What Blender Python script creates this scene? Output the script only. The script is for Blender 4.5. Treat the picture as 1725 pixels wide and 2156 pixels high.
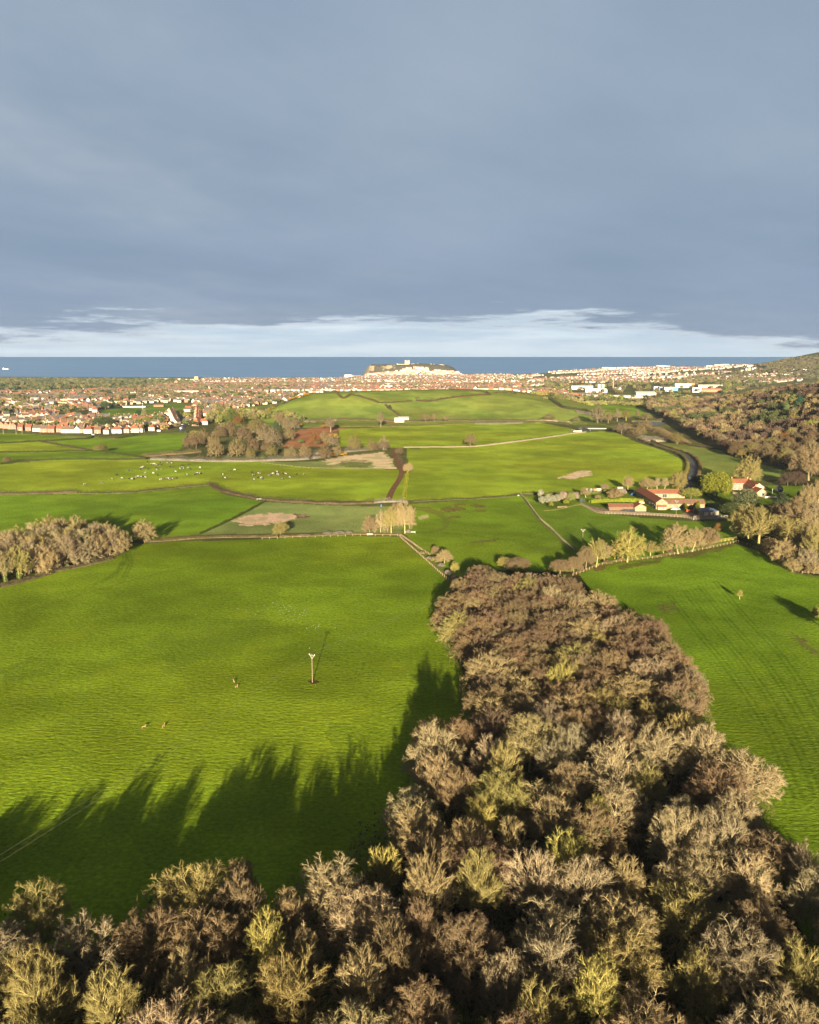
import bpy, math, random
import numpy as np
from mathutils import Vector
scene = bpy.context.scene
for o in list(bpy.data.objects): bpy.data.objects.remove(o)
R = math.radians
# ---------------------------------------------------------------- camera
CAM_H = 100.0; PITCH = 9.74; FPX = 1919.0; CX, CY = 862.5, 1078.0   # picture measured on a 1725 x 2156 grid
cam_d = bpy.data.cameras.new('camera'); cam = bpy.data.objects.new('camera', cam_d)
scene.collection.objects.link(cam); scene.camera = cam
cam.location = (0, 0, CAM_H); cam.rotation_euler = (R(90 - PITCH), R(0), 0)
cam_d.sensor_fit = 'HORIZONTAL'; cam_d.sensor_width = 36; cam_d.lens = 36 * FPX / 1725
cam_d.clip_start = 1; cam_d.clip_end = 300000
# ---------------------------------------------------------------- sun and sky
SUN_EL, SUN_AZ = 9.6, 0.0         # light travels towards +Y (away from the camera), a touch to +X
sun_d = bpy.data.lights.new('sun', 'SUN'); sun = bpy.data.objects.new('sun', sun_d)
scene.collection.objects.link(sun)
sun_d.energy = 5.0; sun_d.angle = R(0.5); sun_d.color = (1.0, 0.84, 0.58)
sun.rotation_euler = Vector((math.sin(R(SUN_AZ)) * math.cos(R(SUN_EL)), math.cos(R(SUN_AZ)) * math.cos(R(SUN_EL)), -math.sin(R(SUN_EL)))).to_track_quat('-Z', 'Y').to_euler()
world = bpy.data.worlds.new('World'); scene.world = world; world.use_nodes = True
vs = scene.view_settings; vs.view_transform = 'Standard'; vs.look = 'None'; vs.exposure = 2.12; vs.gamma = 1.0

class NT:
    """tiny node-graph helper"""
    def __init__(s, tree): s.t = tree; s.n = tree.nodes; s.l = tree.links
    def new(s, typ, ins=None, **kw):
        n = s.n.new(typ)
        for k, v in kw.items(): setattr(n, k, v)
        for k, v in (ins or {}).items(): s.put(n, k, v)
        return n
    def put(s, n, k, v):
        if isinstance(v, bpy.types.NodeSocket): s.l.new(v, n.inputs[k])
        elif isinstance(v, bpy.types.Node): s.l.new(v.outputs[0], n.inputs[k])
        else:
            if isinstance(v, tuple) and len(v) == 3 and n.inputs[k].type == 'RGBA': v = v + (1,)
            n.inputs[k].default_value = v
    def math(s, op, a, b=0.0, c=None, clamp=False):
        n = s.new('ShaderNodeMath', {0: a, 1: b}, operation=op, use_clamp=clamp)
        if c is not None: s.put(n, 2, c)
        return n.outputs[0]
    def noise(s, vec, scale, detail=4, rough=.55, lac=2.0):
        return s.new('ShaderNodeTexNoise', {'Vector': vec, 'Scale': scale, 'Detail': detail, 'Roughness': rough, 'Lacunarity': lac}).outputs[0]
    def mapr(s, v, a, b, c=0.0, d=1.0, smooth=True):
        return s.new('ShaderNodeMapRange', {0: v, 1: a, 2: b, 3: c, 4: d}, interpolation_type='SMOOTHSTEP' if smooth else 'LINEAR').outputs[0]
    def mix(s, f, a, b, mode='MIX'):
        n = s.new('ShaderNodeMix', data_type='RGBA', blend_type=mode)
        for k, v in ((0, f), (6, a), (7, b)): s.put(n, k, v)
        return n.outputs[2]
    def scalev(s, vec, x, y, z):
        return s.new('ShaderNodeVectorMath', {0: vec, 1: (x, y, z)}, operation='MULTIPLY').outputs[0]

w = NT(world.node_tree); w.n.clear()
sky = w.new('ShaderNodeTexSky', sky_type='NISHITA', sun_disc=False, sun_elevation=R(SUN_EL), sun_rotation=R(180 + SUN_AZ), altitude=100)
tc = w.new('ShaderNodeTexCoord'); d = tc.outputs['Generated']
sep = w.new('ShaderNodeSeparateXYZ', {0: d}); Z = sep.outputs[2]; X_ = sep.outputs[0]
den = w.math('ADD', w.math('MAXIMUM', Z, 0.0), 0.045)
u = w.math('DIVIDE', sep.outputs[0], den); v = w.math('DIVIDE', sep.outputs[1], den)
plane = w.new('ShaderNodeCombineXYZ', {0: u, 1: v, 2: 0.0}).outputs[0]
big = w.noise(plane, 0.28, 3, .5); rot = w.new('ShaderNodeVectorRotate', {'Vector': plane, 'Angle': .55}, rotation_type='Z_AXIS').outputs[0]
med = w.noise(w.scalev(rot, 1.0, .42, 1), 0.75, 6, .60)
streak = w.noise(w.scalev(d, 4.5, 2.0, 46.0), 1.0, 7, .66)        # long flat cloud bars low over the sea
azn = w.noise(w.scalev(d, 2.6, 0.0, 0.0), 1.0, 2, .5)
# cloud body colour
c1 = w.mix(w.mapr(big, .30, .70), (.106, .149, .212), (.138, .182, .243))
c1 = w.mix(w.mapr(med, .36, .74, 0, .40), c1, (.190, .235, .300))
soft = w.noise(w.scalev(plane, .8, .40, 1), 0.6, 5, .58)
c1 = w.mix(w.math('MULTIPLY', w.mapr(soft, .40, .70, 0, .65), w.mapr(X_, .25, -.35)), c1, (.225, .262, .315))
# rain-heavy base of the bank just above the clear strip
base = w.math('MULTIPLY', w.mapr(Z, .20, .07), w.mapr(big, .3, .65, .35, .85))
c1 = w.mix(w.math('MULTIPLY', base, .55), c1, (.082, .128, .220))
c1 = w.mix(w.mapr(Z, .34, .50), c1, (.050, .058, .074))            # sky above the frame, darkened to weaken the fill light
# edge of the bank: the clear strip beneath
edge = w.math('ADD', w.math('ADD', Z, w.math('MULTIPLY', w.math('SUBTRACT', streak, .5), -.12)), w.math('MULTIPLY', w.math('SUBTRACT', azn, .5), .03))
edge = w.math('ADD', edge, w.math('MULTIPLY', w.mapr(X_, .26, .42), .022))
edge = w.math('ADD', edge, w.math('MULTIPLY', w.mapr(X_, -.20, -.42), .016))
fclear = w.mapr(edge, .043, .020)
wisps = w.noise(w.scalev(d, 5.0, 1.0, 70.0), 1.0, 4, .6)
clear = w.mix(w.mapr(wisps, .40, .66), (.215, .290, .375), (.315, .380, .445))
clear = w.mix(w.mapr(Z, .03, .0, 0, .45), clear, (.275, .345, .425))
brightrim = w.math('MULTIPLY', w.mapr(edge, .022, .031), w.mapr(edge, .042, .032))
colr = w.mix(fclear, c1, clear)
colr = w.mix(w.math('MULTIPLY', brightrim, .30), colr, (.40, .455, .505))
nish = w.new('ShaderNodeVectorMath', {0: sky.outputs[0], 1: (.02, .02, .02)}, operation='MULTIPLY').outputs[0]
colr = w.mix(.06, colr, nish)
mul = w.new('ShaderNodeVectorMath', {0: colr, 1: (4.55, 4.4, 4.2)}, operation='MULTIPLY').outputs[0]
bg = w.new('ShaderNodeBackground', {0: mul, 1: 0.12}); ow = w.new('ShaderNodeOutputWorld', {0: bg})

# ---------------------------------------------------------------- scene-description helpers
COL = scene.collection
def tag(o, label=None, cat=None, group=None, kind=None):
    for k, v_ in (('label', label), ('category', cat), ('group', group), ('kind', kind)):
        if v_: o[k] = v_
    return o
def empty(name, loc=(0, 0, 0), rz=0.0):
    o = bpy.data.objects.new(name, None); COL.objects.link(o); o.location = loc; o.rotation_euler = (0, 0, rz); o.empty_display_size = 1
    return o
def link(name, me, parent=None, loc=(0, 0, 0), rz=0.0, color=None):
    o = bpy.data.objects.new(name, me); COL.objects.link(o); o.location = loc; o.rotation_euler = (0, 0, rz)
    if parent: o.parent = parent
    if color: o.color = tuple(color)[:3] + (1,)
    return o
def copy_tree(o, parent=None, color=None):
    c = o.copy(); COL.objects.link(c); c.parent = parent
    for ch in o.children: copy_tree(ch, c)
    return c
def mesh(name, V, F, mat=None, mi=None, smooth=False):
    """V (n,3); F (m,3) or (m,4) int array, or list of lists"""
    me = bpy.data.meshes.new(name)
    if isinstance(F, np.ndarray):
        V = np.asarray(V, dtype=np.float32); m, k = F.shape
        me.vertices.add(len(V)); me.vertices.foreach_set('co', V.ravel())
        me.loops.add(m * k); me.loops.foreach_set('vertex_index', F.astype(np.int32).ravel())
        me.polygons.add(m); me.polygons.foreach_set('loop_start', np.arange(m, dtype=np.int32) * k)
        try: me.polygons.foreach_set('loop_total', np.full(m, k, dtype=np.int32))
        except Exception: pass
    else: me.from_pydata([tuple(p) for p in V], [], F)
    for mm in (mat if isinstance(mat, (list, tuple)) else [mat]):
        if mm: me.materials.append(mm)
    if mi is not None: me.polygons.foreach_set('material_index', np.asarray(mi, dtype=np.int32))
    if smooth: me.polygons.foreach_set('use_smooth', np.ones(len(me.polygons), dtype=bool))
    me.update(calc_edges=True); me.validate()
    return me
class MB:
    """collects boxes, prisms and tubes into one mesh"""
    def __init__(s): s.V = []; s.F = []; s.M = []
    def add(s, V, F, m=0):
        b = len(s.V); s.V += [tuple(p) for p in V]; s.F += [[i + b for i in f] for f in F]; s.M += [m] * len(F); return s
    def box(s, x0, x1, y0, y1, z0, z1, m=0):
        return s.add([(x0,y0,z0),(x1,y0,z0),(x1,y1,z0),(x0,y1,z0),(x0,y0,z1),(x1,y0,z1),(x1,y1,z1),(x0,y1,z1)],
                     [[3,2,1,0],[4,5,6,7],[0,1,5,4],[1,2,6,5],[2,3,7,6],[3,0,4,7]], m)
    def bar(s, a, b, r, n=6, m=0, r2=None):
        a = Vector(a); b = Vector(b); d_ = (b - a).normalized(); u_ = d_.orthogonal().normalized(); v_ = d_.cross(u_)
        r2 = r if r2 is None else r2
        V = [a + (u_ * math.cos(2*math.pi*i/n) + v_ * math.sin(2*math.pi*i/n)) * r for i in range(n)] + [b + (u_ * math.cos(2*math.pi*i/n) + v_ * math.sin(2*math.pi*i/n)) * r2 for i in range(n)]
        return s.add(V, [[i, (i+1) % n, n + (i+1) % n, n + i] for i in range(n)] + [list(range(n))[::-1], list(range(n, 2*n))], m)
    def gable(s, x0, x1, y0, y1, z0, h, ov=.35, th=.18, m=0):
        """pitched roof slab, ridge along x"""
        ym = (y0 + y1) / 2; k = h / (ym - y0); e = z0 - ov * k
        A = [(y0 - ov, e), (ym, z0 + h), (y1 + ov, e), (y1 + ov, e + th), (ym, z0 + h + th), (y0 - ov, e + th)]
        V = [(x0 - ov, y, z) for y, z in A] + [(x1 + ov, y, z) for y, z in A]
        return s.add(V, [[0,1,4,5][::-1],[1,2,3,4][::-1],[6,7,10,11],[7,8,9,10],[5,4,10,11],[4,3,9,10],[0,6,7,1],[1,7,8,2],[0,5,11,6],[2,8,9,3]], m)
    def hip(s, x0, x1, y0, y1, z0, h, ov=.35, m=0):
        x0 -= ov; x1 += ov; y0 -= ov; y1 += ov; q = min((y1-y0), (x1-x0)) / 2 * .95
        ym = (y0 + y1) / 2; V = [(x0,y0,z0),(x1,y0,z0),(x1,y1,z0),(x0,y1,z0),(x0+q,ym,z0+h),(x1-q,ym,z0+h)]
        return s.add(V, [[0,1,5,4],[1,2,5],[2,3,4,5],[3,0,4],[3,2,1,0]], m)
    def gwall(s, x0, x1, y0, y1, z0, z1, h, m=0):
        """walls with gable ends, ridge along x"""
        ym = (y0 + y1) / 2
        V = [(x0,y0,z0),(x1,y0,z0),(x1,y1,z0),(x0,y1,z0),(x0,y0,z1),(x1,y0,z1),(x1,y1,z1),(x0,y1,z1),(x0,ym,z1+h),(x1,ym,z1+h)]
        return s.add(V, [[3,2,1,0],[0,1,5,4],[1,2,6,9,5],[2,3,7,6],[3,0,4,8,7],[4,5,9,8],[6,7,8,9]], m)
    def me(s, name, mats, smooth=False): return mesh(name, s.V, s.F, mats, s.M, smooth)
    def build(s, name, mats, parent=None, loc=(0,0,0), rz=0.0, color=None, smooth=False):
        return link(name, s.me(name, mats, smooth), parent, loc, rz, color)
# ---------------------------------------------------------------- value noise for shaping
_rs = np.random.RandomState(7); _G = _rs.rand(256, 256)
def vnoise(x, y, s=1.0, o=0):
    x = np.asarray(x, float) / s + 17.3 * o; y = np.asarray(y, float) / s + 5.1 * o
    xi = np.floor(x).astype(int); yi = np.floor(y).astype(int); fx = x - xi; fy = y - yi
    fx = fx*fx*(3-2*fx); fy = fy*fy*(3-2*fy); g = lambda a, b: _G[a % 256, b % 256]
    return (g(xi,yi)*(1-fx)+g(xi+1,yi)*fx)*(1-fy) + (g(xi,yi+1)*(1-fx)+g(xi+1,yi+1)*fx)*fy
def fbm(x, y, s, n=4, o=0):
    t = 0; a = .5; k = 0
    for i in range(n): t = t + a * vnoise(x, y, s / 2**i, o + i); k += a; a *= .5
    return t / k
def sstep(a, b, x):
    t = np.clip((np.asarray(x, float) - a) / (b - a), 0, 1); return t * t * (3 - 2 * t)
# ---------------------------------------------------------------- height of the land
SEA = -40.0
def coast(X):
    c = np.interp(X, [-3500, -2400, -1500, -700, -330, -250, 420, 700, 1600, 2500, 4000], [5450, 5350, 5200, 5150, 5250, 5480, 5480, 5350, 5500, 5450, 5400])
    return c + 50 * (fbm(X, X * 0, 300, 3, 9) - .5)
def zf(X, Y):
    X = np.asarray(X, float); Y = np.asarray(Y, float)
    z = 1.6 * (fbm(X, Y, 220, 3, 3) - .5) * sstep(60, 500, Y) + 3 * (fbm(X, Y, 700, 2, 5) - .5) * sstep(900, 2500, Y)
    # central hill pasture
    crest = np.interp(X, [-420, -330, -283, -240, -190, -120, 0, 120, 200, 275, 350, 430], [-2, 0, 2, 10, 28.5, 33, 34, 34.5, 32, 22, 5, 0])
    cy = 1720 + 60 * np.sin(X / 160.0)
    z += crest * sstep(1375, cy, Y) ** 1.0 * (1 - sstep(cy + 40, 2250, Y))
    z += 3.5 * np.exp(-((X - 190) / 60) ** 2 - ((Y - 1560) / 90) ** 2) - 3 * np.exp(-((X - 20) / 50) ** 2 - ((Y - 1520) / 80) ** 2)
    # slow fall towards the coast on the left, rise on the right
    z += -20 * sstep(2300, 5200, Y) * (1 - sstep(200, 1300, X))
    z += 27 * sstep(3300, 5300, Y) * sstep(250, 1500, X)
    # wooded valley side on the right
    xf = np.interp(Y, [450, 650, 770, 917, 1392, 1700, 2000], [420, 345, 338, 330, 400, 440, 520])
    hc = np.interp(Y, [430, 600, 760, 1000, 1200, 1500, 1700, 1950], [0, 14, 38, 58, 62, 40, 12, 0])
    z += hc * sstep(xf, xf + 230, X) + 10 * (fbm(X, Y, 120, 3, 1) - .5) * sstep(xf, xf + 120, X) * sstep(430, 700, Y) * (1 - sstep(1600, 2000, Y))
    # high hill at the far right
    z += 148 * sstep(1180, 2250, X + 60 * (vnoise(X, Y, 260, 2) - .5)) * np.exp(-((Y - 4150) / 520.0) ** 2)
    z += 1.5 * sstep(-200, -150, X) * (1 - sstep(700, 760, Y)) * 0
    c = coast(X)
    z = z * 1.0 + (SEA - 6 - z) * sstep(c - 35, c + 40, Y)
    return z
# ---------------------------------------------------------------- picture point -> ground point
cp, sp_ = math.cos(R(PITCH)), math.sin(R(PITCH))
_t = np.concatenate([np.linspace(60, 1200, 2400), np.linspace(1201, 9000, 5200)])
def PX(x, y, h=0.0):
    """ground point whose spot h metres above the ground shows at (x, y) of the 1725 x 2156 picture"""
    dx, dy = x - CX, y - CY
    fwd = FPX * cp - dy * sp_; down = FPX * sp_ + dy * cp
    Y = _t; X = dx / fwd * Y; z = CAM_H - down / fwd * Y
    f = z - zf(X, Y) - h; i = np.argmax(f < 0)
    if f[i] >= 0: i = len(_t) - 1
    if i == 0: return Vector((float(X[0]), float(Y[0]), float(zf(X[0], Y[0]))))
    a = f[i-1] / (f[i-1] - f[i]); Yv = Y[i-1] + a * (Y[i] - Y[i-1]); Xv = dx / fwd * Yv
    return Vector((float(Xv), float(Yv), float(zf(Xv, Yv))))
def PXL(pts, h=0.0): return [PX(x, y, h) for x, y in pts]
def XY(pts, h=0.0): return np.array([(p.x, p.y) for p in PXL(pts, h)])
def ground(x, y): return float(zf(x, y))
def to_px(X, Y, z):
    dz = z - CAM_H; f_ = Y * cp - dz * sp_; dn = Y * -sp_ - dz * cp
    return CX + FPX * X / f_, CY + FPX * dn / f_
def inpoly(X, Y, P):
    P = np.asarray(P); r = np.zeros(np.shape(X), bool); n = len(P); j = n - 1
    for i in range(n):
        xi, yi = P[i]; xj, yj = P[j]
        if yi != yj:
            c = ((yi > Y) != (yj > Y)) & (X < (xj - xi) * (Y - yi) / (yj - yi) + xi); r ^= c
        j = i
    return r
def dist_line(X, Y, P):
    P = np.asarray(P); d = np.full(np.shape(X), 1e9)
    for (x0, y0), (x1, y1) in zip(P[:-1], P[1:]):
        L = (x1-x0)**2 + (y1-y0)**2 + 1e-9; t = np.clip(((X-x0)*(x1-x0)+(Y-y0)*(y1-y0))/L, 0, 1)
        d = np.minimum(d, np.hypot(X-x0-t*(x1-x0), Y-y0-t*(y1-y0)))
    return d
def smooth_line(P, step=4.0):
    """Catmull-Rom through world points (n,2)"""
    P = np.asarray(P, float); Q = np.vstack([2*P[0]-P[1], P, 2*P[-1]-P[-2]]); out = []
    for i in range(1, len(Q) - 2):
        n = max(1, int(np.hypot(*(Q[i+1]-Q[i])) / step))
        for k in range(n):
            t = k / n; a, b, c, d_ = Q[i-1], Q[i], Q[i+1], Q[i+2]
            out.append(.5*((2*b)+(c-a)*t+(2*a-5*b+4*c-d_)*t*t+(3*b-a-3*c+d_)*t**3))
    out.append(Q[-2]); return np.array(out)
# ---------------------------------------------------------------- ground sheet
rr = [6.0]
while rr[-1] < 6300:
    r_ = rr[-1]; rr.append(r_ + (6 if r_ < 90 else min(max(.9, r_ * r_ / 110000.0), 11.0)))
rr = np.array(rr); th = np.radians(np.concatenate([np.linspace(-75, -31, 60)[:-1], np.linspace(-31, 31, 760), np.linspace(31, 75, 60)[1:]]))
RRg, TH = np.meshgrid(rr, th, indexing='ij'); GX = (RRg * np.sin(TH)); GY = (RRg * np.cos(TH)); GZ = zf(GX, GY)
print('grid', GX.shape)
# colours are true ground colours (linear); grass kinds per field
def mixc(C, m, col):
    m = np.asarray(m)[..., None]; return C * (1 - m) + np.array(col) * m
LUSH = (.146, .208, .012); MID = (.152, .235, .018); BRIGHT = (.240, .305, .024); DRY = (.180, .215, .050); HILL = (.175, .220, .040)
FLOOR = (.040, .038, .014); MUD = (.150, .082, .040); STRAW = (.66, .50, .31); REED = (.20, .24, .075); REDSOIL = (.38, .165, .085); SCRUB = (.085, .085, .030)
C = np.zeros(GX.shape + (3,)); C[:] = (.10, .105, .035); ROW = np.zeros(GX.shape)
fields = [
 # polygon in picture points, colour, crop-row strength
 ([(-900,990),(-400,985),(0,978),(109,968),(316,968),(586,973),(684,985),(841,989),(860,1000),(850,1055),(790,1056),(552,1052),(439,1021),(265,1037),(163,1041),(0,1038),(-400,1045),(-900,1050)], BRIGHT, .25),
 ([(-900,1052),(0,1041),(163,1041),(265,1040),(439,1023),(476,1042),(556,1056),(418,1125),(330,1135),(260,1150),(0,1250),(-900,1400)], MID, .5),
 ([(557,1057),(700,1064),(790,1067),(870,1066),(872,1120),(840,1124),(720,1121),(560,1123),(418,1127)], REED, .9),
 ([(552,972),(640,973),(684,970),(790,953),(816,955),(836,988),(783,987),(680,987),(586,977)], REED, .4),
 ([(856,945),(974,941),(1040,936),(1138,922),(1203,912),(1268,908),(1292,908),(1343,932),(1397,949),(1438,968),(1447,983),(1440,1003),(1425,1024),(1310,1032),(1200,1036),(1096,1040),(980,1050),(892,1053),(852,1053),(862,1000)], BRIGHT, .25),
 ([(715,903),(797,900),(940,893),(1138,890),(1203,902),(1210,910),(1138,920),(1040,934),(974,940),(860,944),(826,943),(780,940),(712,940)], BRIGHT, .2),
 ([(860,1062),(1000,1052),(1096,1041.5),(1138,1097),(1178,1130),(1216,1165),(1210,1260),(940,1260),(900,1190),(858,1128),(845,1122)], (.145,.225,.016), .5),
 ([(1100,1042),(1160,1070),(1230,1056),(1255,1078),(1350,1090),(1460,1098),(1540,1098),(1562,1140),(1411,1172),(1254,1194),(1216,1163),(1138,1095)], (.155,.235,.022), .5),
 ([(1190,1212),(1254,1192),(1315,1182),(1411,1170),(1479,1158),(1550,1143),(1615,1167),(1683,1208),(1800,1215),(2500,1300),(2500,2600),(1500,2600),(1400,1500),(1150,1260)], (.130,.205,.013), .8),
 ([(1363,930),(1451,936),(1540,947),(1604,958),(1650,975),(1700,998),(1640,1010),(1600,1012),(1479,1002),(1475,978),(1431,954)], DRY, .3),
 ([(1173,841),(1295,845),(1340,850),(1441,860),(1420,868),(1387,876),(1302,876),(1240,868),(1200,858)], MID, .2),
 ([(0,912),(197,919),(238,921),(394,911),(381,945),(323,963),(190,950),(78,930)], MID, .2),
 ([(-900,905),(0,912),(190,920),(100,930),(0,932),(-900,945)], MID, .2),
 ([(-900,948),(0,934),(78,930),(190,950),(0,951),(-900,965)], BRIGHT, .2),
 ([(-900,968),(0,953),(190,951),(310,965),(109,968),(0,976),(-900,985)], MID, .2),
 ([(213,866),(240,859),(300,853),(370,850),(405,852),(395,860),(340,870),(250,876),(215,876)], (.14,.20,.03), 0),
 ([(462,874),(490,862),(552,853),(600,845),(640,838),(650,826),(740,815),(900,815),(1160,820),(1250,862),(1248,893),(1138,889),(940,893),(715,900),(560,900),(470,893)], HILL, .15),
]
for P, col, rw in fields:
    m = inpoly(GX, GY, XY(P)); C[m] = col; ROW[m] = rw
# big field on the left
bigf = inpoly(GX, GY, XY([(-900,1400),(0,1238),(116,1206),(177,1193),(238,1176),(258,1159),(269,1146),(306,1144),(586,1134),(719,1128),(841,1131),(878,1159),(909,1184),(965,1230),(1000,1330),(1040,1500),(1000,1700),(800,2400),(-900,2600)]))
C[bigf] = LUSH; ROW[bigf] = 1.0
LW = (GX, GY)
# woodland floors
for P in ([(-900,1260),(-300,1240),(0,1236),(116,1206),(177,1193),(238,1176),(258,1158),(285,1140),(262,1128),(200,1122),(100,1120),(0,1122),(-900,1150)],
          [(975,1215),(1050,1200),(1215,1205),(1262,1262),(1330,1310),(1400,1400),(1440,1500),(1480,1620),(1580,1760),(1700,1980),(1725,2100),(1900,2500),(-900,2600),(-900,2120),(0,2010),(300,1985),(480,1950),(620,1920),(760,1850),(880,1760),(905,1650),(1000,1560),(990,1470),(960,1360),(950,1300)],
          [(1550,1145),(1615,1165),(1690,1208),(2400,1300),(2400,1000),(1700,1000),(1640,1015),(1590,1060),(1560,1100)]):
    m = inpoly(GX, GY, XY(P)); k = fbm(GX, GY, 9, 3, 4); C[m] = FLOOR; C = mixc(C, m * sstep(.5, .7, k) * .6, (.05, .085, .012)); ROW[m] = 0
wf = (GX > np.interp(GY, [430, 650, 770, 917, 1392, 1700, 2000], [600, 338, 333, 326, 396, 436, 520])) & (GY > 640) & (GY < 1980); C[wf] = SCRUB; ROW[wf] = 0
for P, col in [([(1100,1043),(1150,1041),(1300,1030),(1440,1010),(1470,1000),(1560,1008),(1590,1020),(1545,1060),(1560,1095),(1530,1094),(1440,1090),(1250,1076),(1225,1058),(1160,1068)], (.115,.165,.016)), ([(1545,1046),(1550,1020),(1600,1021),(1690,1023),(1692,1048),(1640,1060),(1580,1064)], (.12,.18,.016))]:
    C[inpoly(GX, GY, XY(P))] = col
# broad natural variation of sward
n1 = sstep(.28, .72, fbm(GX, GY, 60, 4, 2))[..., None]; n2 = sstep(.25, .75, fbm(GX, GY, 14, 3, 8))[..., None]
C *= .80 + .40 * n1; C *= .88 + .24 * n2; C[..., 0] *= (.86 + .28 * fbm(GX, GY, 110, 3, 6))
near = GY < 2300
# mottled slopes of the central hill
hm = (GZ > 3) & (GY > 1350) & (GY < 2100) & (np.abs(GX) < 420)
C = mixc(C, hm * sstep(.5, .68, fbm(GX*.5, GY, 30, 4, 12)) * .45, (.17, .17, .05)); C = mixc(C, hm * sstep(.52, .7, fbm(GX, GY, 45, 3, 14)) * .4, (.07, .12, .015))
# bare, dried and darker green patches: (picture polygon, colour, amount, ragged)
patches = [
 ([(490,1094),(520,1084),(570,1079),(640,1082),(646,1088),(600,1098),(560,1107),(505,1105)], (.60,.41,.29), 1),
 ([(620,1082),(650,1083),(648,1090),(622,1092)], (.10,.062,.035), .9),
 ([(684,973),(720,962),(790,953),(814,955),(834,986),(783,986),(778,972),(740,972),(700,978)], STRAW, 1),
 ([(700,976),(740,968),(775,970),(783,986),(735,984)], (.12,.13,.035), .7),
 ([(1180,1008),(1208,992),(1240,990),(1246,997),(1214,1009)], (.66,.48,.34), 1),
 ([(600,943),(604,930),(628,905),(700,895),(716,905),(705,920),(690,930),(640,943)], REDSOIL, 1),
 ([(925,1070),(945,1066),(975,1067),(982,1073),(945,1079),(930,1075)], MUD, .85), ([(952,1062),(975,1059),(985,1063),(960,1065)], MUD, .7),
 ([(985,1062),(1018,1062),(1027,1068),(1000,1070)], MUD, .8), ([(943,1087),(968,1086),(970,1091),(945,1092)], MUD, .8), ([(870,1064),(905,1068),(938,1080),(935,1088),(905,1078),(872,1070)], MUD, .55),
 ([(880,1088),(900,1082),(905,1090),(880,1095)], STRAW, .6), ([(1000,1073),(1024,1073),(1022,1078),(1002,1077)], MUD, .6),
 ([(990,1142),(1020,1136),(1060,1134),(1040,1140),(1010,1144)], (.11,.10,.03), .8),
 ([(1236,1192),(1262,1190),(1282,1198),(1256,1204)], MUD, .85), ([(1395,1172),(1460,1160),(1530,1145),(1552,1147),(1480,1168),(1415,1180)], (.10,.085,.03), .8),
 ([(1300,1192),(1380,1178),(1400,1176),(1380,1187),(1310,1200)], (.10,.080,.03), .75),
 ([(1380,1275),(1420,1268),(1432,1285),(1400,1292)], (.11,.09,.03), .7), ([(1665,1330),(1690,1345),(1725,1375),(1715,1380),(1680,1352)], (.12,.10,.04), .8),
 ([(700,1560),(940,1400),(1000,1500),(940,1560),(760,1640)], (.08,.13,.008), .3), ([(300,1350),(430,1300),(560,1310),(500,1380),(360,1400)], (.095,.16,.016), .35), ([(0,1410),(60,1385),(130,1388),(110,1420),(0,1440)], (.08,.12,.010), .4),  # darker green patches on the big left field
 ([(645,1434),(660,1431),(674,1436),(660,1442)], (.075,.04,.015), 1),
 ([(800,891),(830,887),(846,890),(830,893)], REDSOIL, .7), ([(940,876),(980,866),(1060,880),(1000,888)], (.10,.14,.02), .5),
 ([(1180,868),(1290,866),(1170,850),(1120,846),(1180,856)], (.19,.17,.06), .5), ([(1190,845),(1280,850),(1330,848),(1220,858)], (.15,.19,.04), .5),
]
for P, col, am in patches:
    W = XY(P); cx_, cy_ = W.mean(0); sz = (np.ptp(W[:, 0]) + np.ptp(W[:, 1])) / 2
    jx = GX + (fbm(GX, GY, sz * .15, 3, 21) - .5) * sz * .22; jy = GY + (fbm(GX, GY, sz * .15, 3, 23) - .5) * sz * .22
    m = inpoly(jx, jy, W); C = mixc(C, m * am * (.62 + .38 * sstep(.35, .6, fbm(GX, GY, sz * .08 + 1, 3, 25))), col); ROW[m] *= (1 - am)
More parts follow.
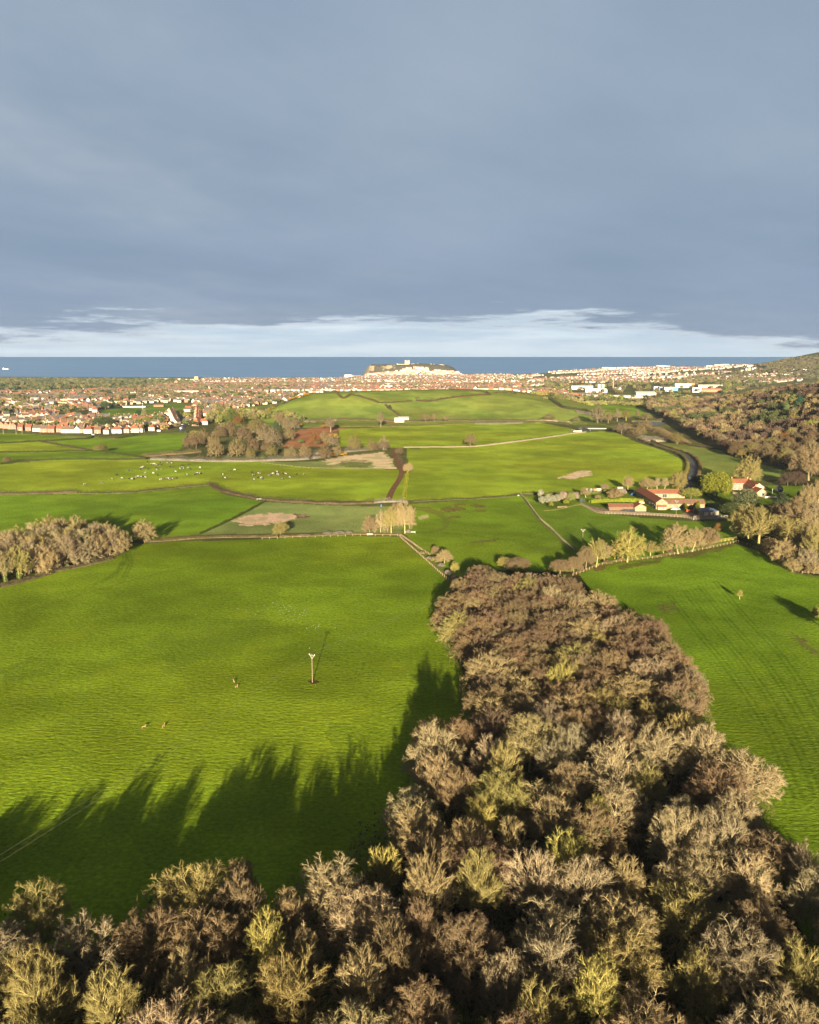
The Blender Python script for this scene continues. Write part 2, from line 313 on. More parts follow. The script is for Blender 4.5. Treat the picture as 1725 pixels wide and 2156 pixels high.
# worn strips, wheel marks and paths: (picture polyline, half width m, colour, amount, spacing of a pair)
strips = [
 ([(0,1302),(289,1219),(420,1190),(578,1166),(720,1150),(850,1140)], 1.6, (.115,.14,.014), .55, 0),
 ([(300,1133),(418,1128),(560,1126),(700,1124),(840,1125)], 3.0, (.17,.12,.05), .8, 0),
 ([(845,1128),(878,1158),(905,1180),(935,1206),(962,1228)], 2.6, (.16,.12,.06), .85, 0), ([(0,1040),(163,1042),(265,1039),(439,1022)], 1.6, (.13,.11,.04), .6, 0),
 ([(870,1070),(925,1085),(940,1100),(930,1115),(885,1122),(850,1122)], 1.2, (.11,.10,.03), .6, 1.6),
 ([(1250,1262),(1300,1310),(1370,1360)], 1.5, (.10,.085,.03), .6, 0), ([(1207,1210),(1254,1194),(1315,1183),(1411,1171),(1479,1159),(1550,1143)], 2.2, (.13,.085,.04), .85, 0),
 ([(1555,1143),(1615,1168),(1683,1208),(1760,1218)], 2.2, (.10,.08,.04), .8, 0), ([(1100,1043),(1138,1096),(1210,1160)], 1.6, (.13,.11,.05), .75, 0),
 ([(1130,1060),(1180,1068),(1210,1082),(1180,1090),(1140,1078)], .9, (.14,.18,.03), .5, 1.5), ([(1145,1068),(1175,1072),(1190,1080)], .8, (.07,.12,.01), .5, 1.5),
 ([(1200,1100),(1330,1105),(1420,1112),(1500,1130)], .9, (.13,.17,.02), .35, 2.0),
 ([(870,1112),(960,1116),(1060,1126),(1160,1134)], .8, (.10,.15,.015), .5, 1.6), ([(880,1120),(960,1124),(1100,1140)], .8, (.055,.10,.008), .5, 1.6),
 ([(258,1160),(262,1180),(240,1210),(200,1230)], .7, (.045,.08,.006), .6, 1.5), ([(268,1158),(275,1185),(262,1215)], .7, (.045,.08,.006), .5, 1.5),
 ([(260,1041),(400,1032),(300,1075),(90,1085)], .9, (.07,.12,.01), .3, 1.6), ([(40,1000),(300,985),(560,990),(800,1000)], .9, (.11,.155,.01), .35, 1.6), ([(60,1018),(330,1004),(560,1012),(790,1028)], .9, (.11,.155,.01), .35, 1.6),
 ([(900,960),(1050,950),(1250,925)], 1.0, (.11,.16,.01), .35, 1.8), ([(900,1000),(1080,985),(1300,960),(1420,965)], 1.0, (.11,.16,.01), .35, 1.8),
]
for k in range(9):                                    # curved drill marks on the right field
    a = k * 16
    strips.append(([(1395 + a, 1260 - k*5), (1440 + a * 1.1, 1320 - k*4), (1520 + a * 1.2, 1420 - k*4), (1600 + a * 1.3, 1540), (1660 + a * 1.4, 1680)], .55, (.040, .085, .004) if k % 2 else (.10, .16, .012), .55, 1.8))
for k in range(6):
    strips.append(([(1340 + k*10, 1222 + k*9), (1420 + k*6, 1212 + k*11), (1500, 1200 + k*13), (1600, 1212 + k*14), (1725, 1240 + k*15)], .5, (.045, .09, .004) if k % 2 else (.10, .155, .012), .45, 1.6))
for P, hw, col, am, pair in strips:
    W = smooth_line(XY(P), 6); x0, x1, y0, y1 = W[:,0].min()-9, W[:,0].max()+9, W[:,1].min()-9, W[:,1].max()+9
    sel = (GX > x0) & (GX < x1) & (GY > y0) & (GY < y1)
    if not sel.any(): continue
    gx, gy = GX[sel], GY[sel]; dd = dist_line(gx, gy, W)
    if pair: dd = np.abs(dd - pair / 2)
    dd = dd + (fbm(gx, gy, 3.5, 3, 31) - .5) * hw * 1.6
    mm = np.clip(1.25 - dd / hw, 0, 1) * am * (.6 + .4 * fbm(gx, gy, 11, 2, 33)); C[sel] = mixc(C[sel], mm, col)
C = np.clip(C, 0.003, 1)
def attr_mesh(me, name, arr, typ='FLOAT_COLOR'):
    a = me.attributes.new(name, typ, 'POINT')
    if typ == 'FLOAT_COLOR': a.data.foreach_set('color', np.concatenate([arr.reshape(-1, 3), np.ones((arr.size // 3, 1))], 1).astype(np.float32).ravel())
    else: a.data.foreach_set('value', arr.astype(np.float32).ravel())
nr, nt = GX.shape; idx = np.arange(nr * nt).reshape(nr, nt)
Fq = np.stack([idx[:-1, :-1], idx[:-1, 1:], idx[1:, 1:], idx[1:, :-1]], -1).reshape(-1, 4)[:, ::-1]

def pmat(name, rough=.9, spec=.1):
    m = bpy.data.materials.new(name); m.use_nodes = True; t = NT(m.node_tree); t.n.clear()
    b = t.new('ShaderNodeBsdfPrincipled', {'Roughness': rough, 'Specular IOR Level': spec}); o = t.new('ShaderNodeOutputMaterial', {0: b.outputs[0]})
    return m, t, b
gm, t, b = pmat('meadow_ground', 1.0, 0.0)
at = t.new('ShaderNodeAttribute', attribute_name='tint'); ar = t.new('ShaderNodeAttribute', attribute_name='rows')
geo = t.new('ShaderNodeNewGeometry'); pos = geo.outputs['Position']
g1 = t.noise(pos, .9, 4, .65); g2 = t.noise(t.scalev(pos, .42, 1.0, 1), .85, 5, .62); g3 = t.noise(pos, .055, 4, .6)
vari = t.mapr(g1, .30, .72, .62, 1.42, False)
c_ = t.mix(1.0, at.outputs['Color'], t.new('ShaderNodeCombineColor', {0: vari, 1: vari, 2: vari}).outputs[0], 'MULTIPLY')
c_ = t.mix(t.mapr(g2, .42, .70, 0, .35), c_, t.mix(1.0, at.outputs['Color'], (.55, .62, .5), 'MULTIPLY'))
c_ = t.mix(t.mapr(g3, .5, .72, 0, .30), c_, t.mix(1.0, at.outputs['Color'], (1.35, 1.12, 1.1), 'MULTIPLY'))
t.put(b, 'Base Color', c_)
rowh = t.math('MULTIPLY', g2, t.math('MULTIPLY_ADD', ar.outputs['Fac'], .75, .25))
hh = t.math('ADD', t.math('MULTIPLY', rowh, 1.1), t.math('MULTIPLY', g1, .55))
bp = t.new('ShaderNodeBump', {'Strength': 1.0, 'Distance': .36, 'Height': hh}); t.put(b, 'Normal', bp.outputs[0])
gme = mesh('ground', np.stack([GX, GY, GZ], -1).reshape(-1, 3), Fq, gm, smooth=True)
attr_mesh(gme, 'tint', C); attr_mesh(gme, 'rows', ROW, 'FLOAT')
gobj = link('ground', gme); tag(gobj, 'rolling green pasture and arable fields running to the coast', 'ground', kind='structure')
# behind the camera: plain continuation of the land, so light and side views stay whole
# sea
sm, t, b = pmat('sea_water', .6, .15)
geo = t.new('ShaderNodeNewGeometry'); ps = t.scalev(geo.outputs['Position'], .0006, .0016, 1)
t.put(b, 'Base Color', t.mix(t.mapr(t.noise(ps, 1.0, 4, .55), .35, .65), (.040, .165, .400), (.065, .205, .460)))
bp = t.new('ShaderNodeBump', {'Strength': .3, 'Distance': .5, 'Height': t.noise(geo.outputs['Position'], .05, 3, .6)}); t.put(b, 'Normal', bp.outputs[0])
V = [(x, y, SEA) for y in (4300, 9000, 20000, 45000, 100000) for x in (-60000, -15000, 0, 15000, 60000)]
F = [[i*5+j, i*5+j+1, i*5+j+6, i*5+j+5] for i in range(4) for j in range(4)]
tag(link('sea', mesh('sea', V, F, sm)), 'dark steel blue open sea along the horizon', 'sea', kind='structure')
# ---------------------------------------------------------------- materials that take the thing's own colour
def own_colour_mat(name, amp=.5, scale=1.5, rough=.9, spec=.05, trans=0.0, rnd=.0):
    m, t, b = pmat(name, rough, spec)
    oi = t.new('ShaderNodeObjectInfo'); geo = t.new('ShaderNodeNewGeometry')
    nz = t.noise(geo.outputs['Position'], scale, 4, .6); v = t.mapr(nz, .3, .7, 1 - amp, 1 + amp, False)
    if rnd: v = t.math('MULTIPLY', v, t.mapr(oi.outputs['Random'], 0, 1, 1 - rnd, 1 + rnd, False))
    c = t.mix(1.0, oi.outputs['Color'], t.new('ShaderNodeCombineColor', {0: v, 1: v, 2: v}).outputs[0], 'MULTIPLY')
    t.put(b, 'Base Color', c)
    return m
TWIG = own_colour_mat('twigs', .28, 1.2); BARK = own_colour_mat('bark', .4, 2.5); LEAF = own_colour_mat('leaves', .45, .9, .7, .2)
HEDGE = own_colour_mat('hedge_twigs', .45, .7)

def unit(a): return a / np.maximum(np.linalg.norm(a, axis=-1, keepdims=True), 1e-9)
def grow(rs, P0, D0, L, n, wob, up, bias=None):
    """polylines for a whole level at once: P0,D0 (N,3), L (N,), returns (N,n,3)"""
    N = len(P0); pts = [P0]; d = unit(D0); p = P0
    for k in range(n - 1):
        d = unit(d + rs.normal(0, wob, (N, 3)) + np.array([0, 0, up])[None] + (bias if bias is not None else 0)); p = p + d * (L / (n - 1))[:, None]; pts.append(p)
    return np.stack(pts, 1), d
def tubes(pts, r0, r1, ns=3):
    """pts (N,n,3), radii (N,), -> V,F of ns-sided tubes"""
    N, n, _ = pts.shape
    tan = unit(np.gradient(pts, axis=1)); ref = np.where(np.abs(tan[..., 2:3]) > .9, np.array([1., 0, 0]), np.array([0, 0, 1.]))
    u = unit(np.cross(tan, ref)); v = np.cross(tan, u)
    rad = r0[:, None] + (r1 - r0)[:, None] * np.linspace(0, 1, n)[None]
    a = np.arange(ns) * 2 * np.pi / ns
    V = pts[:, :, None] + rad[:, :, None, None] * (np.cos(a)[None, None, :, None] * u[:, :, None] + np.sin(a)[None, None, :, None] * v[:, :, None])
    idx = np.arange(N * n * ns).reshape(N, n, ns); i0 = idx[:, :-1]; i1 = idx[:, 1:]
    F = np.stack([i0, np.roll(i0, -1, 2), np.roll(i1, -1, 2), i1], -1).reshape(-1, 4)
    return V.reshape(-1, 3), F
def spikes(pts, r0):
    """N thin three-sided pyramids, pts (N,2,3); returned as degenerate-free triangles"""
    N = len(pts); t = unit(pts[:, 1] - pts[:, 0]); ref = np.where(np.abs(t[:, 2:3]) > .9, np.array([1., 0, 0]), np.array([0, 0, 1.]))
    u = unit(np.cross(t, ref)); v = np.cross(t, u); a = np.arange(3) * 2 * np.pi / 3
    B = pts[:, None, 0] + r0[:, None, None] * (np.cos(a)[None, :, None] * u[:, None] + np.sin(a)[None, :, None] * v[:, None])
    V = np.concatenate([B, pts[:, 1:2]], 1).reshape(-1, 3); b = np.arange(N)[:, None, None] * 4
    F = (b + np.array([[0, 1, 3], [1, 2, 3], [2, 0, 3]])[None]).reshape(-1, 3)
    return V, F
def children(rs, pts, d_par, k, t0, t1, spread, Lp, ratio, shape=.35):
    """k children along every polyline"""
    N, n, _ = pts.shape; t = (t0 + (t1 - t0) * (np.arange(k)[None] + rs.rand(N, k)) / k)
    f = t * (n - 1); i = np.minimum(f.astype(int), n - 2); fr = (f - i)[..., None]; ar = np.arange(N)[:, None]
    p = pts[ar, i] * (1 - fr) + pts[ar, i + 1] * fr; tan = unit(pts[ar, i + 1] - pts[ar, i])
    ref = np.where(np.abs(tan[..., 2:3]) > .9, np.array([1., 0, 0]), np.array([0, 0, 1.])); u = unit(np.cross(tan, ref)); v = np.cross(tan, u)
    az = (rs.rand(N, 1) * 6.28 + np.arange(k)[None] * 2.4 + rs.normal(0, .5, (N, k)))[..., None]
    an = (spread * (1 + rs.normal(0, .22, (N, k))))[..., None]
    d = np.cos(an) * tan + np.sin(an) * (np.cos(az) * u + np.sin(az) * v)
    L = Lp[:, None] * ratio * (1 - shape * t) * (1 + rs.normal(0, .15, (N, k)))
    return p.reshape(-1, 3), d.reshape(-1, 3), np.abs(L).ravel()
def joinVF(parts):
    V = []; F = []; b = 0
    for v, f in parts:
        if f.shape[1] == 3: f = np.concatenate([f, f[:, 2:3]], 1)
        V.append(v); F.append(f + b); b += len(v)
    return np.concatenate(V), np.concatenate(F)
def mixed_mesh(name, quads, tris, mat):
    """quads/tris: lists of (V,F)"""
    V = []; b = 0; loops = []; starts = []; ls = 0
    for lst, k in ((quads, 4), (tris, 3)):
        for v, f in lst:
            V.append(v); loops.append((f + b).ravel()); starts.append(ls + np.arange(len(f)) * k); ls += len(f) * k; b += len(v)
    V = np.concatenate(V).astype(np.float32); loops = np.concatenate(loops).astype(np.int32); starts = np.concatenate(starts).astype(np.int32)
    me = bpy.data.meshes.new(name); me.vertices.add(len(V)); me.vertices.foreach_set('co', V.ravel())
    me.loops.add(len(loops)); me.loops.foreach_set('vertex_index', loops); me.polygons.add(len(starts)); me.polygons.foreach_set('loop_start', starts)
    if mat: me.materials.append(mat)
    me.update(calc_edges=True)
    return me
def leaf_tris(rs, C, size, n_per=1, flat=0.0):
    """small leaf triangles round points C (N,3)"""
    N = len(C) * n_per; c = np.repeat(C, n_per, 0) + rs.normal(0, size * .9, (N, 3)); a = unit(rs.normal(0, 1, (N, 3))); a[:, 2] *= (1 - flat); a = unit(a)
    b = unit(np.cross(a, rs.normal(0, 1, (N, 3)))); s = size * (.6 + .8 * rs.rand(N, 1))
    V = np.stack([c - a * s * .5, c + a * s * .5, c + b * s * .8], 1).reshape(-1, 3); return V, np.arange(N * 3).reshape(-1, 3)


STY = dict(  # height, crown radius, crown centre height, lowest limb angle, limbs, tropism, wobble
    bush=dict(H=10., R=6.0, base=.12, pol=92, nl=26, up=.05, wob=.17, q=.86), round=dict(H=13., R=6.6, base=.30, pol=90, nl=26, up=.05, wob=.15, q=.80), dome=dict(H=11.5, R=6.4, base=.30, pol=88, nl=26, up=.06, wob=.16, q=.85),
    ash=dict(H=15., R=6.2, base=.27, pol=74, nl=24, up=.10, wob=.12, q=.8), tall=dict(H=16., R=4.6, base=.26, pol=54, nl=18, up=.11, wob=.11, q=.8),
    oak=dict(H=12.5, R=7.2, base=.27, pol=94, nl=22, up=.02, wob=.20, q=.80), scrub=dict(H=6., R=3.6, base=.08, pol=75, nl=16, up=.06, wob=.18, q=.9))
def bare_tree(seed, style='round', lod=0):
    """leafless tree, foot at the origin; returns (trunk mesh, crown mesh, top, radius, limb polylines)"""
    rs = np.random.RandomState(seed); P = STY[style]; H, Rr = P['H'], P['R']; nl = P['nl']
    bole = H * P['base'] * 1.35; zc = H * P['base']
    tr, td = grow(rs, np.zeros((1, 3)), np.array([[rs.normal(0, .07), rs.normal(0, .07), 1.]]), np.array([bole]), 5, .06, .03)
    r = H * .020
    trunk = [tubes(tr, np.array([r * 1.3]), np.array([r * .8]), 7)]
    # limbs fan out evenly inside a dome
    k = np.arange(nl); pol = np.radians(P['pol']) * np.sqrt((k + .5) / nl) + rs.normal(0, .08, nl); az = k * 2.39996 + rs.normal(0, .3, nl) + rs.rand() * 6
    d = np.stack([np.sin(pol) * np.cos(az), np.sin(pol) * np.sin(az), np.cos(pol)], 1)
    t = .98 - .42 * (k / nl) * (.6 + .4 * rs.rand(nl)); f = t * 4; i = np.minimum(f.astype(int), 3); p = tr[0, i] * (1 - (f - i))[:, None] + tr[0, i + 1] * (f - i)[:, None]
    top = H - p[:, 2]; reach = 1 / np.sqrt((np.sin(pol) / Rr) ** 2 + (np.cos(pol) / top) ** 2)
    lob = .80 + .30 * rs.rand(nl); L = reach * P['q'] * lob
    d0 = unit(d + np.array([0, 0, .35 if style not in ('oak', 'scrub') else .15])); l1, d1 = grow(rs, p, d0, L, 7, P['wob'], 0.0)
    l1 += (np.linspace(0, 1, 7)[None, :, None] ** 1.0) * ((p + d * L[:, None]) - l1[:, -1])[:, None, :] * .75     # bend towards the aimed end
    r1 = r * (.42 - .16 * k / nl) * (L / L.max()) ** .5
    trunk.append(tubes(l1, r1, r1 * .22, 5))
    ctr = np.array([0, 0, zc * 1.1]); B = lambda q_, k_: unit(q_ - ctr) * k_; W_ = P['wob']; SPR = dict(dome=(.8, .68, .58), bush=(.8, .68, .58), round=(.74, .60, .50), ash=(.68, .54, .46), tall=(.58, .46, .40), oak=(.80, .60, .52), scrub=(.8, .68, .58))[style]
    p, d, L2 = children(rs, l1, d1, 8 if lod < 2 else 6, .20, 1., SPR[0], L, .50, .40)
    l2, d2 = grow(rs, p, d, L2, 4, W_, P['up'], B(p, .05)); r2 = np.full(len(p), r * .20)
    trunk.append(tubes(l2, r2, r2 * .35, 3))
    quads = []; tris = []; th = 1.0 if style != 'scrub' else .6
    if lod >= 2:
        p, d, L3 = children(rs, l2, d2, 6, .15, 1., .60, L2, .60, .35)
        l3, d3 = grow(rs, p, d, L3, 2, W_, P['up'], B(p, .2)); tris.append(spikes(l3, np.full(len(p), .085 * th)))
        p, d, L4 = children(rs, l3, d3, 4, .2, 1., .55, L3, .66, .3)
        lt, d4 = grow(rs, p, d, np.maximum(L4, .4), 2, W_, P['up'], B(p, .2)); tris.append(spikes(lt, np.full(len(p), .065 * th)))
    else:
        p, d, L3 = children(rs, l2, d2, 7, .12, 1., SPR[1], L2, .58, .38)
        l3, d3 = grow(rs, p, d, L3, 3, W_ * .9, P['up'], B(p, .07)); trunk.append(tubes(l3, np.full(len(p), .042 * th), np.full(len(p), .020 * th), 3))
        p, d, L4 = children(rs, l3, d3, 6, .05, 1., SPR[2], L3, .64, .30)
        l4, d4 = grow(rs, p, d, np.maximum(L4, .4), 2, W_ * .8, P['up'], B(p, .10)); tris.append(spikes(l4, np.full(len(p), .026 * th)))
        lt = l4; fine = dict(dome=3, bush=3, round=2, oak=2, scrub=3).get(style, 2)
        p, d, L5 = children(rs, l4, d4, fine, .05, .9, .5, np.maximum(L4, .4), .80, .25)
        lt, d5 = grow(rs, p, d, np.maximum(L5, .35), 2, W_ * .8, P['up'], B(p, .10)); tris.append(spikes(lt, np.full(len(p), .016 * th)))
    zc_ = H * P['base']
    def env(V_):
        q = V_ - np.array([0, 0, zc_]); up_ = np.where(q[:, 2] > 0, H - zc_, H * .75); rho = np.sqrt((np.hypot(q[:, 0], q[:, 1]) / Rr) ** 2 + (q[:, 2] / up_) ** 2); k0 = .82
        f = np.where(rho > k0, (k0 + .24 * np.tanh((rho - k0) / .30)) / np.maximum(rho, 1e-6), 1.0); f = np.where(V_[:, 2] < zc_ * .8, 1.0, f); return q * f[:, None] + np.array([0, 0, zc_])
    trunk = [(env(v_) if i_ else v_, f_) for i_, (v_, f_) in enumerate(trunk)]; tris = [(env(v_), f_) for v_, f_ in tris]
    tm = mixed_mesh('trunk', trunk, [], BARK); cm = mixed_mesh('crown', quads, tris, TWIG)
    ext = np.percentile(np.hypot(lt[..., 0], lt[..., 1]), 96); topz = np.percentile(lt[..., 2], 99)
    return tm, cm, float(topz), float(ext), l1
rsg = np.random.RandomState(11)
VAR = {}
def variant(style, i, lod):
    k = (style, i, lod)
    if k not in VAR:
        VAR[k] = bare_tree(hash_(k), style, lod)
    return VAR[k]
def hash_(k): return (sum(ord(c) for c in str(k)) * 7919) % 100000
TREE_N = [0]
def place_tree(style, i, lod, loc, height, tw, bk, name, label, cat, group=None, wide=1.0, rz=None):
    tm, cm, top, ext, _ = variant(style, i, lod)
    s = height / top; e = empty(name, loc, random.random() * 6.28 if rz is None else rz)
    e.scale = (s * wide, s * wide, s)
    tag(e, label, cat, group)
    link('trunk', tm, e, color=bk); link('crown', cm, e, color=tw)
    TREE_N[0] += 1
    return e
# ---------------------------------------------------------------- foliage plants, hedges, shrubs
def clump_points(rs, n, R, H, z0, lumps=14, fill=.55):
    """points through a lumpy crown volume"""
    k = np.arange(lumps); pol = np.arccos(1 - 1.5 * (k + .5) / lumps); az = k * 2.4 + rs.rand() * 6
    c = np.stack([np.sin(pol) * np.cos(az) * R * .62, np.sin(pol) * np.sin(az) * R * .62, z0 + (H - z0) * (.50 + .36 * np.cos(pol))], 1)
    rl = R * (.30 + .22 * rs.rand(lumps)); i = rs.randint(0, lumps, n); d = unit(rs.normal(0, 1, (n, 3)))
    return c[i] + d * (rl[i] * (fill + (1 - fill) * rs.rand(n)) )[:, None] * np.array([1, 1, (H - z0) / (2.1 * R)])
def leafy_tree(seed, H=10., R=4.5, kind='round', n=5200, size=.45):
    rs = np.random.RandomState(seed)
    if kind == 'conifer':
        t = rs.rand(n) ** .75; z = H * (.08 + .92 * (1 - t)); ring = np.floor(z / (H * .075)) ; r = R * (t * .92 + .04) * (.75 + .25 * rs.rand(n)) * (.85 + .3 * ((z / (H * .075)) - ring)); a = rs.rand(n) * 6.283
        a = a + .25 * np.sin(a * 7 + ring); P = np.stack([r * np.cos(a), r * np.sin(a), z - .10 * r], 1)
    elif kind == 'poplar':
        t = rs.rand(n); z = H * (.1 + .9 * t); r = R * np.sin(np.pi * np.clip(t * .9 + .12, 0, 1)) ** .7 * (.5 + .5 * rs.rand(n)); a = rs.rand(n) * 6.283; P = np.stack([r * np.cos(a), r * np.sin(a), z], 1)
    elif kind == 'mound':
        P = clump_points(rs, n, R, H, 0, 22, .8); P[:, 2] = np.abs(P[:, 2])
    else: P = clump_points(rs, n, R, H, H * .18, 18, .6)
    V, F = leaf_tris(rs, P, size)
    tr, td = grow(rs, np.zeros((1, 3)), np.array([[0, 0, 1.]]), np.array([H * .8]), 5, .05, .02)
    parts = [tubes(tr, np.array([H * .028]), np.array([H * .008]), 6)]
    p, d, L = children(rs, tr, td, 9, .25, .95, .8, np.array([R]), .8, .2); l1, _ = grow(rs, p, d, L, 4, .1, .08); parts.append(tubes(l1, np.full(len(p), H * .009), np.full(len(p), H * .003), 4))
    return mixed_mesh('trunk', parts, [], BARK), mixed_mesh('crown', [], [(V, F)], LEAF), H, R
LVAR = {}
def place_leafy(kind, i, loc, height, width, col, name, label, cat, group=None):
    k = (kind, i)
    if k not in LVAR: LVAR[k] = leafy_tree(40 + i * 7 + len(kind), 10., {'conifer': 3.2, 'poplar': 1.6, 'round': 4.8, 'mound': 5.6}[kind], kind, {'mound': 9000}.get(kind, 4500), {'mound': .40}.get(kind, .48))
    tm, cm, H, Rr = LVAR[k]; e = empty(name, loc, random.random() * 6.28); s = height / H; w_ = width / (2 * Rr * .92); e.scale = (w_, w_, s)
    tag(e, label, cat, group); link('trunk', tm, e, color=(.09, .075, .05)); link('crown', cm, e, color=col); return e
def cloud_mesh(rs, line, width, height, dens, size, fuzz=.3, gap=0.0, spik=True):
    """hedge body along world points: dark woven core plus twig and leaf triangles"""
    W = smooth_line(line, 2.5); seg = np.hypot(*(W[1:] - W[:-1]).T); cum = np.concatenate([[0], np.cumsum(seg)]); Lt = cum[-1]
    n = max(60, int(Lt * dens)); s = rs.rand(n) * Lt
    if gap: s = s[vnoise(s, s * 0, 9, 3) > gap]; n = len(s)
    j = np.clip(np.searchsorted(cum, s) - 1, 0, len(seg) - 1); f = (s - cum[j]) / np.maximum(seg[j], 1e-6)
    base = W[j] * (1 - f)[:, None] + W[j + 1] * f[:, None]; nrm = np.stack([-(W[j+1]-W[j])[:, 1], (W[j+1]-W[j])[:, 0]], 1) / np.maximum(seg[j], 1e-6)[:, None]
    sc_ = max(7, size * 7); hv = height * (.25 + 1.5 * fbm(s, s * 0, sc_, 3, 5)) if spik else height * (.85 + .3 * fbm(s, s * 0, 7, 3, 5)); wv = width * (.45 + 1.1 * fbm(s, s * 0, sc_, 2, 8)) if spik else width
    a = rs.rand(n) * np.pi; q = rs.rand(n) ** .4; off = np.cos(a) * wv / 2 * q; z = np.sin(a) * hv * q + .05
    xy = base + nrm * off[:, None]; P = np.stack([xy[:, 0], xy[:, 1], zf(xy[:, 0], xy[:, 1]) + z], 1)
    if spik:
        d = unit(rs.normal(0, .6, (n, 3)) + np.array([0, 0, 1.0])); pts = np.stack([P, P + d * size * 1.8 * (.5 + rs.rand(n, 1))], 1); A = spikes(pts, np.full(n, size * .16)); B = leaf_tris(rs, P[: n // 2], size * .7)
        tris = [A, B]
    else: tris = [leaf_tris(rs, P, size)]
    m = len(W); tang = np.gradient(W, axis=0); nn = np.stack([-tang[:, 1], tang[:, 0]], 1) / np.maximum(np.hypot(*tang.T), 1e-6)[:, None]
    cs = cum; hc = height * .55 * (.45 + 1.0 * fbm(cs, cs * 0, sc_, 3, 5)); 
    if gap: hc = np.where(vnoise(cs, cs * 0, 9, 3) > gap, hc, .05)
    prof = [(-.30, -.2), (-.27, .6), (0, .9), (.27, .6), (.30, -.2)] if spik else [(-.46, -.2), (-.46, 1.5), (0, 1.75), (.46, 1.5), (.46, -.2)]
    V = []
    for ox, oz in prof:
        p = W + nn * (ox * width); V.append(np.stack([p[:, 0], p[:, 1], zf(p[:, 0], p[:, 1]) + oz * hc], 1))
    V = np.stack(V, 1).reshape(-1, 3); idx = np.arange(m * 5).reshape(m, 5)
    F = np.stack([idx[:-1, :-1], idx[1:, :-1], idx[1:, 1:], idx[:-1, 1:]], -1).reshape(-1, 4)
    return [(V, F)], tris
HRS = np.random.RandomState(5)
def hedge(pts, label, col, width=2.0, height=1.7, dens=None, size=None, gap=0.0, name='hedge', cat='hedge', group=None, world=False, spik=True):
    line = np.asarray(pts, float) if world else XY(pts); D = np.hypot(*line.mean(0))
    size = size or max(.30, D / 1900.0 * .8); dens = dens or min(60, 26 * width * height / (size * size) * .16)
    q, tr = cloud_mesh(HRS, line, width, height, dens, size, gap=gap, spik=spik)
    me = mixed_mesh(name, q, tr, HEDGE); o = link(name, me, color=col); return tag(o, label, cat, group)
PV = {}
def puff_mesh(i, blossom=False):
    """far or small shrub: outward twigs through a dome, unit radius"""
    if i not in PV:
        rs = np.random.RandomState(90 + i); n = 900; P = clump_points(rs, n, 1., 1.6, 0.1, 12, .35); P[:, 2] = np.abs(P[:, 2])
        d = unit(P * np.array([1, 1, .8]) + rs.normal(0, .35, (n, 3)) + np.array([0, 0, .3])); A = spikes(np.stack([P, P + d * .30], 1), np.full(n, .030)); B = leaf_tris(rs, P, .085)
        C_ = clump_points(rs, 60, .55, 1.2, .05, 6, .5); Cc = leaf_tris(rs, np.abs(C_) * np.sign(C_), .5); PV[i] = mixed_mesh('shrub', [], [A, B], HEDGE)
    return PV[i]
def shrub(loc, w_, h_, col, label, cat='shrub', group=None, name='shrub'):
    o = link(name, puff_mesh(random.randrange(4)), None, loc, random.random() * 6.28, col); o.scale = (w_ / 2, w_ / 2, h_ / 1.6); return tag(o, label, cat, group)
def sizes(x, yb, w_, h_):
    P = PX(x, yb); D = math.hypot(P.x, P.y); sl = math.hypot(D, CAM_H - P.z); dep = math.atan2(CAM_H - P.z, D)
    return P, w_ * sl / FPX, h_ * sl / FPX / math.cos(dep)
# plain colour words -> twig colour, bark colour
TC = {'pale': ((.245, .195, .105), (.30, .245, .145)), 'tan': ((.220, .168, .082), (.28, .225, .115)), 'brown': ((.178, .128, .068), (.17, .13, .075)),
      'purple': ((.168, .115, .066), (.15, .11, .068)), 'olive': ((.178, .150, .055), (.27, .225, .085)), 'yellow': ((.19, .165, .05), (.34, .29, .085)),
      'grey': ((.200, .158, .092), (.25, .205, .13)), 'dark': ((.070, .048, .034), (.07, .055, .035)), 'orange': ((.20, .095, .030), (.12, .08, .04)), 'green': ((.11, .14, .03), (.1, .1, .04))}
def jit(c, a=.14):
    k = random.uniform(1 - a, 1 + a); return tuple(max(.01, v * k * random.uniform(1 - a * .4, 1 + a * .4)) for v in c)
def T(x, yb, w_, h_, style, colk, label, name='bare_tree', cat='tree', group=None, lod=0, var=None):
    """tree from picture measures: foot at (x, yb), w_ by h_ picture units"""
    P, W_, H_ = sizes(x, yb, w_, h_); D = math.hypot(P.x, P.y); lod = 2 if D > 850 else 0; dk_ = .62 if D > 850 else 1.0
    i = random.randrange(3) if var is None else var; tm, cm, top, ext, _ = variant(style, i, lod)
    s = H_ / top; wide = (W_ / (2 * ext)) / s
    return place_tree(style, i, lod, P, H_, jit(tuple(v * dk_ for v in TC[colk][0]), .06), jit(tuple(v * dk_ for v in TC[colk][1]), .06), name, label, cat, group, wide)
# ---------------------------------------------------------------- the big wood in front and the belt behind it
random.seed(21)
OUT = [(-700,2000),(-300,1960),(-60,1915),(0,1890),(30,1862),(110,1862),(200,1885),(260,1875),(300,1840),(380,1818),(470,1835),(500,1812),(560,1842),(600,1795),(650,1778),(720,1792),(735,1722),(780,1692),(862,1655),(855,1600),(855,1545),(900,1508),(960,1512),(1003,1500),(975,1450),(965,1400),(985,1372),(948,1350),(918,1290),(955,1232),(968,1192),(1010,1188),(1060,1208),(1130,1205),(1215,1217),(1260,1262),(1290,1282),(1340,1283),(1420,1322),(1450,1370),(1490,1430),(1508,1480),(1450,1520),(1530,1562),(1600,1575),(1638,1650),(1622,1720),(1700,1792),(1760,1850),(2100,2100),(2600,2700),(2600,6000),(-900,6000)]
OUTn = np.array(OUT)
def in_out(x, y, z): 
    px, py = to_px(x, y, z)
    if y < 60: return True
    return bool(inpoly(np.array([px]), np.array([py]), OUTn)[0])
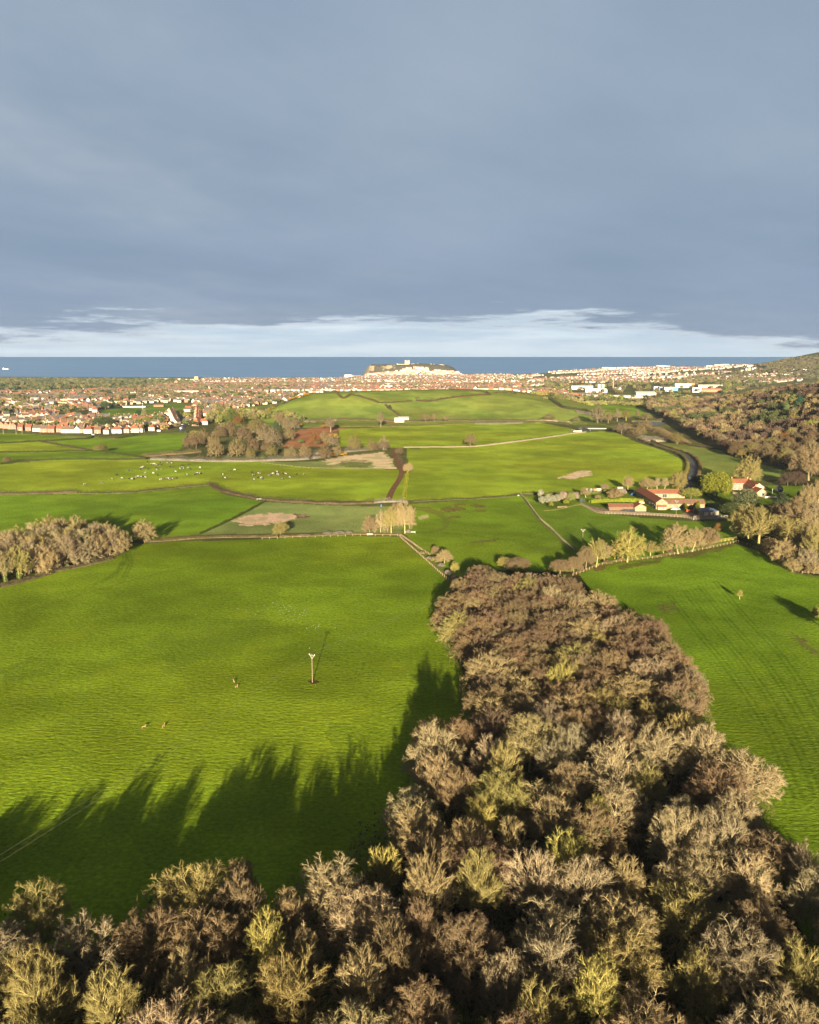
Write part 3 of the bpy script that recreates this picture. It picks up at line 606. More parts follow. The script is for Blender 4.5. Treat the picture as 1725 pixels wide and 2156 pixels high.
# landmark trees: crown middle (x, y), crown width, form, colour, label
KEY = [
 (690,1868,178,'round','pale','largest pale tan leafless tree, wide dome over the edge of the big left field'),
 (805,1830,84,'tall','yellow','upright yellowish tree with upswept twigs just right of the largest pale tree'),
 (905,1868,118,'ash','tan','tall tan leafless tree with a forked trunk and fan of upswept branches'),
 (1010,1855,104,'ash','olive','tall olive tinged bare tree beside the forked tan tree'),
 (1160,1945,168,'oak','pale','pale oak like tree with thick crooked orange lit trunk near the bottom of the picture'),
 (918,1575,140,'oak','pale','spreading pale bare tree bulging over the field at the narrow neck of the wood'),
 (1040,1408,142,'round','tan','broad golden tan dome of twigs at the left edge of the brown belt'),
 (1100,1455,100,'round','tan','tan twiggy crown just right of the golden dome on the belt edge'),
 (1182,1434,74,'ash','yellow','small yellow bare tree in the middle of the brown belt'),
 (1325,1455,150,'dome','tan','large round sandy brown crown on the right half of the belt'),
 (1440,1450,110,'dome','brown','brown crown at the right corner of the belt beside the right hand field'),
 (1300,1612,150,'ash','pale','pale upswept bare tree, left one of the pale row across the wood'),
 (1395,1575,130,'ash','pale','pale bare tree with tall bare stems in the middle of the pale row'),
 (1480,1580,120,'ash','pale','pale bare tree right of centre in the pale row'),
 (1570,1625,150,'round','pale','pale grey bare tree leaning over the right field at the end of the pale row'),
 (1300,1690,150,'oak','pale','pale spreading tree with looping branches just in front of the pale row'),
 (1425,1765,120,'ash','pale','pale bare tree whose bleached limbs show in a gap of the wood'),
 (1515,1770,140,'ash','grey','tall grey green bare tree with an ivy covered trunk'),
 (1615,1800,178,'dome','brown','large rounded brown crown at the right edge of the wood'),
 (1440,1925,210,'oak','olive','very wide olive brown oak like crown low on the right side of the wood'),
 (1600,1960,150,'dome','brown','dark brown crown beside the wide olive crown at lower right'),
 (555,1985,104,'tall','yellow','bright yellow lichen covered small tree low on the left of the wood'),
 (75,1905,130,'oak','olive','olive spreading bare tree at the lower left corner of the field'),
 (400,1875,170,'round','olive','olive brown tree with rusty buds at the field edge left of the largest pale tree'),
 (505,1850,80,'dome','brown','brown twiggy crown touching the field left of the largest pale tree'),
 (395,2055,120,'oak','tan','tan gnarled bare tree near the bottom edge, left of centre'),
 (640,2000,75,'oak','tan','small tan bare tree in a dark gap under the largest pale tree'),
 (180,1985,170,'oak','grey','grey brown wide bare tree at lower left'),
 (90,2110,150,'ash','olive','olive bare tree cut by the bottom left corner'),
 (240,2110,120,'tall','olive','upright olive bare tree at the bottom edge near the left corner'),
 (1260,1720,70,'tall','yellow','small yellowish upright tree in the middle of the wood'),
 (870,1745,140,'round','tan','tan dome with radiating grey branches near the inner corner of the field'),
 (1010,1725,90,'tall','yellow','yellow green upswept bare tree behind the tall forked tree'),
 (1060,1620,90,'ash','olive','slender olive bare tree in the neck of the wood'),
 (1220,1290,90,'round','tan','tan crown standing out of the brown belt near its far end'),
 (1160,1258,60,'ash','pale','pale slim crown at the far end of the belt'),
 (1260,1270,100,'round','tan','rounded tan crown at the far right shoulder of the belt'),
 (1255,2080,110,'tall','yellow','ivy wrapped yellow green tree in the middle of the bottom edge'),
 (1700,1835,90,'ash','grey','grey bare tree at the right frame edge above the lower right corner'),
 (1370,1650,90,'ash','olive','olive bare tree in the dark gap below the pale row'),
 (1310,1850,100,'round','tan','tan crown behind the wide olive crown'),
 (1060,2060,110,'dome','grey','grey brown crown at the bottom edge beside the thick crooked trunk'),
 (1460,2060,130,'oak','olive','olive gnarled crown at the bottom edge under the wide olive crown'),
 (1680,2050,110,'tall','olive','upright olive green bare tree at the bottom right corner'),
 (760,2070,120,'tall','tan','tan upswept bare tree at the bottom edge left of the middle'),
]
IVY = None
def ivy_mesh():
    global IVY
    if IVY is None:
        IVY = []
        for i in range(2):
            rs = np.random.RandomState(i + 70); n = 1500; t = rs.rand(n) ** 1.3; a = rs.rand(n) * 6.283; r = .3 + .55 * rs.rand(n) * (1 - .5 * t); P = np.stack([r * np.cos(a), r * np.sin(a), t * 8.5], 1)
            br = rs.randint(0, 4, n); up = t > .45; P[:, 0] += up * np.cos(br * 1.57) * (t - .45) * 4.2; P[:, 1] += up * np.sin(br * 1.57) * (t - .45) * 4.2
            V, F = leaf_tris(rs, P, .30); IVY.append(mixed_mesh('ivy', [], [(V, F)], LEAF))
    return random.choice(IVY)
spots = []      # x, y, radius
keyinfo = []
STH = dict(round=13.5, dome=12., ash=15.5, tall=14.5, oak=13., scrub=6)
for x, yc, w_, st, ck, lab in KEY:
    H = STH[st] * (1.0 if w_ > 100 else .86); H *= 1.2 if 'neck' in lab else 1; P = PX(x, yc, H * .62); sl = math.sqrt(P.x**2 + P.y**2 + (CAM_H - H * .6 - P.z)**2); W_ = w_ * sl / FPX
    i = random.randrange(3); tm, cm, top, ext, _ = variant(st, i, 0); s = H / top; wide = min(1.5, max(.6, (W_ / (2 * ext)) / s))
    e = place_tree(st, i, 0, P, H, jit(TC[ck][0], .05), jit(TC[ck][1], .05), 'bare_tree', lab, 'tree', None, wide)
    if 'ivy' in lab: link('ivy', ivy_mesh(), e, color=(.05, .085, .012))
    spots.append((P.x, P.y, W_ / 2)); keyinfo.append((P.x, P.y, lab))
SHORT = {}
def rel_label(x, y, desc):
    """name the nearest landmark tree and the side this one stands on"""
    best = min(keyinfo, key=lambda k: (k[0]-x)**2 + (k[1]-y)**2); dx, dy = x - best[0], y - best[1]; d_ = math.hypot(dx, dy)
    side = ('right of' if dx > 0 else 'left of') if abs(dx) > abs(dy) else ('behind' if dy > 0 else 'in front of')
    nm = SHORTN.get(best[2], 'landmark tree'); return f'{desc} {"close " if d_ < 9 else "farther "}{side} {nm}'
SHORTN = {k[5]: n for k, n in zip(KEY, ['the largest pale tree','the upright yellowish tree','the forked tan tree','the tall olive tinged tree','the crooked orange lit trunk','the pale tree at the neck','the golden tan dome','the tan crown by the dome','the small yellow belt tree','the sandy round crown','the belt corner crown','the left tree of the pale row','the middle tree of the pale row','the right tree of the pale row','the last pale row tree','the looping pale tree','the bleached limbs in the gap','the grey green ivy tree','the large brown edge crown','the very wide olive crown','the dark brown lower crown','the bright yellow tree','the lower left olive tree','the rusty budded tree','the brown crown at the field edge','the tan gnarled tree','the small tan tree in the gap','the wide grey brown tree','the bottom left corner tree','the upright olive tree','the small yellowish mid wood tree','the tan dome at the inner corner','the yellow green upswept tree','the slender olive neck tree','the tan far belt crown','the pale slim far crown','the right shoulder crown','the ivy wrapped tree','the grey tree at the right frame','the olive tree in the dark gap','the tan crown behind the wide one','the grey brown bottom crown','the olive gnarled bottom crown','the upright bottom right tree','the upswept bottom tree'])}
used_lab = {}
def uniq(lab):
    used_lab[lab] = used_lab.get(lab, 0) + 1; return lab
cand = []; nfill = 0
rs = np.random.RandomState(4)
for k in range(26000):
    x = rs.uniform(-130, 190); y = rs.uniform(94, 430)
    belt = y > 215
    H = rs.uniform(10.5, 13.0) if belt else rs.uniform(12.3, 14.6)
    Rr = H * (.44 if belt else .44)
    g = ground(x, y) if y > 100 else 0.0
    if not (in_out(x, y, g + H * .97) and in_out(x - Rr * .85, y, g + H * .62) and in_out(x + Rr * .95, y, g + H * .62)): continue
    if y < 100 and abs(x) > 100: continue
    md = (Rr * .92)
    if any((x-a)**2 + (y-b)**2 < ((md * .78 + r_ * .74) * (.88 if belt else 1)) ** 2 for a, b, r_ in spots): continue
    spots.append((x, y, Rr)); cand.append((x, y, H, belt))
print('fill trees', len(cand))
CW = {'pale': 'pale tan', 'tan': 'tan', 'brown': 'brown', 'purple': 'purplish brown', 'olive': 'olive', 'yellow': 'yellowish', 'grey': 'grey brown'}
for x, y, H, belt in cand:
    px, py = to_px(x, y, H * .6); far = y > 275
    if belt: ck = random.choices(['purple', 'brown', 'tan', 'olive', 'grey'], [52, 30, 7, 5, 6] if far else [34, 34, 12, 12, 8])[0]; st = random.choices(['dome', 'round', 'ash'], [80, 15, 5])[0]
    else: ck = random.choices(['brown', 'purple', 'grey', 'tan', 'olive', 'yellow', 'pale'], [24, 12, 18, 24, 12, 1, 9])[0]; st = random.choices(['dome', 'round', 'ash', 'oak', 'tall'], [34, 30, 20, 12, 4])[0]
    kind = dict(dome='domed', round='rounded', ash='upswept', oak='gnarled', tall='slim upright')[st]
    lab = rel_label(x, y, f'{CW[ck]} {kind} bare tree')
    tm, cm, top, ext, _ = variant(st, 0, 0)
    e = place_tree(st, random.randrange(4), 0, (x, y, ground(x, y)), H, jit(TC[ck][0], .16), jit(TC[ck][1], .1), 'bare_tree', lab, 'tree', 'bare trees crowding the wood', random.uniform(.92, 1.15) * (1.12 if belt else 1.0))
    if random.random() < (.10 if belt else .22): link('ivy', ivy_mesh(), e, color=jit((.045, .075, .012), .3))
# low growth under the trees, nobody could count it
rs = np.random.RandomState(8); n = 26000; gx = rs.uniform(-130, 190, n * 4); gy = rs.uniform(95, 430, n * 4)
pxx, pyy = to_px(gx, gy, 4.0); ok = inpoly(pxx, pyy, np.array(OUT)) & (vnoise(gx, gy, 9, 3) > .42); gx, gy = gx[ok][:n], gy[ok][:n]
P = np.stack([gx, gy, zf(gx, gy) + rs.rand(len(gx)) ** 2 * 1.6], 1); V, F = leaf_tris(rs, P, .55)
n2_ = 90000; hx, hy = rs.uniform(-130, 190, n2_ * 3), rs.uniform(95, 430, n2_ * 3); ax, ay = to_px(hx, hy, 9.0); ok = inpoly(ax, ay, np.array(OUT)); hx, hy = hx[ok][:n2_], hy[ok][:n2_]; hz_ = rs.rand(len(hx)) ** .8 * (3.0 + 5.0 * fbm(hx, hy, 7, 2, 13)); P2 = np.stack([hx, hy, zf(hx, hy) + hz_], 1); d2 = unit(rs.normal(0, .5, (len(hx), 3)) + np.array([0, 0, 1.])); TW = spikes(np.stack([P2, P2 + d2 * (1.1 + rs.rand(len(hx), 1))], 1), np.full(len(hx), .045))
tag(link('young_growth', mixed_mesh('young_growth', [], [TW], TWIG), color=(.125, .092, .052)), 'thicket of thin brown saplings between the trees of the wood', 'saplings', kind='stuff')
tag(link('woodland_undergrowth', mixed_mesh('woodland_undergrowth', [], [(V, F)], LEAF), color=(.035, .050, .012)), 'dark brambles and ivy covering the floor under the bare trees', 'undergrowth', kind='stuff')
place_tree('ash', 1, 0, PX(1752, 1335), 9.5, TC['tan'][0], TC['tan'][1], 'field_tree', 'tan bare tree just beyond the right frame edge on the right field', 'tree')
# trees out of frame on the left whose shade reaches the field
for x, y, h in ((-88, 110, 13), (-98, 118, 13), (-106, 128, 12)): place_tree('round', 0, 0, (x, y, 0), h, TC['brown'][0], TC['brown'][1], 'bare_tree', 'brown bare tree at the far left beyond the big field corner', 'tree', 'bare trees crowding the wood')
# ---------------------------------------------------------------- other trees told apart one by one
random.seed(77)
# clump at the left edge: tall grey trees
LC = XY([(-60,1232),(0,1228),(60,1214),(116,1198),(177,1186),(236,1172),(250,1160),(232,1150),(150,1146),(60,1150),(0,1154),(-60,1160)]); rs = np.random.RandomState(3); pts = []
for k in range(4000):
    x = rs.uniform(LC[:, 0].min(), LC[:, 0].max()); y = rs.uniform(LC[:, 1].min(), LC[:, 1].max())
    if inpoly(np.array([x]), np.array([y]), LC)[0] and all((x-a)**2 + (y-b)**2 > 6.2**2 for a, b in pts): pts.append((x, y))
print('left clump', len(pts))
for k, (x, y) in enumerate(sorted(pts)[-52:]):
    ck = random.choice(['pale', 'grey', 'olive', 'tan', 'grey']); st = random.choice(['ash', 'round', 'bush', 'ash', 'bush']); px, py = to_px(x, y, 0)
    row = 'front' if dist_line(np.array([x]), np.array([y]), XY([(-60,1232),(0,1228),(116,1198),(177,1186),(236,1172)]))[0] < 12 else 'inner'
    side = 'left part' if px < 70 else 'middle' if px < 160 else 'right end'
    e = place_tree(st, random.randrange(3), 0, (x, y, ground(x, y)), random.uniform(13, 16.5) * (.85 if px > 200 else 1), jit(TC[ck][0]), jit(TC[ck][1]), 'copse_tree', f'{CW[ck]} {"slim" if st == "tall" else "upswept" if st == "ash" else "rounded"} bare tree, {row} rows, {side} of the left edge clump', 'tree', 'bare trees of the left edge clump', random.uniform(.8, 1.0))
    if random.random() < .3: link('ivy', ivy_mesh(), e, color=(.07, .10, .02))
F_ = lambda zx, zy: (552 + zx * .34, 897 + zy * .34)       # picture grid of the middle view
S_ = lambda zx, zy: (1138.6 + zx * .34, 862.6 + zy * .34)  # right view
V_ = lambda zx, zy: (1138.6 + zx * .34, 724.5 + zy * .34)  # far right view
M_ = lambda zx, zy: (379.6 + zx * .28, 848.8 + zy * .28)   # centre copse view
N_ = lambda zx, zy: (552 + zx * .34, 724.5 + zy * .34)     # hill view
tl = [
 (305, 1143, 60, 47, 'oak', 'tan', 'lone tan oak like tree standing right of the left edge clump at the field hedge'),
 (*F_(885, 665), 52, 66, 'round', 'tan', 'largest tan bare tree of the group where the farm track meets the hedge'),
 (*F_(800, 668), 44, 56, 'ash', 'olive', 'olive bare tree in the middle of the group at the end of the farm track'),
 (*F_(735, 662), 36, 46, 'oak', 'pale', 'pale looping bare tree on the left side of the group by the farm track'),
 (*F_(665, 668), 42, 40, 'oak', 'brown', 'small brown spreading tree with a bare foot, left of the farm track group'),
 (*F_(840, 600), 40, 42, 'round', 'brown', 'brown bare tree at the back of the group by the farm track'),
 (*F_(905, 292), 27, 22, 'dome', 'tan', 'round beige tree at the top of the yellow green hedge beside the brown track'),
 (*F_(848, 185), 22, 20, 'dome', 'brown', 'dark brown round tree at the bend of the brown track by the stone wall'),
 (*F_(1288, 132), 32, 31, 'dome', 'tan', 'lone round tree standing on the stone wall between the two bright fields'),
 (*F_(570, 150), 36, 24, 'dome', 'olive', 'olive bush like tree left of the track bend beyond the straw patch'),
 (*F_(690, 152), 24, 18, 'dome', 'brown', 'brown small tree in the hedge above the straw patch'),
 (*F_(750, 150), 30, 20, 'dome', 'grey', 'grey green round tree at the right end of the hedge above the straw patch'),
 (*F_(1130, 855), 40, 30, 'dome', 'tan', 'beige rounded tree by the diagonal ditch above the brown belt'),
 (*F_(1195, 915), 22, 26, 'ash', 'yellow', 'small pale yellow tree at the tip of the diagonal ditch'),
 (*F_(1072, 800), 20, 20, 'dome', 'brown', 'small brown bush tree along the diagonal ditch'),
 (*F_(1500, 875), 34, 22, 'dome', 'yellow', 'small yellow olive crown at the far end of the brown belt'),
 (*F_(1580, 890), 60, 26, 'dome', 'brown', 'low brown crown behind the far end of the brown belt'),
 (*F_(115, 668), 40, 26, 'scrub', 'olive', 'thin olive bush tree in the pale reed field below the pink patch'),
 (211, 952, 33, 17, 'dome', 'olive', 'round olive tree alone on the hedge between the far left fields'),
 (15, 975, 18, 13, 'dome', 'brown', 'small brown tree on the hedge at the far left edge'),
 (*S_(537, 945), 78, 72, 'oak', 'yellow', 'big pale yellow tree with a bright trunk on the fence below the farm'),
 (*S_(345, 975), 44, 60, 'ash', 'olive', 'upright olive tree with twin pale trunks left of the big pale yellow tree'),
 (*S_(395, 950), 34, 42, 'ash', 'tan', 'tan slim tree between the twin trunks and the big pale yellow tree'),
 (*S_(280, 985), 48, 46, 'round', 'brown', 'brown bare tree on the fence corner left of the twin trunk tree'),
 (*S_(205, 1010), 44, 34, 'dome', 'brown', 'low brown crown where the fence meets the brown belt'),
 (*S_(120, 1015), 54, 30, 'dome', 'brown', 'low brown crown at the far right tip of the brown belt'),
 (*S_(460, 925), 30, 30, 'ash', 'yellow', 'small yellowish tree just left of the big pale yellow tree'),
 (*S_(680, 905), 36, 30, 'ash', 'olive', 'small olive tree right of the big pale yellow tree'),
 (*S_(760, 893), 24, 22, 'ash', 'olive', 'smallest olive tree in the fence row below the farm'),
 (*S_(853, 893), 66, 60, 'round', 'tan', 'rounded tan tree in the middle of the fence row below the farm'),
 (*S_(940, 880), 46, 48, 'round', 'tan', 'tan tree close right of the rounded one in the fence row'),
 (*S_(1035, 860), 60, 42, 'dome', 'brown', 'brown flat topped tree at the right end of the fence row'),
 (*S_(1097, 760), 16, 19, 'ash', 'orange', 'tiny orange budded sapling alone on the paddock grass below the shed'),
 (*S_(660, 498), 34, 26, 'round', 'tan', 'tan bare tree behind the left end of the long farm building'),
 (*S_(722, 496), 18, 26, 'tall', 'pale', 'slim birch with white trunk behind the farm building, left one of two'),
 (*S_(766, 498), 18, 27, 'tall', 'pale', 'slim birch with white trunk behind the farm building, right one of two'),
 (*S_(853, 500), 38, 38, 'dome', 'olive', 'round olive tree behind the farm beside the road'),
 (*S_(540, 500), 26, 30, 'ash', 'tan', 'thin tan tree left of the farm behind the garden'),
 (*S_(280, 545), 26, 22, 'ash', 'tan', 'small tan tree behind the white garden tanks'),
 (*S_(395, 500), 20, 14, 'dome', 'grey', 'small grey crown behind the garden tanks'),
 (*S_(460, 545), 40, 20, 'scrub', 'tan', 'low tan bush left of the parked blue cars'),
 (*S_(1290, 480), 64, 62, 'round', 'olive', 'tall spreading olive tree behind the red roofed house'),
 (*S_(1290, 800), 80, 66, 'round', 'olive', 'wide olive crown at the upper left of the right hand wood'),
 (*S_(1350, 830), 78, 72, 'ash', 'olive', 'largest olive crown over the corner of the paddock'),
 (*S_(1520, 810), 70, 50, 'oak', 'olive', 'olive branching crown in the middle of the right hand wood'),
 (*S_(1570, 740), 76, 60, 'oak', 'brown', 'brown oak crown behind the middle of the right hand wood'),
 (*S_(1650, 620), 40, 50, 'ash', 'tan', 'pale golden birch like tree right of the lawn with the black dish'),
 (*S_(1715, 600), 30, 56, 'tall', 'tan', 'pale slim tree at the right edge beyond the lawn'),
 (*S_(1495, 960), 60, 52, 'oak', 'tan', 'bare tan tree with a forked pale trunk on the fence of the right field'),
 (*S_(1420, 900), 44, 34, 'dome', 'brown', 'brown crown left of the forked pale trunk'),
 (*S_(1640, 1000), 46, 44, 'ash', 'grey', 'grey bare tree at the right fence near the frame edge'),
 (*S_(1700, 960), 60, 80, 'ash', 'olive', 'tall ivy covered tree at the right frame edge above the fence'),
 (*S_(1600, 900), 60, 56, 'oak', 'brown', 'brown bare crown over the dark gap of the right hand wood'),
 (*S_(1690, 800), 60, 50, 'oak', 'tan', 'tan crown at the right frame edge of the right hand wood'),
 (*S_(1470, 700), 50, 40, 'dome', 'brown', 'brown crown left of the dark conifer by the lawn'),
 (*S_(1700, 690), 46, 40, 'round', 'grey', 'grey crown at the right frame edge above the wood'),
 (*S_(1560, 1000), 40, 26, 'scrub', 'tan', 'scrubby tan bush on the right field fence'),
 (*S_(1690, 1015), 36, 22, 'scrub', 'tan', 'scrubby tan bush at the right frame edge by the fence'),
 (*S_(1660, 440), 80, 70, 'round', 'brown', 'large brown crown at the edge of the hillside wood beside the field'),
 (*S_(1530, 470), 40, 26, 'dome', 'dark', 'dark bare crown at the left end of the shadowed tree row'),  # row of crowns in the dark brown twig colour
 (*S_(1580, 468), 40, 28, 'dome', 'dark', 'dark bare crown in the middle of the shadowed tree row'),
 (1558, 1262, 13, 20, 'tall', 'yellow', 'tiny bare sapling standing alone on the right hand field'),
 (1718, 1300, 22, 22, 'scrub', 'yellow', 'small yellow bush at the right frame edge on the field'),
 (*N_(735, 515), 20, 34, 'tall', 'grey', 'tall grey tree on the hedge left of the white cottage'),
 (*N_(1015, 485), 26, 20, 'round', 'tan', 'small tan tree on the hedge right of the white cottage'),
 (*N_(1068, 480), 16, 18, 'round', 'tan', 'slim tan tree close right of the small hedge tree'),
 (*N_(1135, 482), 16, 14, 'round', 'tan', 'small round tree farther along the hedge at the hill foot'),
 (*N_(110, 520), 30, 34, 'ash', 'tan', 'tall tan tree at the left foot of the grassy hill'),
 (*N_(425, 545), 26, 32, 'tall', 'grey', 'tall pale grey tree right of the red soil bank'),
 (*V_(355, 500), 36, 38, 'round', 'grey', 'tall grey brown tree left of the pond'),
 (*V_(418, 490), 20, 24, 'ash', 'tan', 'tan slim tree between the tall grey one and the pond'),
 (*V_(475, 480), 22, 27, 'ash', 'pale', 'pale upright tree left of the pond'),
 (*V_(530, 475), 26, 22, 'ash', 'yellow', 'yellowish tree at the left end of the pond'),
 (*V_(602, 460), 12, 18, 'ash', 'tan', 'slim tan tree behind the pond'),
 (*V_(655, 475), 32, 16, 'dome', 'tan', 'low tan bush tree over the far bank of the pond'),
 (*V_(845, 620), 34, 24, 'dome', 'olive', 'round olive bush beside the white blossom by the road'),
 (*V_(500, 560), 44, 26, 'dome', 'grey', 'grey brown crown beside the road bend'),
 (*V_(600, 575), 40, 24, 'dome', 'tan', 'tan crown right of the road bend'),
 (*V_(640, 530), 36, 20, 'dome', 'tan', 'low tan crown in front of the pond'),
 (*V_(50, 475), 30, 16, 'round', 'tan', 'small tan tree at the right foot of the grassy hill'),
 (*V_(215, 480), 20, 10, 'dome', 'grey', 'small grey bush on the wall at the right hill foot'),
]
for k, (zx, zy, zw, ck, st, desc) in enumerate([
 (60,330,100,'brown','bush','left most brown'),(120,345,130,'purple','round','large brown'),(180,300,110,'tan','bush','tan'),(250,330,110,'tan','bush','sandy'),(300,260,110,'brown','bush','brown'),(370,250,130,'brown','bush','brown hilltop'),
 (270,400,130,'tan','bush','beige front'),(430,400,140,'tan','bush','large sandy front'),(385,170,130,'green','round','green brown'),(435,180,90,'orange','round','orange brown'),(480,280,120,'brown','bush','brown'),(545,360,110,'purple','bush','brown'),
 (640,290,140,'grey','bush','grey brown'),(700,320,140,'grey','bush','grey brown twiggy'),(530,410,80,'olive','bush','olive front'),(650,360,90,'purple','bush','purplish'),(820,275,100,'tan','bush','tan lone'),(800,190,90,'grey','bush','grey'),(860,195,90,'grey','bush','grey'),
 (745,160,80,'pale','ash','tall pale'),(690,395,100,'olive','bush','yellow olive'),(830,425,120,'tan','bush','tan'),(940,415,110,'tan','bush','tan'),(1010,310,100,'orange','bush','rusty'),(1085,300,90,'tan','bush','beige'),(1150,320,90,'grey','bush','grey blossom'),
 (1090,415,120,'brown','bush','brown front'),(1180,395,90,'tan','bush','beige'),(1310,355,120,'olive','bush','olive'),(1440,355,90,'olive','bush','olive'),(1530,350,100,'pale','bush','pale grey'),(560,225,120,'olive','bush','olive'),(620,250,100,'brown','bush','brown')]):
    x, y = M_(zx, zy); where = 'left' if zx < 330 else 'middle' if zx < 700 else 'right' if zx < 1200 else 'far right'; dep = 'front' if zy > 370 else 'back' if zy < 260 else 'centre'
    tl.append((x, y, zw * .30, zw * .24 + 5, st, ck, f'{desc} rounded bare tree at the {where} {dep} of the copse below the hill', 'copse_tree'))
for a in tl: T(*a[:7], name=a[7] if len(a) > 7 else 'field_tree', group='bare trees of the central copse' if len(a) > 7 else None)
# evergreens and leafy trees
def Lf(kind, x, yb, w_, h_, col, label, name='evergreen_tree', group=None):
    P, W_, H_ = sizes(x, yb, w_, h_); return place_leafy(kind, random.randrange(2), P, H_, W_, col, name, label, 'tree', group)
Lf('mound', *S_(1090, 545), 56, 50, (.115, .120, .010), 'big round golden green evergreen tree between the farm and the red roofed house')
Lf('mound', *S_(988, 475), 34, 22, (.020, .035, .014), 'dark green evergreen bush left of the golden green evergreen')
Lf('round', *S_(930, 555), 38, 22, (.15, .15, .03), 'yellow green bushy tree at the end of the long farm building', 'garden_tree')
Lf('round', *S_(1268, 640), 48, 46, (.060, .068, .028), 'dark grey green pine in front of the red roofed house')
Lf('conifer', *S_(1490, 650), 34, 42, (.022, .032, .012), 'dark pointed conifer below the lawn with the black dish'); Lf('conifer', *S_(1450, 660), 26, 30, (.022, .030, .012), 'shorter dark conifer left of the pointed one'); Lf('conifer', *S_(1598, 590), 20, 26, (.045, .060, .014), 'small green conifer at the edge of the lawn')
Lf('mound', *S_(1478, 545), 10, 7, (.16, .20, .02), 'bright yellow green shrub under the black dish', 'garden_shrub')
Lf('mound', *S_(1245, 800), 26, 30, (.030, .040, .012), 'dark evergreen at the paddock corner by the right hand wood'); Lf('round', *S_(1180, 660), 40, 26, (.035, .045, .012), 'dark green bush at the end of the farm hedge', 'garden_shrub')
Lf('conifer', *M_(720, 190), 16, 16, (.035, .06, .02), 'small dark evergreen at the left foot of the grassy hill')
Lf('mound', *V_(1695, 540), 34, 20, (.15, .22, .01), 'bright lime green leafy tree at the right edge of the hillside wood', 'leafy_tree')
Lf('conifer', *V_(1600, 425), 24, 32, (.015, .05, .03), 'dark blue green conifer standing out of the hillside wood'); Lf('conifer', *V_(1520, 455), 14, 30, (.07, .10, .03), 'slim pale conifer on the hillside wood')
for x, y, w_, h_, k_, c, l in [(224, 902, 33, 23, 'round', (.035, .05, .015), 'big dark evergreen among the houses above the front row'), (206, 901, 20, 20, 'round', (.03, .055, .025), 'dark green conifer left of the big evergreen in the town'), (294, 880, 15, 17, 'round', (.02, .045, .015), 'dark evergreen right of the playing field'), (304, 884, 8, 20, 'poplar', (.14, .12, .06), 'pale bare poplar beside the dark evergreen by the playing field'),
   (310, 894, 17, 16, 'round', (.11, .13, .03), 'yellow green garden tree below the poplar'), (187, 902, 26, 14, 'round', (.13, .085, .05), 'russet garden tree in the front row gardens'), (200, 862, 16, 12, 'conifer', (.02, .04, .015), 'dark conifers left of the playing field, first one'), (222, 862, 18, 14, 'round', (.03, .055, .02), 'dark bushy evergreen at the left end of the playing field'), (240, 860, 14, 13, 'conifer', (.02, .045, .02), 'dark conifer nearest the pavilion side of the playing field'), (278, 845, 12, 12, 'poplar', (.03, .06, .02), 'dark columnar tree above the playing field'), (41, 857, 12, 10, 'round', (.15, .16, .02), 'yellow green tree among the left houses'), (505, 836, 7, 9, 'poplar', (.06, .08, .02), 'slim green tree beside the gabled houses')]: Lf(k_, x, y, w_, h_, c, l, 'town_tree')
# hillside wood on the right: the nearest and largest as single trees
rs = np.random.RandomState(17); HW = []
for k in range(30000):
    y = rs.uniform(740, 1950); x0 = np.interp(y, [650, 770, 917, 1392, 1700, 2000], [342, 336, 328, 398, 438, 520]); x = x0 + rs.rand() ** 1.0 * 420
    px, py = to_px(x, y, ground(x, y) + 6)
    if px > 1790: continue
    if y < 900 and x < x0 + 4: continue
    r_ = 5.2
    HW.append((x, y))
    if len(HW) > 9000: break
HW = np.array(HW); keep = []; grid = {}
for x, y in HW:
    g = (int(x // 9.3), int(y // 9.3))
    if any((x-a)**2 + (y-b)**2 < 9.3**2 for dx in (-1, 0, 1) for dy in (-1, 0, 1) for a, b in grid.get((g[0]+dx, g[1]+dy), [])): continue
    grid.setdefault(g, []).append((x, y)); keep.append((x, y))
keep.sort(key=lambda p: math.hypot(*p)); print('hillside', len(keep)); NH = 110
for k, (x, y) in enumerate(keep[:NH]):
    ck = random.choices(['brown', 'purple', 'tan', 'olive', 'grey', 'orange', 'dark'], [26, 16, 20, 16, 12, 3, 7])[0]; st = random.choices(['dome', 'round', 'ash'], [60, 25, 15])[0]; H = random.uniform(10, 15); px, py = to_px(x, y, ground(x, y) + H)
    ho = 'left end' if px < 1500 else 'middle' if px < 1620 else 'right end'; ve = 'foot' if py > 960 else 'lower slope'
    lod = 2 if y > 950 else 0
    place_tree(st, random.randrange(3), lod, (x, y, ground(x, y)), H, jit(tuple(v * .8 for v in TC[ck][0]), .18), jit(tuple(v * .6 for v in TC[ck][1])), 'hillside_tree', f'{dict(CW, orange="rusty", dark="dark brown")[ck]} {dict(dome="domed", round="rounded", ash="upswept")[st]} bare tree at the {ve}, {ho} of the hillside wood', 'tree', 'bare trees of the hillside wood', 1.08)
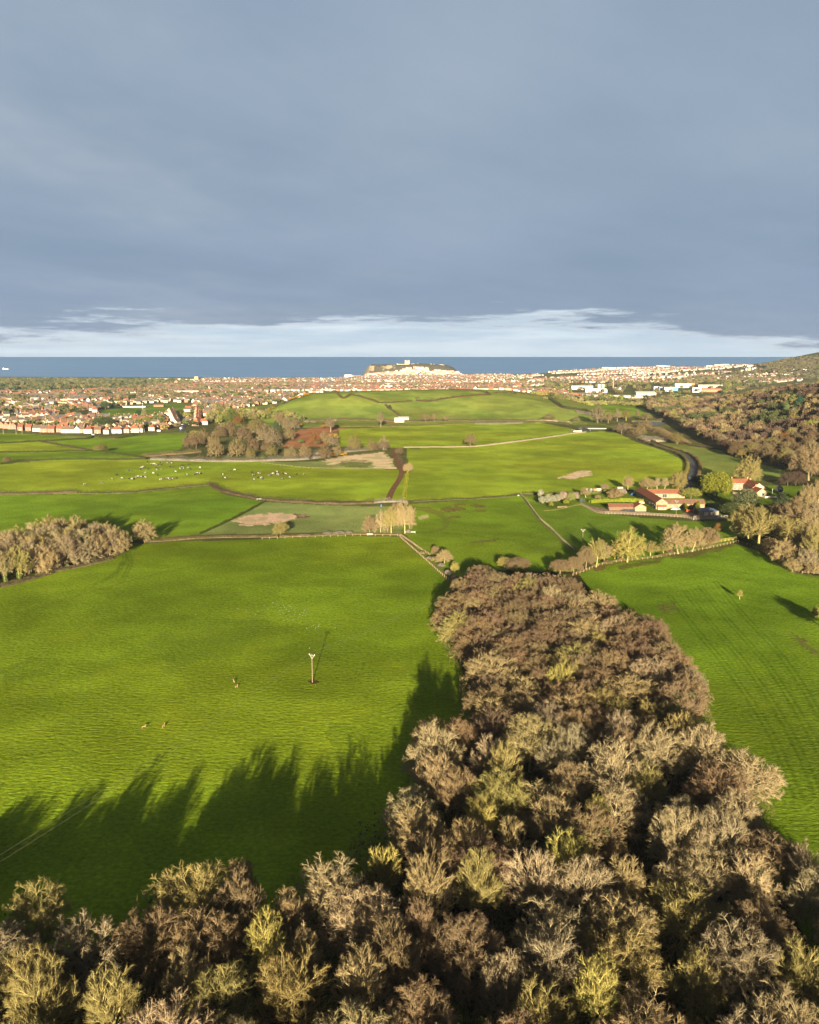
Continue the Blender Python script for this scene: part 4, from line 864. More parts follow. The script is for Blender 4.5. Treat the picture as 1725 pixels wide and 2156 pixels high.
def stuff_wood(name, P, Hh, Rr, cols, label, n=420, cat='woodland', leafy=None, sp=.10):
    """one mass of far crowns: P (N,2) feet, Hh/Rr arrays, cols (N,3)"""
    N = len(P); rs = np.random.RandomState(N); nn = n
    base = clump_points(rs, nn, 1., 1.9, .25, 11, .55); V = []; F = []; Cc = []; b = 0; A0 = []
    for i in range(N):
        a = rs.rand() * 6.28; sel = rs.randint(0, nn, nn); Q = base[sel] + rs.normal(0, .05, (nn, 3)); Q = np.stack([Q[:, 0]*np.cos(a) - Q[:, 1]*np.sin(a), Q[:, 0]*np.sin(a) + Q[:, 1]*np.cos(a), Q[:, 2]], 1) * np.array([Rr[i], Rr[i], Hh[i] / 1.9])
        A0.append(Q + np.array([P[i, 0], P[i, 1], float(zf(P[i, 0], P[i, 1]))])); Cc.append(np.repeat(cols[i][None], nn, 0) * (.8 + .4 * rs.rand(nn, 1)))
    Q = np.concatenate(A0); Cc = np.concatenate(Cc); sz = np.repeat(Rr, nn) * (leafy or .22); M_ = len(Q)
    if leafy: a = unit(rs.normal(0, 1, (M_, 3))); b_ = unit(np.cross(a, rs.normal(0, 1, (M_, 3)))); V = np.stack([Q - a * sz[:, None] * .6, Q + a * sz[:, None] * .6, Q + b_ * sz[:, None]], 1)
    else:
        d = unit(rs.normal(0, .55, (M_, 3)) + np.array([0, 0, 1.])); s_ = unit(np.cross(d, rs.normal(0, 1, (M_, 3)))); V = np.stack([Q - s_ * sz[:, None] * .22, Q + s_ * sz[:, None] * .22, Q + d * sz[:, None] * 1.5], 1)
    me = mesh(name, V.reshape(-1, 3), np.arange(M_ * 3).reshape(-1, 3), VCOL); attr_mesh(me, 'tint', np.repeat(Cc, 3, 0))
    return tag(link(name, me), label, cat, kind='stuff')
VCOL, t, b = pmat('far_foliage', .9, .05); t.put(b, 'Base Color', t.new('ShaderNodeAttribute', attribute_name='tint').outputs['Color'])
K2 = np.array(keep[NH:]); K2 = K2[:1500]; pal = np.array([TC[c][0] for c in ('brown', 'purple', 'tan', 'olive', 'grey', 'dark', 'green', 'orange')]); rs = np.random.RandomState(2); w_ = np.array([24, 16, 18, 17, 12, 8, 4, 1.]); ci = rs.choice(8, len(K2), p=w_ / w_.sum()); cc = pal[ci] * (.6 + .4 * rs.rand(len(K2), 1)); vis = fbm(K2[:, 0], K2[:, 1], 90, 2, 7); cc = np.where((vis > .62)[:, None], pal[5] * 1.15, cc); cc = np.where((vis < .36)[:, None], np.array((.062, .070, .028)), cc)
stuff_wood('hillside_wood', K2, rs.uniform(8, 16, len(K2)), rs.uniform(5.2, 7.4, len(K2)), cc, 'brown and olive bare crowns covering the upper part of the right hand hillside', 560)
# ---------------------------------------------------------------- hedges, walls, gorse, fences
BRH = (.062, .048, .028); GRH = (.045, .055, .014); BLO = (.155, .140, .112); MIXH = (.058, .060, .022); DKH = (.055, .058, .020)
hedge([(-260,1052),(-100,1046),(0,1042),(80,1040),(163,1037)], 'brown clipped hedge at the far left between the cow field and the green field', BRH, 3.4, 3.4)
hedge([(163,1040),(265,1039),(350,1030),(439,1022)], 'green and brown hedge along the near edge of the cow field', MIXH, 3.0, 2.6)
hedge([(441,1021),(462,1033),(490,1041),(520,1047),(546,1053)], 'tall brown hedge bending down to the right below the cow field', BRH, 3.6, 3.6)
hedge([(552,1053),(600,1057),(660,1060),(720,1062),(788,1060)], 'brown hedge between the cow field and the reed field', BRH, 3.6, 3.4)
hedge([(785,1060),(800,1058),(830,1057),(850,1056)], 'pale blossoming hedge end beside the farm track group', BLO, 4, 2.8)
hedge([(557,1057),(520,1078),(470,1103),(420,1126)], 'thin green hedge running diagonally beside the reed field', (.05, .065, .012), 1.4, 1.3, gap=.12)
hedge([(0,978),(50,972),(109,969),(180,968),(250,969),(306,968)], 'low hedge with brown bushes along the far left edge of the cow field', MIXH, 2.6, 2.0)
hedge([(-200,955),(0,953),(100,952),(190,951),(250,957),(310,966)], 'dark low hedge between the two far left fields', GRH, 2.4, 1.8)
hedge([(-100,936),(0,934),(60,931),(120,928),(184,924),(200,919)], 'dark low hedge nearest the town on the far left', GRH, 2.6, 2.0)
hedge([(80,929),(130,938),(190,949)], 'thin brown hedge cutting between the far left hedges', BRH, 2.0, 1.3, gap=.15)
hedge([(318,968),(380,970),(450,972),(520,972),(586,970),(640,968),(690,962)], 'long white blossom hedge along the far edge of the cow field', (.125, .112, .088), 7.5, 5.0, gap=.15)
hedge([(640,957),(690,955),(740,951),(790,946),(815,943)], 'grey blossom thicket below the red soil bank', (.12, .105, .075), 9, 4.5)
hedge([(300,962),(340,958),(390,955),(420,952)], 'brown scrub strip at the left foot of the copse', (.13, .10, .05), 12, 3.5)
hedge([(-300,903),(0,912),(110,918),(197,921),(240,924),(300,916),(392,911)], 'dark green hedge between the town front row and the far left fields', (.06, .07, .02), 4, 2.4)
hedge([(859,997),(856,1015),(853,1035),(851,1051)], 'clipped yellow green hedge beside the brown track', (.16, .17, .012), 2.4, 2.0, spik=False)
hedge([(872,1056),(920,1054),(980,1052),(1035,1049),(1096,1043)], 'low green and brown hedge along the bottom of the large bright field', MIXH, 3.0, 1.6)
hedge([(836,955),(846,972),(852,985)], 'rough brown bank beside the track bend', BRH, 3.5, 1.6)
hedge([(684,826),(710,828),(742,832),(770,839),(800,849)], 'dark hedge curving over the top of the grassy hill', (.07, .06, .02), 4, 2.4)
hedge([(802,849),(830,848),(868,845)], 'short dark hedge in the dip of the grassy hill', (.07, .06, .02), 4, 2.2)
hedge([(876,844),(900,846),(920,843),(970,836),(1033,832)], 'long dark hedge across the right half of the grassy hill', (.075, .055, .022), 5, 2.8)
hedge([(1033,832),(1020,826),(985,823),(946,821)], 'dark hedge along the skyline of the grassy hill', (.07, .06, .02), 4, 2.4)
hedge([(812,853),(819,860),(834,870),(851,883)], 'broken hedge running down the grassy hill to the cottage', (.075, .06, .025), 3.5, 2.2, gap=.3)
hedge([(1040,828),(1075,828),(1110,831),(1160,838)], 'hedge along the right shoulder of the grassy hill', (.08, .07, .025), 5, 2.4)
hedge([(615,892),(650,887),(715,884),(800,886),(860,888),(940,886),(1040,886),(1138,886)], 'long hedge at the foot of the grassy hill with pale blossom', (.085, .07, .04), 6, 2.6)
hedge([(716,898),(800,899),(860,898),(940,894),(1040,891),(1138,889),(1200,894)], 'dark green hedge between the lane and the bright field', (.085, .085, .025), 5, 2.4)
hedge([(1000,893),(1050,893),(1100,891)], 'pale blossom strip on the lane hedge below the hill', BLO, 3, 2.0)
hedge([(1159,841),(1175,852),(1190,860),(1227,866),(1246,872)], 'dark bushy hedge down the right end of the grassy hill', (.045, .05, .018), 7, 4.5)
hedge([(1215,868),(1235,872),(1250,877)], 'grey blossom bushes at the end of the dark bushy hedge', (.15, .13, .10), 7, 4)
hedge([(1170,840),(1240,840),(1300,846),(1380,850),(1450,862)], 'scrubby olive hedge behind the flat green field beyond the pond', (.12, .12, .04), 14, 5)
hedge([(1205,895),(1230,893),(1262,896),(1290,903)], 'green hedge at the farm yard corner by the dark heap', (.08, .10, .02), 6, 2.8)
hedge([(1140,885),(1175,888),(1205,893)], 'pale hedge between the lane and the hill foot', (.2, .17, .11), 4, 2)
hedge([(1450,938),(1500,945),(1560,954),(1604,960)], 'brown hedge along the foot of the hillside wood', BRH, 4, 2.0)
hedge([(1350,925),(1375,929),(1405,930)], 'big white blossom thicket right of the road', (.20, .175, .135), 14, 5.5)
hedge([(1290,905),(1320,915),(1350,925)], 'dark scrub between the road and the pond', (.10, .08, .04), 12, 5)
hedge([(1440,935),(1400,915),(1370,905),(1320,900)], 'brown scrub on the near bank of the pond', (.15, .11, .055), 16, 5)
hedge([(1390,884),(1400,888),(1330,888)], 'low scrub edging the pond', (.11, .095, .04), 6, 2.4)
# road hedges
RD = [S_(*p) for p in [(900,505),(912,470),(925,435),(940,395),(949,355),(940,322),(905,288),(860,268),(760,236),(680,205),(620,180),(560,152),(480,128),(430,118)]]
RW = smooth_line(XY(RD), 5)
def offset(W, d):
    t = np.gradient(W, axis=0); n = np.stack([-t[:, 1], t[:, 0]], 1) / np.hypot(*t.T)[:, None]; return W + n * d
L1, L2 = offset(RW, 5.5), offset(RW, -5.5); nR = len(RW)
hedge(L1[int(nR*.06):int(nR*.33)], 'yellowish verge hedge on the inside of the road bend by the farm', (.13, .115, .03), 3.4, 2.2, world=True)
hedge(L1[int(nR*.33):int(nR*.66)], 'dark hedge on the field side of the climbing road', (.085, .075, .028), 3.2, 2.2, world=True)
hedge(L1[int(nR*.66):], 'brown hedge on the field side of the road near the pond', (.095, .075, .035), 3.0, 2.0, world=True)
hedge(L2[int(nR*.10):int(nR*.40)], 'brown hedge on the outside of the road bend', (.10, .075, .035), 3.4, 2.4, world=True)
hedge(L2[int(nR*.40):int(nR*.75)], 'thin brown hedge between the road and the dry field', (.105, .08, .035), 2.6, 1.8, world=True)
# farm hedges
hedge([S_(305,577),(1290,1056),S_(640,572)], 'long clipped golden green hedge behind the farm car park', (.09, .105, .010), 3.2, 2.8, spik=False)
hedge([S_(968,478),S_(1010,510),S_(1080,560),S_(1140,600),S_(1205,640)], 'dark green clipped hedge beside the lawn of the red roofed house', (.05, .075, .012), 3.6, 2.6, spik=False)
hedge([S_(960,600),S_(1030,590),S_(1110,620),S_(1200,672)], 'broad dark hedge behind the blue roofed shed', (.055, .075, .014), 6, 3.4, spik=False)
hedge([S_(885,600),S_(895,618),S_(905,632)], 'clipped golden conifer hedge left of the red gate', (.13, .13, .012), 2.6, 4.2, spik=False)
hedge([S_(968,650),S_(965,625),S_(985,602)], 'clipped golden conifer hedge right of the red gate', (.12, .125, .012), 3.0, 4.8, spik=False)
hedge([S_(940,475),S_(990,500),S_(1040,540)], 'low green hedge along the roadside lawn', (.06, .09, .012), 2, 1.2, spik=False)
hedge([(1100,1040),(1150,1041),(1200,1040),(1260,1038),(1320,1030)], 'ragged green hedge behind the farm garden', (.075, .08, .025), 3, 2.2, gap=.15)
hedge([S_(300,600),S_(240,590),S_(110,618),S_(20,628)], 'rough grass edge of the orchard above the paddock', (.12, .12, .03), 1.2, .7)
for zx, zy, w_, h_, c in [(10,590,16,18,'w'),(45,592,18,22,'w'),(75,580,14,16,'w'),(105,580,16,18,'w'),(140,570,22,20,'p'),(190,575,20,20,'g'),(30,565,14,14,'y'),(160,590,14,12,'y'),(65,600,12,9,'y'),(215,560,18,16,'p'),(500,535,22,15,'p'),(455,540,24,14,'t'),(405,520,12,9,'g'),(355,555,14,9,'t')]:
    P, W_, H_ = sizes(*S_(zx, zy), w_, h_); shrub(P, W_, H_, {'w': (.19, .19, .13), 'p': (.22, .17, .13), 'g': (.14, .15, .05), 'y': (.13, .14, .02), 't': (.17, .13, .07)}[c], {'w': 'white flowering orchard tree by the paddock above the fence', 'p': 'pinkish grey garden bush behind the farm fence', 'g': 'grey green round bush in the farm orchard', 'y': 'yellow green low bush under the white flowering orchard trees', 't': 'tan low bush behind the farm hedge'}[c], 'bush', 'garden bushes left of the farm', 'garden_bush')
P, W_, H_ = sizes(1138+.34*3, 1052, 14, 20); shrub(P, W_, H_, (.2, .2, .14), 'white flowering tree nearest the corner post of the paddock fence', 'bush', None, 'garden_bush')
# gorse and bushes on and round the hill
random.seed(9)
GL = [N_(*p) for p in [(0,435),(20,425),(45,412),(70,402)]] + [N_(*p) for p in [(165,350),(190,342),(215,335),(240,330),(265,322),(285,316)]]
for x, y in GL: P, W_, H_ = sizes(x, y, 10, 5); shrub(P, W_, H_, jit((.24, .14, .012), .2), 'orange yellow gorse bush on the left flank of the grassy hill', 'gorse', 'gorse bushes on the hill flank', 'gorse_bush')
for zx, zy in [(75,392),(90,385),(60,388),(130,370),(140,368),(20,408),(5,412),(-40,430),(-70,440),(-110,455)]: P, W_, H_ = sizes(*N_(zx, zy), 10, 6); shrub(P, W_, H_, jit((.085, .085, .03), .2), 'dark green bush in the hedge line on the left flank of the hill', 'bush', 'dark bushes on the hill flank', 'hill_bush')
for zx, zy, w_ in [(783,400,9),(795,405,8),(790,395,8)]: P, W_, H_ = sizes(*N_(zx, zy), w_, 6); shrub(P, W_, H_, (.04, .045, .02), 'dark bush in the notch on the front of the grassy hill', 'bush', 'dark bushes in the hill notch', 'hill_bush')
for zx, zy, w_, h_, c in [(960,340,10,4,(.12,.09,.05)),(1010,352,10,4,(.12,.09,.05)),(1060,352,12,5,(.13,.10,.05)),(1090,360,8,3,(.16,.13,.08)),(1570,312,6,5,(.05,.05,.02))]: P, W_, H_ = sizes(*N_(zx, zy), w_, h_); shrub(P, W_, H_, c, 'brown thorn bush beside the long hedge on the right half of the hill', 'bush', 'thorn bushes on the hill', 'hill_bush')
for zx, zy in [(1130,250),(1170,248),(1165,262),(905,170),(1190,385),(1240,390),(1220,395),(1150,400)]: P, W_, H_ = sizes(*M_(zx, zy), 10, 5); shrub(P, W_, H_, jit((.28, .17, .01), .15), 'yellow flowering gorse bush by the red soil bank', 'gorse', 'gorse bushes by the red bank', 'gorse_bush')
for k in range(46):
    zx, zy = random.choice([(random.uniform(560, 1180), random.uniform(140, 190)), (random.uniform(480, 1180), random.uniform(360, 430)), (random.uniform(300,560), random.uniform(170,230)), (random.uniform(900,1190), random.uniform(240,330))]); P, W_, H_ = sizes(*M_(zx, zy), random.uniform(9, 20), random.uniform(5, 9))
    ck = random.choice(['green', 'dark', 'tan', 'tan', 'olive', 'orange']); shrub(P, W_, H_, jit({'green': (.075, .095, .02), 'dark': (.07, .06, .03), 'tan': (.17, .14, .085), 'olive': (.13, .12, .04), 'orange': (.15, .09, .03)}[ck], .15), f'{dict(green="green", dark="dark brown", tan="beige", olive="olive", orange="rusty")[ck]} scrub bush {"behind" if zy < 240 else "in front of" if zy > 340 else "beside"} the copse by the red soil bank', 'bush', 'scrub bushes round the copse', 'scrub_bush')
for x, y, w_, h_, c in [(905,1180,16,8,BLO),(930,1195,18,9,BLO),(945,1212,18,11,BLO),(958,1224,18,12,(.2,.17,.12)),(890,1168,12,7,(.16,.13,.07)),(915,1184,18,12,(.14,.11,.06)),(690,1126,24,7,BLO),(715,1125,24,7,BLO),(735,1124,16,6,BLO),(860,1125,10,10,BLO),(640,1130,30,5,(.2,.17,.1)),(852,1062,16,9,BLO),(600,1131,24,4,(.2,.17,.1)),(1310,1182,18,7,(.17,.11,.06)),(1280,1188,22,9,(.17,.13,.06)),(1412,1166,16,7,(.16,.11,.06)),(1395,1172,20,6,(.15,.1,.05))]:
    P, W_, H_ = sizes(x, y, w_, h_); shrub(P, W_, H_, jit(c, .1), 'pale blossoming thorn bush on a field boundary' if c[2] > .15 else 'dry brown bramble bush on a field boundary', 'bush', 'thorn and bramble bushes on field edges', 'thorn_bush')
hedge([(269,1141),(306,1141),(360,1138),(420,1133),(500,1131),(586,1130)], 'strip of tall dry beige grass and scrub above the big left field', (.13, .105, .05), 5, .9)
hedge([(590,1131),(660,1128),(719,1124),(780,1125),(845,1126)], 'strip of dry grass between the reed field and the big left field', (.12, .10, .05), 4, .8)
hedge([(0,1237),(60,1222),(116,1204),(177,1192),(236,1177)], 'beige bramble fringe along the front of the left edge clump', (.10, .085, .04), 5, 1.6)
hedge([(240,1174),(256,1160),(266,1146)], 'bramble fringe at the right end of the left edge clump', (.14, .12, .05), 3, 1.6)
# stone walls
def stone_wall(pts, label, w_=.7, h_=1.0, col=(.17, .14, .10)):
    W = smooth_line(XY(pts), 3); W = W + (np.random.RandomState(3).rand(*W.shape) - .5) * .25; m = len(W); t = np.gradient(W, axis=0); n = np.stack([-t[:, 1], t[:, 0]], 1) / np.hypot(*t.T)[:, None]; V = []
    hh = h_ * (.8 + .4 * vnoise(np.arange(m), np.zeros(m), 3, 2))
    for o_, k_ in ((-.5, -.3), (-.42, 1), (.42, 1), (.5, -.3)): p = W + n * o_ * w_; V.append(np.stack([p[:, 0], p[:, 1], zf(p[:, 0], p[:, 1]) + (hh if k_ == 1 else k_)], 1))
    V = np.stack(V, 1).reshape(-1, 3); idx = np.arange(m * 4).reshape(m, 4); F = np.stack([idx[:-1, :-1], idx[1:, :-1], idx[1:, 1:], idx[:-1, 1:]], -1).reshape(-1, 4)
    return tag(link('stone_wall', mesh('stone_wall', V, F, STONE), color=col), label, 'stone wall')
STONE = own_colour_mat('field_stone', .45, 1.6)
stone_wall([F_(878,133), F_(1000,132), F_(1120,132), F_(1240,131), F_(1320,128)], 'pale field wall under the lone round tree, left part')
stone_wall([F_(1320,128), F_(1400,120), F_(1500,108), F_(1600,95), F_(1725,78), S_(100,165), S_(190,150), S_(280,140)], 'pale field wall climbing right to the dark heap', 1.3, 1.5, (.20, .165, .12))
stone_wall([(1228,1054-100+18),(1235,972)], 'short stub of pale wall', .8, 1) if False else None
stone_wall([N_(1625,475), N_(1725,476), (1160,887), (1200,890)], 'pale wall beside the lane at the right hill foot', 1.4, 1.8, (.22, .19, .14))
# fences: posts and rails
POST = own_colour_mat('fence_wood', .25, 3.0)
def fence(pts, label, sp=3.0, h_=1.25, col=(.26, .20, .12), rails=2, world=False, pw=.16, name='post_and_rail_fence', board=None):
    W0 = np.asarray(pts, float) if world else XY(pts); W = smooth_line(W0, 1.0) if len(W0) > 2 else smooth_line(np.array([W0[0], (W0[0]+W0[1])/2, W0[1]]), 1.0)
    cum = np.concatenate([[0], np.cumsum(np.hypot(*(W[1:] - W[:-1]).T))]); n = max(2, int(cum[-1] / sp) + 1); n = min(n, 99); s = np.linspace(0, cum[-1], n)
    x = np.interp(s, cum, W[:, 0]); y = np.interp(s, cum, W[:, 1]); o0 = (x[0], y[0], ground(x[0], y[0])); e = empty(name, o0); tag(e, label, 'fence')
    pm = MB().box(-pw/2, pw/2, -pw/2, pw/2, -.3, h_).me('post', POST)
    for i in range(n): p = link('post', pm, e, (x[i] - o0[0], y[i] - o0[1], ground(x[i], y[i]) - o0[2] + random.uniform(-.05, .05)), random.uniform(0, .4), jit(col, .15))
    for k in range(rails):
        mb = MB(); zz = h_ * (.45 + .42 * k) if rails > 1 else h_ * .7
        for i in range(n - 1): mb.bar((x[i]-o0[0], y[i]-o0[1], ground(x[i], y[i])-o0[2]+zz), (x[i+1]-o0[0], y[i+1]-o0[1], ground(x[i+1], y[i+1])-o0[2]+zz), board or .05, 4)
        mb.build('rail', POST, e, color=col)
    return e
fence([S_(200,1028), S_(280,1000), S_(350,970), S_(440,950), S_(520,940), S_(600,932)], 'post fence under the trees below the farm, left part', 3.0)
fence([S_(600,932), S_(700,920), S_(800,903), S_(900,887), S_(1000,868), S_(1100,848), S_(1215,822)], 'post fence under the trees below the farm, right part', 3.0)
fence([S_(960,850), S_(1040,832), S_(1120,820), S_(1215,806)], 'golden new rail fence at the right corner of the paddock', 3.0, 1.3, (.40, .32, .10), 3, board=.08)
fence([S_(1225,825), S_(1300,845), S_(1400,893), S_(1480,935), S_(1560,985), S_(1620,1015)], 'wire fence post row along the edge of the right hand wood', 3.0, 1.3, (.24, .18, .11), 1)
fence([S_(1620,1015), S_(1725,1020), (1780,1216)], 'rail fence at the right frame edge of the lower field', 2.6, 1.3, (.34, .25, .15))
fence([(1096,1041), (1110,1057), (1123,1075), (1138,1094), (1160,1113), (1185,1138), (1210,1160)], 'long post fence between the two middle paddocks', 2.2, 1.3, (.30, .25, .17))
fence([S_(250,590), S_(300,615), S_(350,640), S_(400,648)], 'grey wooden fence at the left corner of the farm yard', 1.8, 1.4, (.24, .19, .14), 3, board=.10)
fence([S_(400,648), S_(500,650), S_(600,655), S_(690,658), S_(800,664), S_(900,672), S_(945,683)], 'long grey wooden fence along the front of the farm yard', 2.0, 1.4, (.27, .22, .16), 3, board=.10)
fence([S_(945,685), S_(1050,680), S_(1160,680)], 'board fence in front of the blue roofed shed', 2.0, 1.5, (.30, .25, .19), 4, board=.13)
fence([F_(860,680), F_(920,720), F_(990,770), F_(1040,800)], 'post fence on the right side of the diagonal ditch', 2.2, 1.2, (.28, .22, .13))
fence([F_(850,684), F_(900,730), F_(1000,820), F_(1100,910), F_(1190,985)], 'post fence on the left side of the diagonal ditch', 3.0, 1.2, (.28, .22, .13), 1)
fence([F_(0,702), F_(200,694), F_(400,688), F_(600,682), F_(840,682)], 'thin post row along the top of the big left field', 4.0, 1.2, (.30, .24, .14), 1)
fence([F_(0,232), F_(300,262), F_(560,266), F_(830,266)], 'thin post row below the straw patch', 5.0, 1.2, (.30, .26, .16), 1)
fence([F_(700,465), F_(790,450)], 'short fence by the track group', 3, 1.2)
# ---------------------------------------------------------------- buildings
def stonemat(name, kind):
    m, t, b = pmat(name, .9, .1); oi = t.new('ShaderNodeObjectInfo'); tc_ = t.new('ShaderNodeTexCoord'); o = tc_.outputs['Object']
    if kind == 'stone':
        n = t.new('ShaderNodeTexVoronoi', {'Vector': t.scalev(o, 1.6, 1.6, 3.2), 'Scale': 1.0}); v = t.mapr(n.outputs['Color'], 0, 1, .70, 1.25, False); n2 = t.mapr(t.noise(o, .5, 3, .6), .3, .7, .8, 1.18, False); v = t.math('MULTIPLY', v, n2)
    elif kind == 'tile':
        wv = t.new('ShaderNodeTexWave', {'Vector': o, 'Scale': 1.1, 'Distortion': .6, 'Detail': 2.0}); v = t.math('MULTIPLY', t.mapr(wv.outputs['Fac'], 0, 1, .82, 1.12, False), t.mapr(t.noise(o, .8, 5, .65), .3, .7, .70, 1.28, False))
    else: v = t.mapr(t.noise(o, .6, 4, .6), .3, .7, .86, 1.1, False)
    t.put(b, 'Base Color', t.mix(1.0, oi.outputs['Color'], t.new('ShaderNodeCombineColor', {0: v, 1: v, 2: v}).outputs[0], 'MULTIPLY')); return m
WSTONE, WTILE, WPLAIN = stonemat('wall_stone', 'stone'), stonemat('roof_tile', 'tile'), stonemat('painted_wall', 'plain')
GLASS, t, b = pmat('window_glass', .15, .5); t.put(b, 'Base Color', (.03, .04, .05))
FRAME = own_colour_mat('painted_frame', .05, 1.0, .5, .3)
def window(par, face, u_, z, w_, h_, L, D, frame=(.6, .58, .54), name='window'):
    """face: front/back/left/right of a block L x D with its front left corner at the origin"""
    mb = MB(); g = MB(); t_ = .06
    mb.box(-w_/2, w_/2, -.05, .04, -h_/2, h_/2); g.box(-w_/2+t_, -t_/2, -.07, -.045, -h_/2+t_, h_/2-t_); g.box(t_/2, w_/2-t_, -.07, -.045, -h_/2+t_, h_/2-t_)
    loc, rz = {'front': ((u_, -.0, z), 0), 'back': ((u_, D, z), math.pi), 'left': ((0, u_, z), -math.pi/2), 'right': ((L, u_, z), math.pi/2)}[face]
    o = mb.build(name, FRAME, par, loc, rz, frame); g.build('pane' if name == 'window' else 'door_pane', GLASS, o); return o
def door(par, face, u_, w_, h_, L, D, col=(.10, .09, .08)):
    mb = MB().box(-w_/2, w_/2, -.06, .04, 0, h_); loc, rz = {'front': ((u_, 0, 0), 0), 'left': ((0, u_, 0), -math.pi/2), 'right': ((L, u_, 0), math.pi/2)}[face]
    o = mb.build('door', FRAME, par, loc, rz, col); MB().box(w_*.28, w_*.36, -.10, -.06, h_*.45, h_*.5).build('handle', GLASS, o); return o
def block(name, x, y, L, D, wh, rh, label, cat='building', ridge='x', wcol=(.30, .22, .14), rcol=(.18, .07, .035), rz=0.0, chim=(), win=(), doors=(), wmat=None, z=None, roof='gable', group=None, ccol=(.40, .2, .12), par=None):
    """house block: front left corner at (x, y); L along the front, D deep"""
    z = ground(x + L/2, y) if z is None else z
    e = empty(name, (x, y, z), rz); tag(e, label, cat, group); wmat = wmat or WSTONE
    if ridge == 'x': w_ = MB().gwall(0, L, 0, D, -.6, wh, rh if roof == 'gable' else 0.01); w_ = w_.build('wall', wmat, e, color=wcol); r_ = MB(); (r_.gable(0, L, 0, D, wh, rh) if roof == 'gable' else r_.hip(0, L, 0, D, wh, rh)); ro = r_.build('roof', WTILE, e, color=rcol)
    else:
        w_ = MB().gwall(0, D, -L, 0, -.6, wh, rh if roof == 'gable' else .01); me = w_.me('wall', wmat); o = link('wall', me, e, (0, 0, 0), math.pi/2, wcol)
        r_ = MB(); (r_.gable(0, D, -L, 0, wh, rh) if roof == 'gable' else r_.hip(0, D, -L, 0, wh, rh)); ro = link('roof', r_.me('roof', WTILE), e, (0, 0, 0), math.pi/2, rcol)
    for cx_, cyy in chim:
        c = MB().box(cx_-.45, cx_+.45, cyy-.35, cyy+.35, wh, wh+rh+1.1); c.box(cx_-.52, cx_+.52, cyy-.42, cyy+.42, wh+rh+1.1, wh+rh+1.3); c.bar((cx_-.2, cyy, wh+rh+1.3), (cx_-.2, cyy, wh+rh+1.75), .12, 6); c.bar((cx_+.2, cyy, wh+rh+1.3), (cx_+.2, cyy, wh+rh+1.75), .12, 6)
        co = c.build('chimney', WSTONE, None, color=ccol); co.parent = ro
    for a in win: window(e, *a, L, D)
    for a in doors: door(e, a[0], a[1], a[2], a[3], L, D, *(a[4:] or ()))
    return e
ST = (.235, .175, .11); DKST = (.12, .10, .08); RED = (.185, .070, .038)
block('farm_building', 162.6, 593.2, 7.6, 54, 4.6, 2.7, 'long stone wing of the farm with orange pantile roof and gable towards the camera', 'farm building', 'y', ST, RED,
      win=[('front', 3.7, 4.9, 1.1, 1.3)] + [('left', -1, 0, 0, 0)][:0] + [('left', 4 + i * 4.2, 2.0 if i % 2 else 2.4, 1.3 if i % 2 else 1.0, 2.4 if i % 2 else 1.2) for i in range(11)])
block('porch', 163.4, 591.2, 5.4, 2.0, 2.2, .9, 'small pantiled porch on the front gable of the long stone wing', 'porch', 'x', (.32, .24, .15), RED, win=[('front', 1.3, 1.2, .8, .9), ('front', 3.8, 1.1, .9, 1.7)])
block('farm_building', 170.4, 642.2, 25.8, 7, 3.4, 2.6, 'farm range across the back of the yard with red pantile roof', 'farm building', 'x', ST, (.17, .07, .04),
      win=[('front', 8.0, 2.0, 1.2, 1.3), ('front', 11.5, 1.7, 3.2, 2.6), ('front', 16.5, 1.8, .8, .8), ('front', 20.5, 1.8, .9, 1.3), ('front', 5.6, 2.2, 2.2, 1.0)])
block('farm_building', 170.5, 597.0, 25.5, 7, 3.3, 2.4, 'low farm range at the front with brown and red tiled roof', 'farm building', 'x', (.225, .17, .105), (.13, .07, .048),
      win=[('front', 4.0, 1.9, .8, 1.0), ('front', 10.5, 1.9, .8, .9), ('front', 15.5, 1.9, .9, .9), ('front', 21, 1.9, 1.2, .9)], doors=[('front', 19.0, 1.0, 2.0, (.45, .05, .03)), ('front', 7.2, .9, 2.0)])
block('garage', 146.8, 584.6, 7.2, 9, 2.9, 2.0, 'garage with cream gable and red roof beside the parked dark cars', 'garage', 'y', (.26, .19, .115), RED, doors=[('left', 3.0, 2.4, 2.3, (.55, .55, .58)), ('left', 6.2, 2.4, 2.3, (.55, .55, .58))])
e = block('cart_shed', 130.6, 588.0, 16.0, 7, 2.4, 1.7, 'dark open fronted cart shed with brown tiled roof in the farm yard', 'shed', 'x', (.13, .085, .055), (.15, .07, .045), wmat=WPLAIN)
window(e, 'left', 3.4, 1.6, 1.6, 1.4, 16, 7)
# blue roofed timber shed
e = empty('timber_shed', (183.6, 569.4, ground(190, 570))); tag(e, 'pale timber shed with shallow blue grey metal roof at the right of the farm yard', 'shed')
MB().box(0, 12.6, 0, 11, -.5, 2.9).build('wall', WPLAIN, e, color=(.20, .165, .12)); mb = MB(); mb.hip(0, 12.6, 0, 11, 2.92, 1.3, .4); mb.build('roof', FRAME, e, color=(.085, .115, .17))
MB().box(0, 5.5, 0, .02, 3.6, 3.62); door(e, 'front', 4.6, 2.6, 2.3, 12.6, 11, (.50, .42, .30)); MB().box(6.6, 12.4, -.05, .04, .5, 1.6).build('panel', FRAME, e, color=(.10, .12, .13))
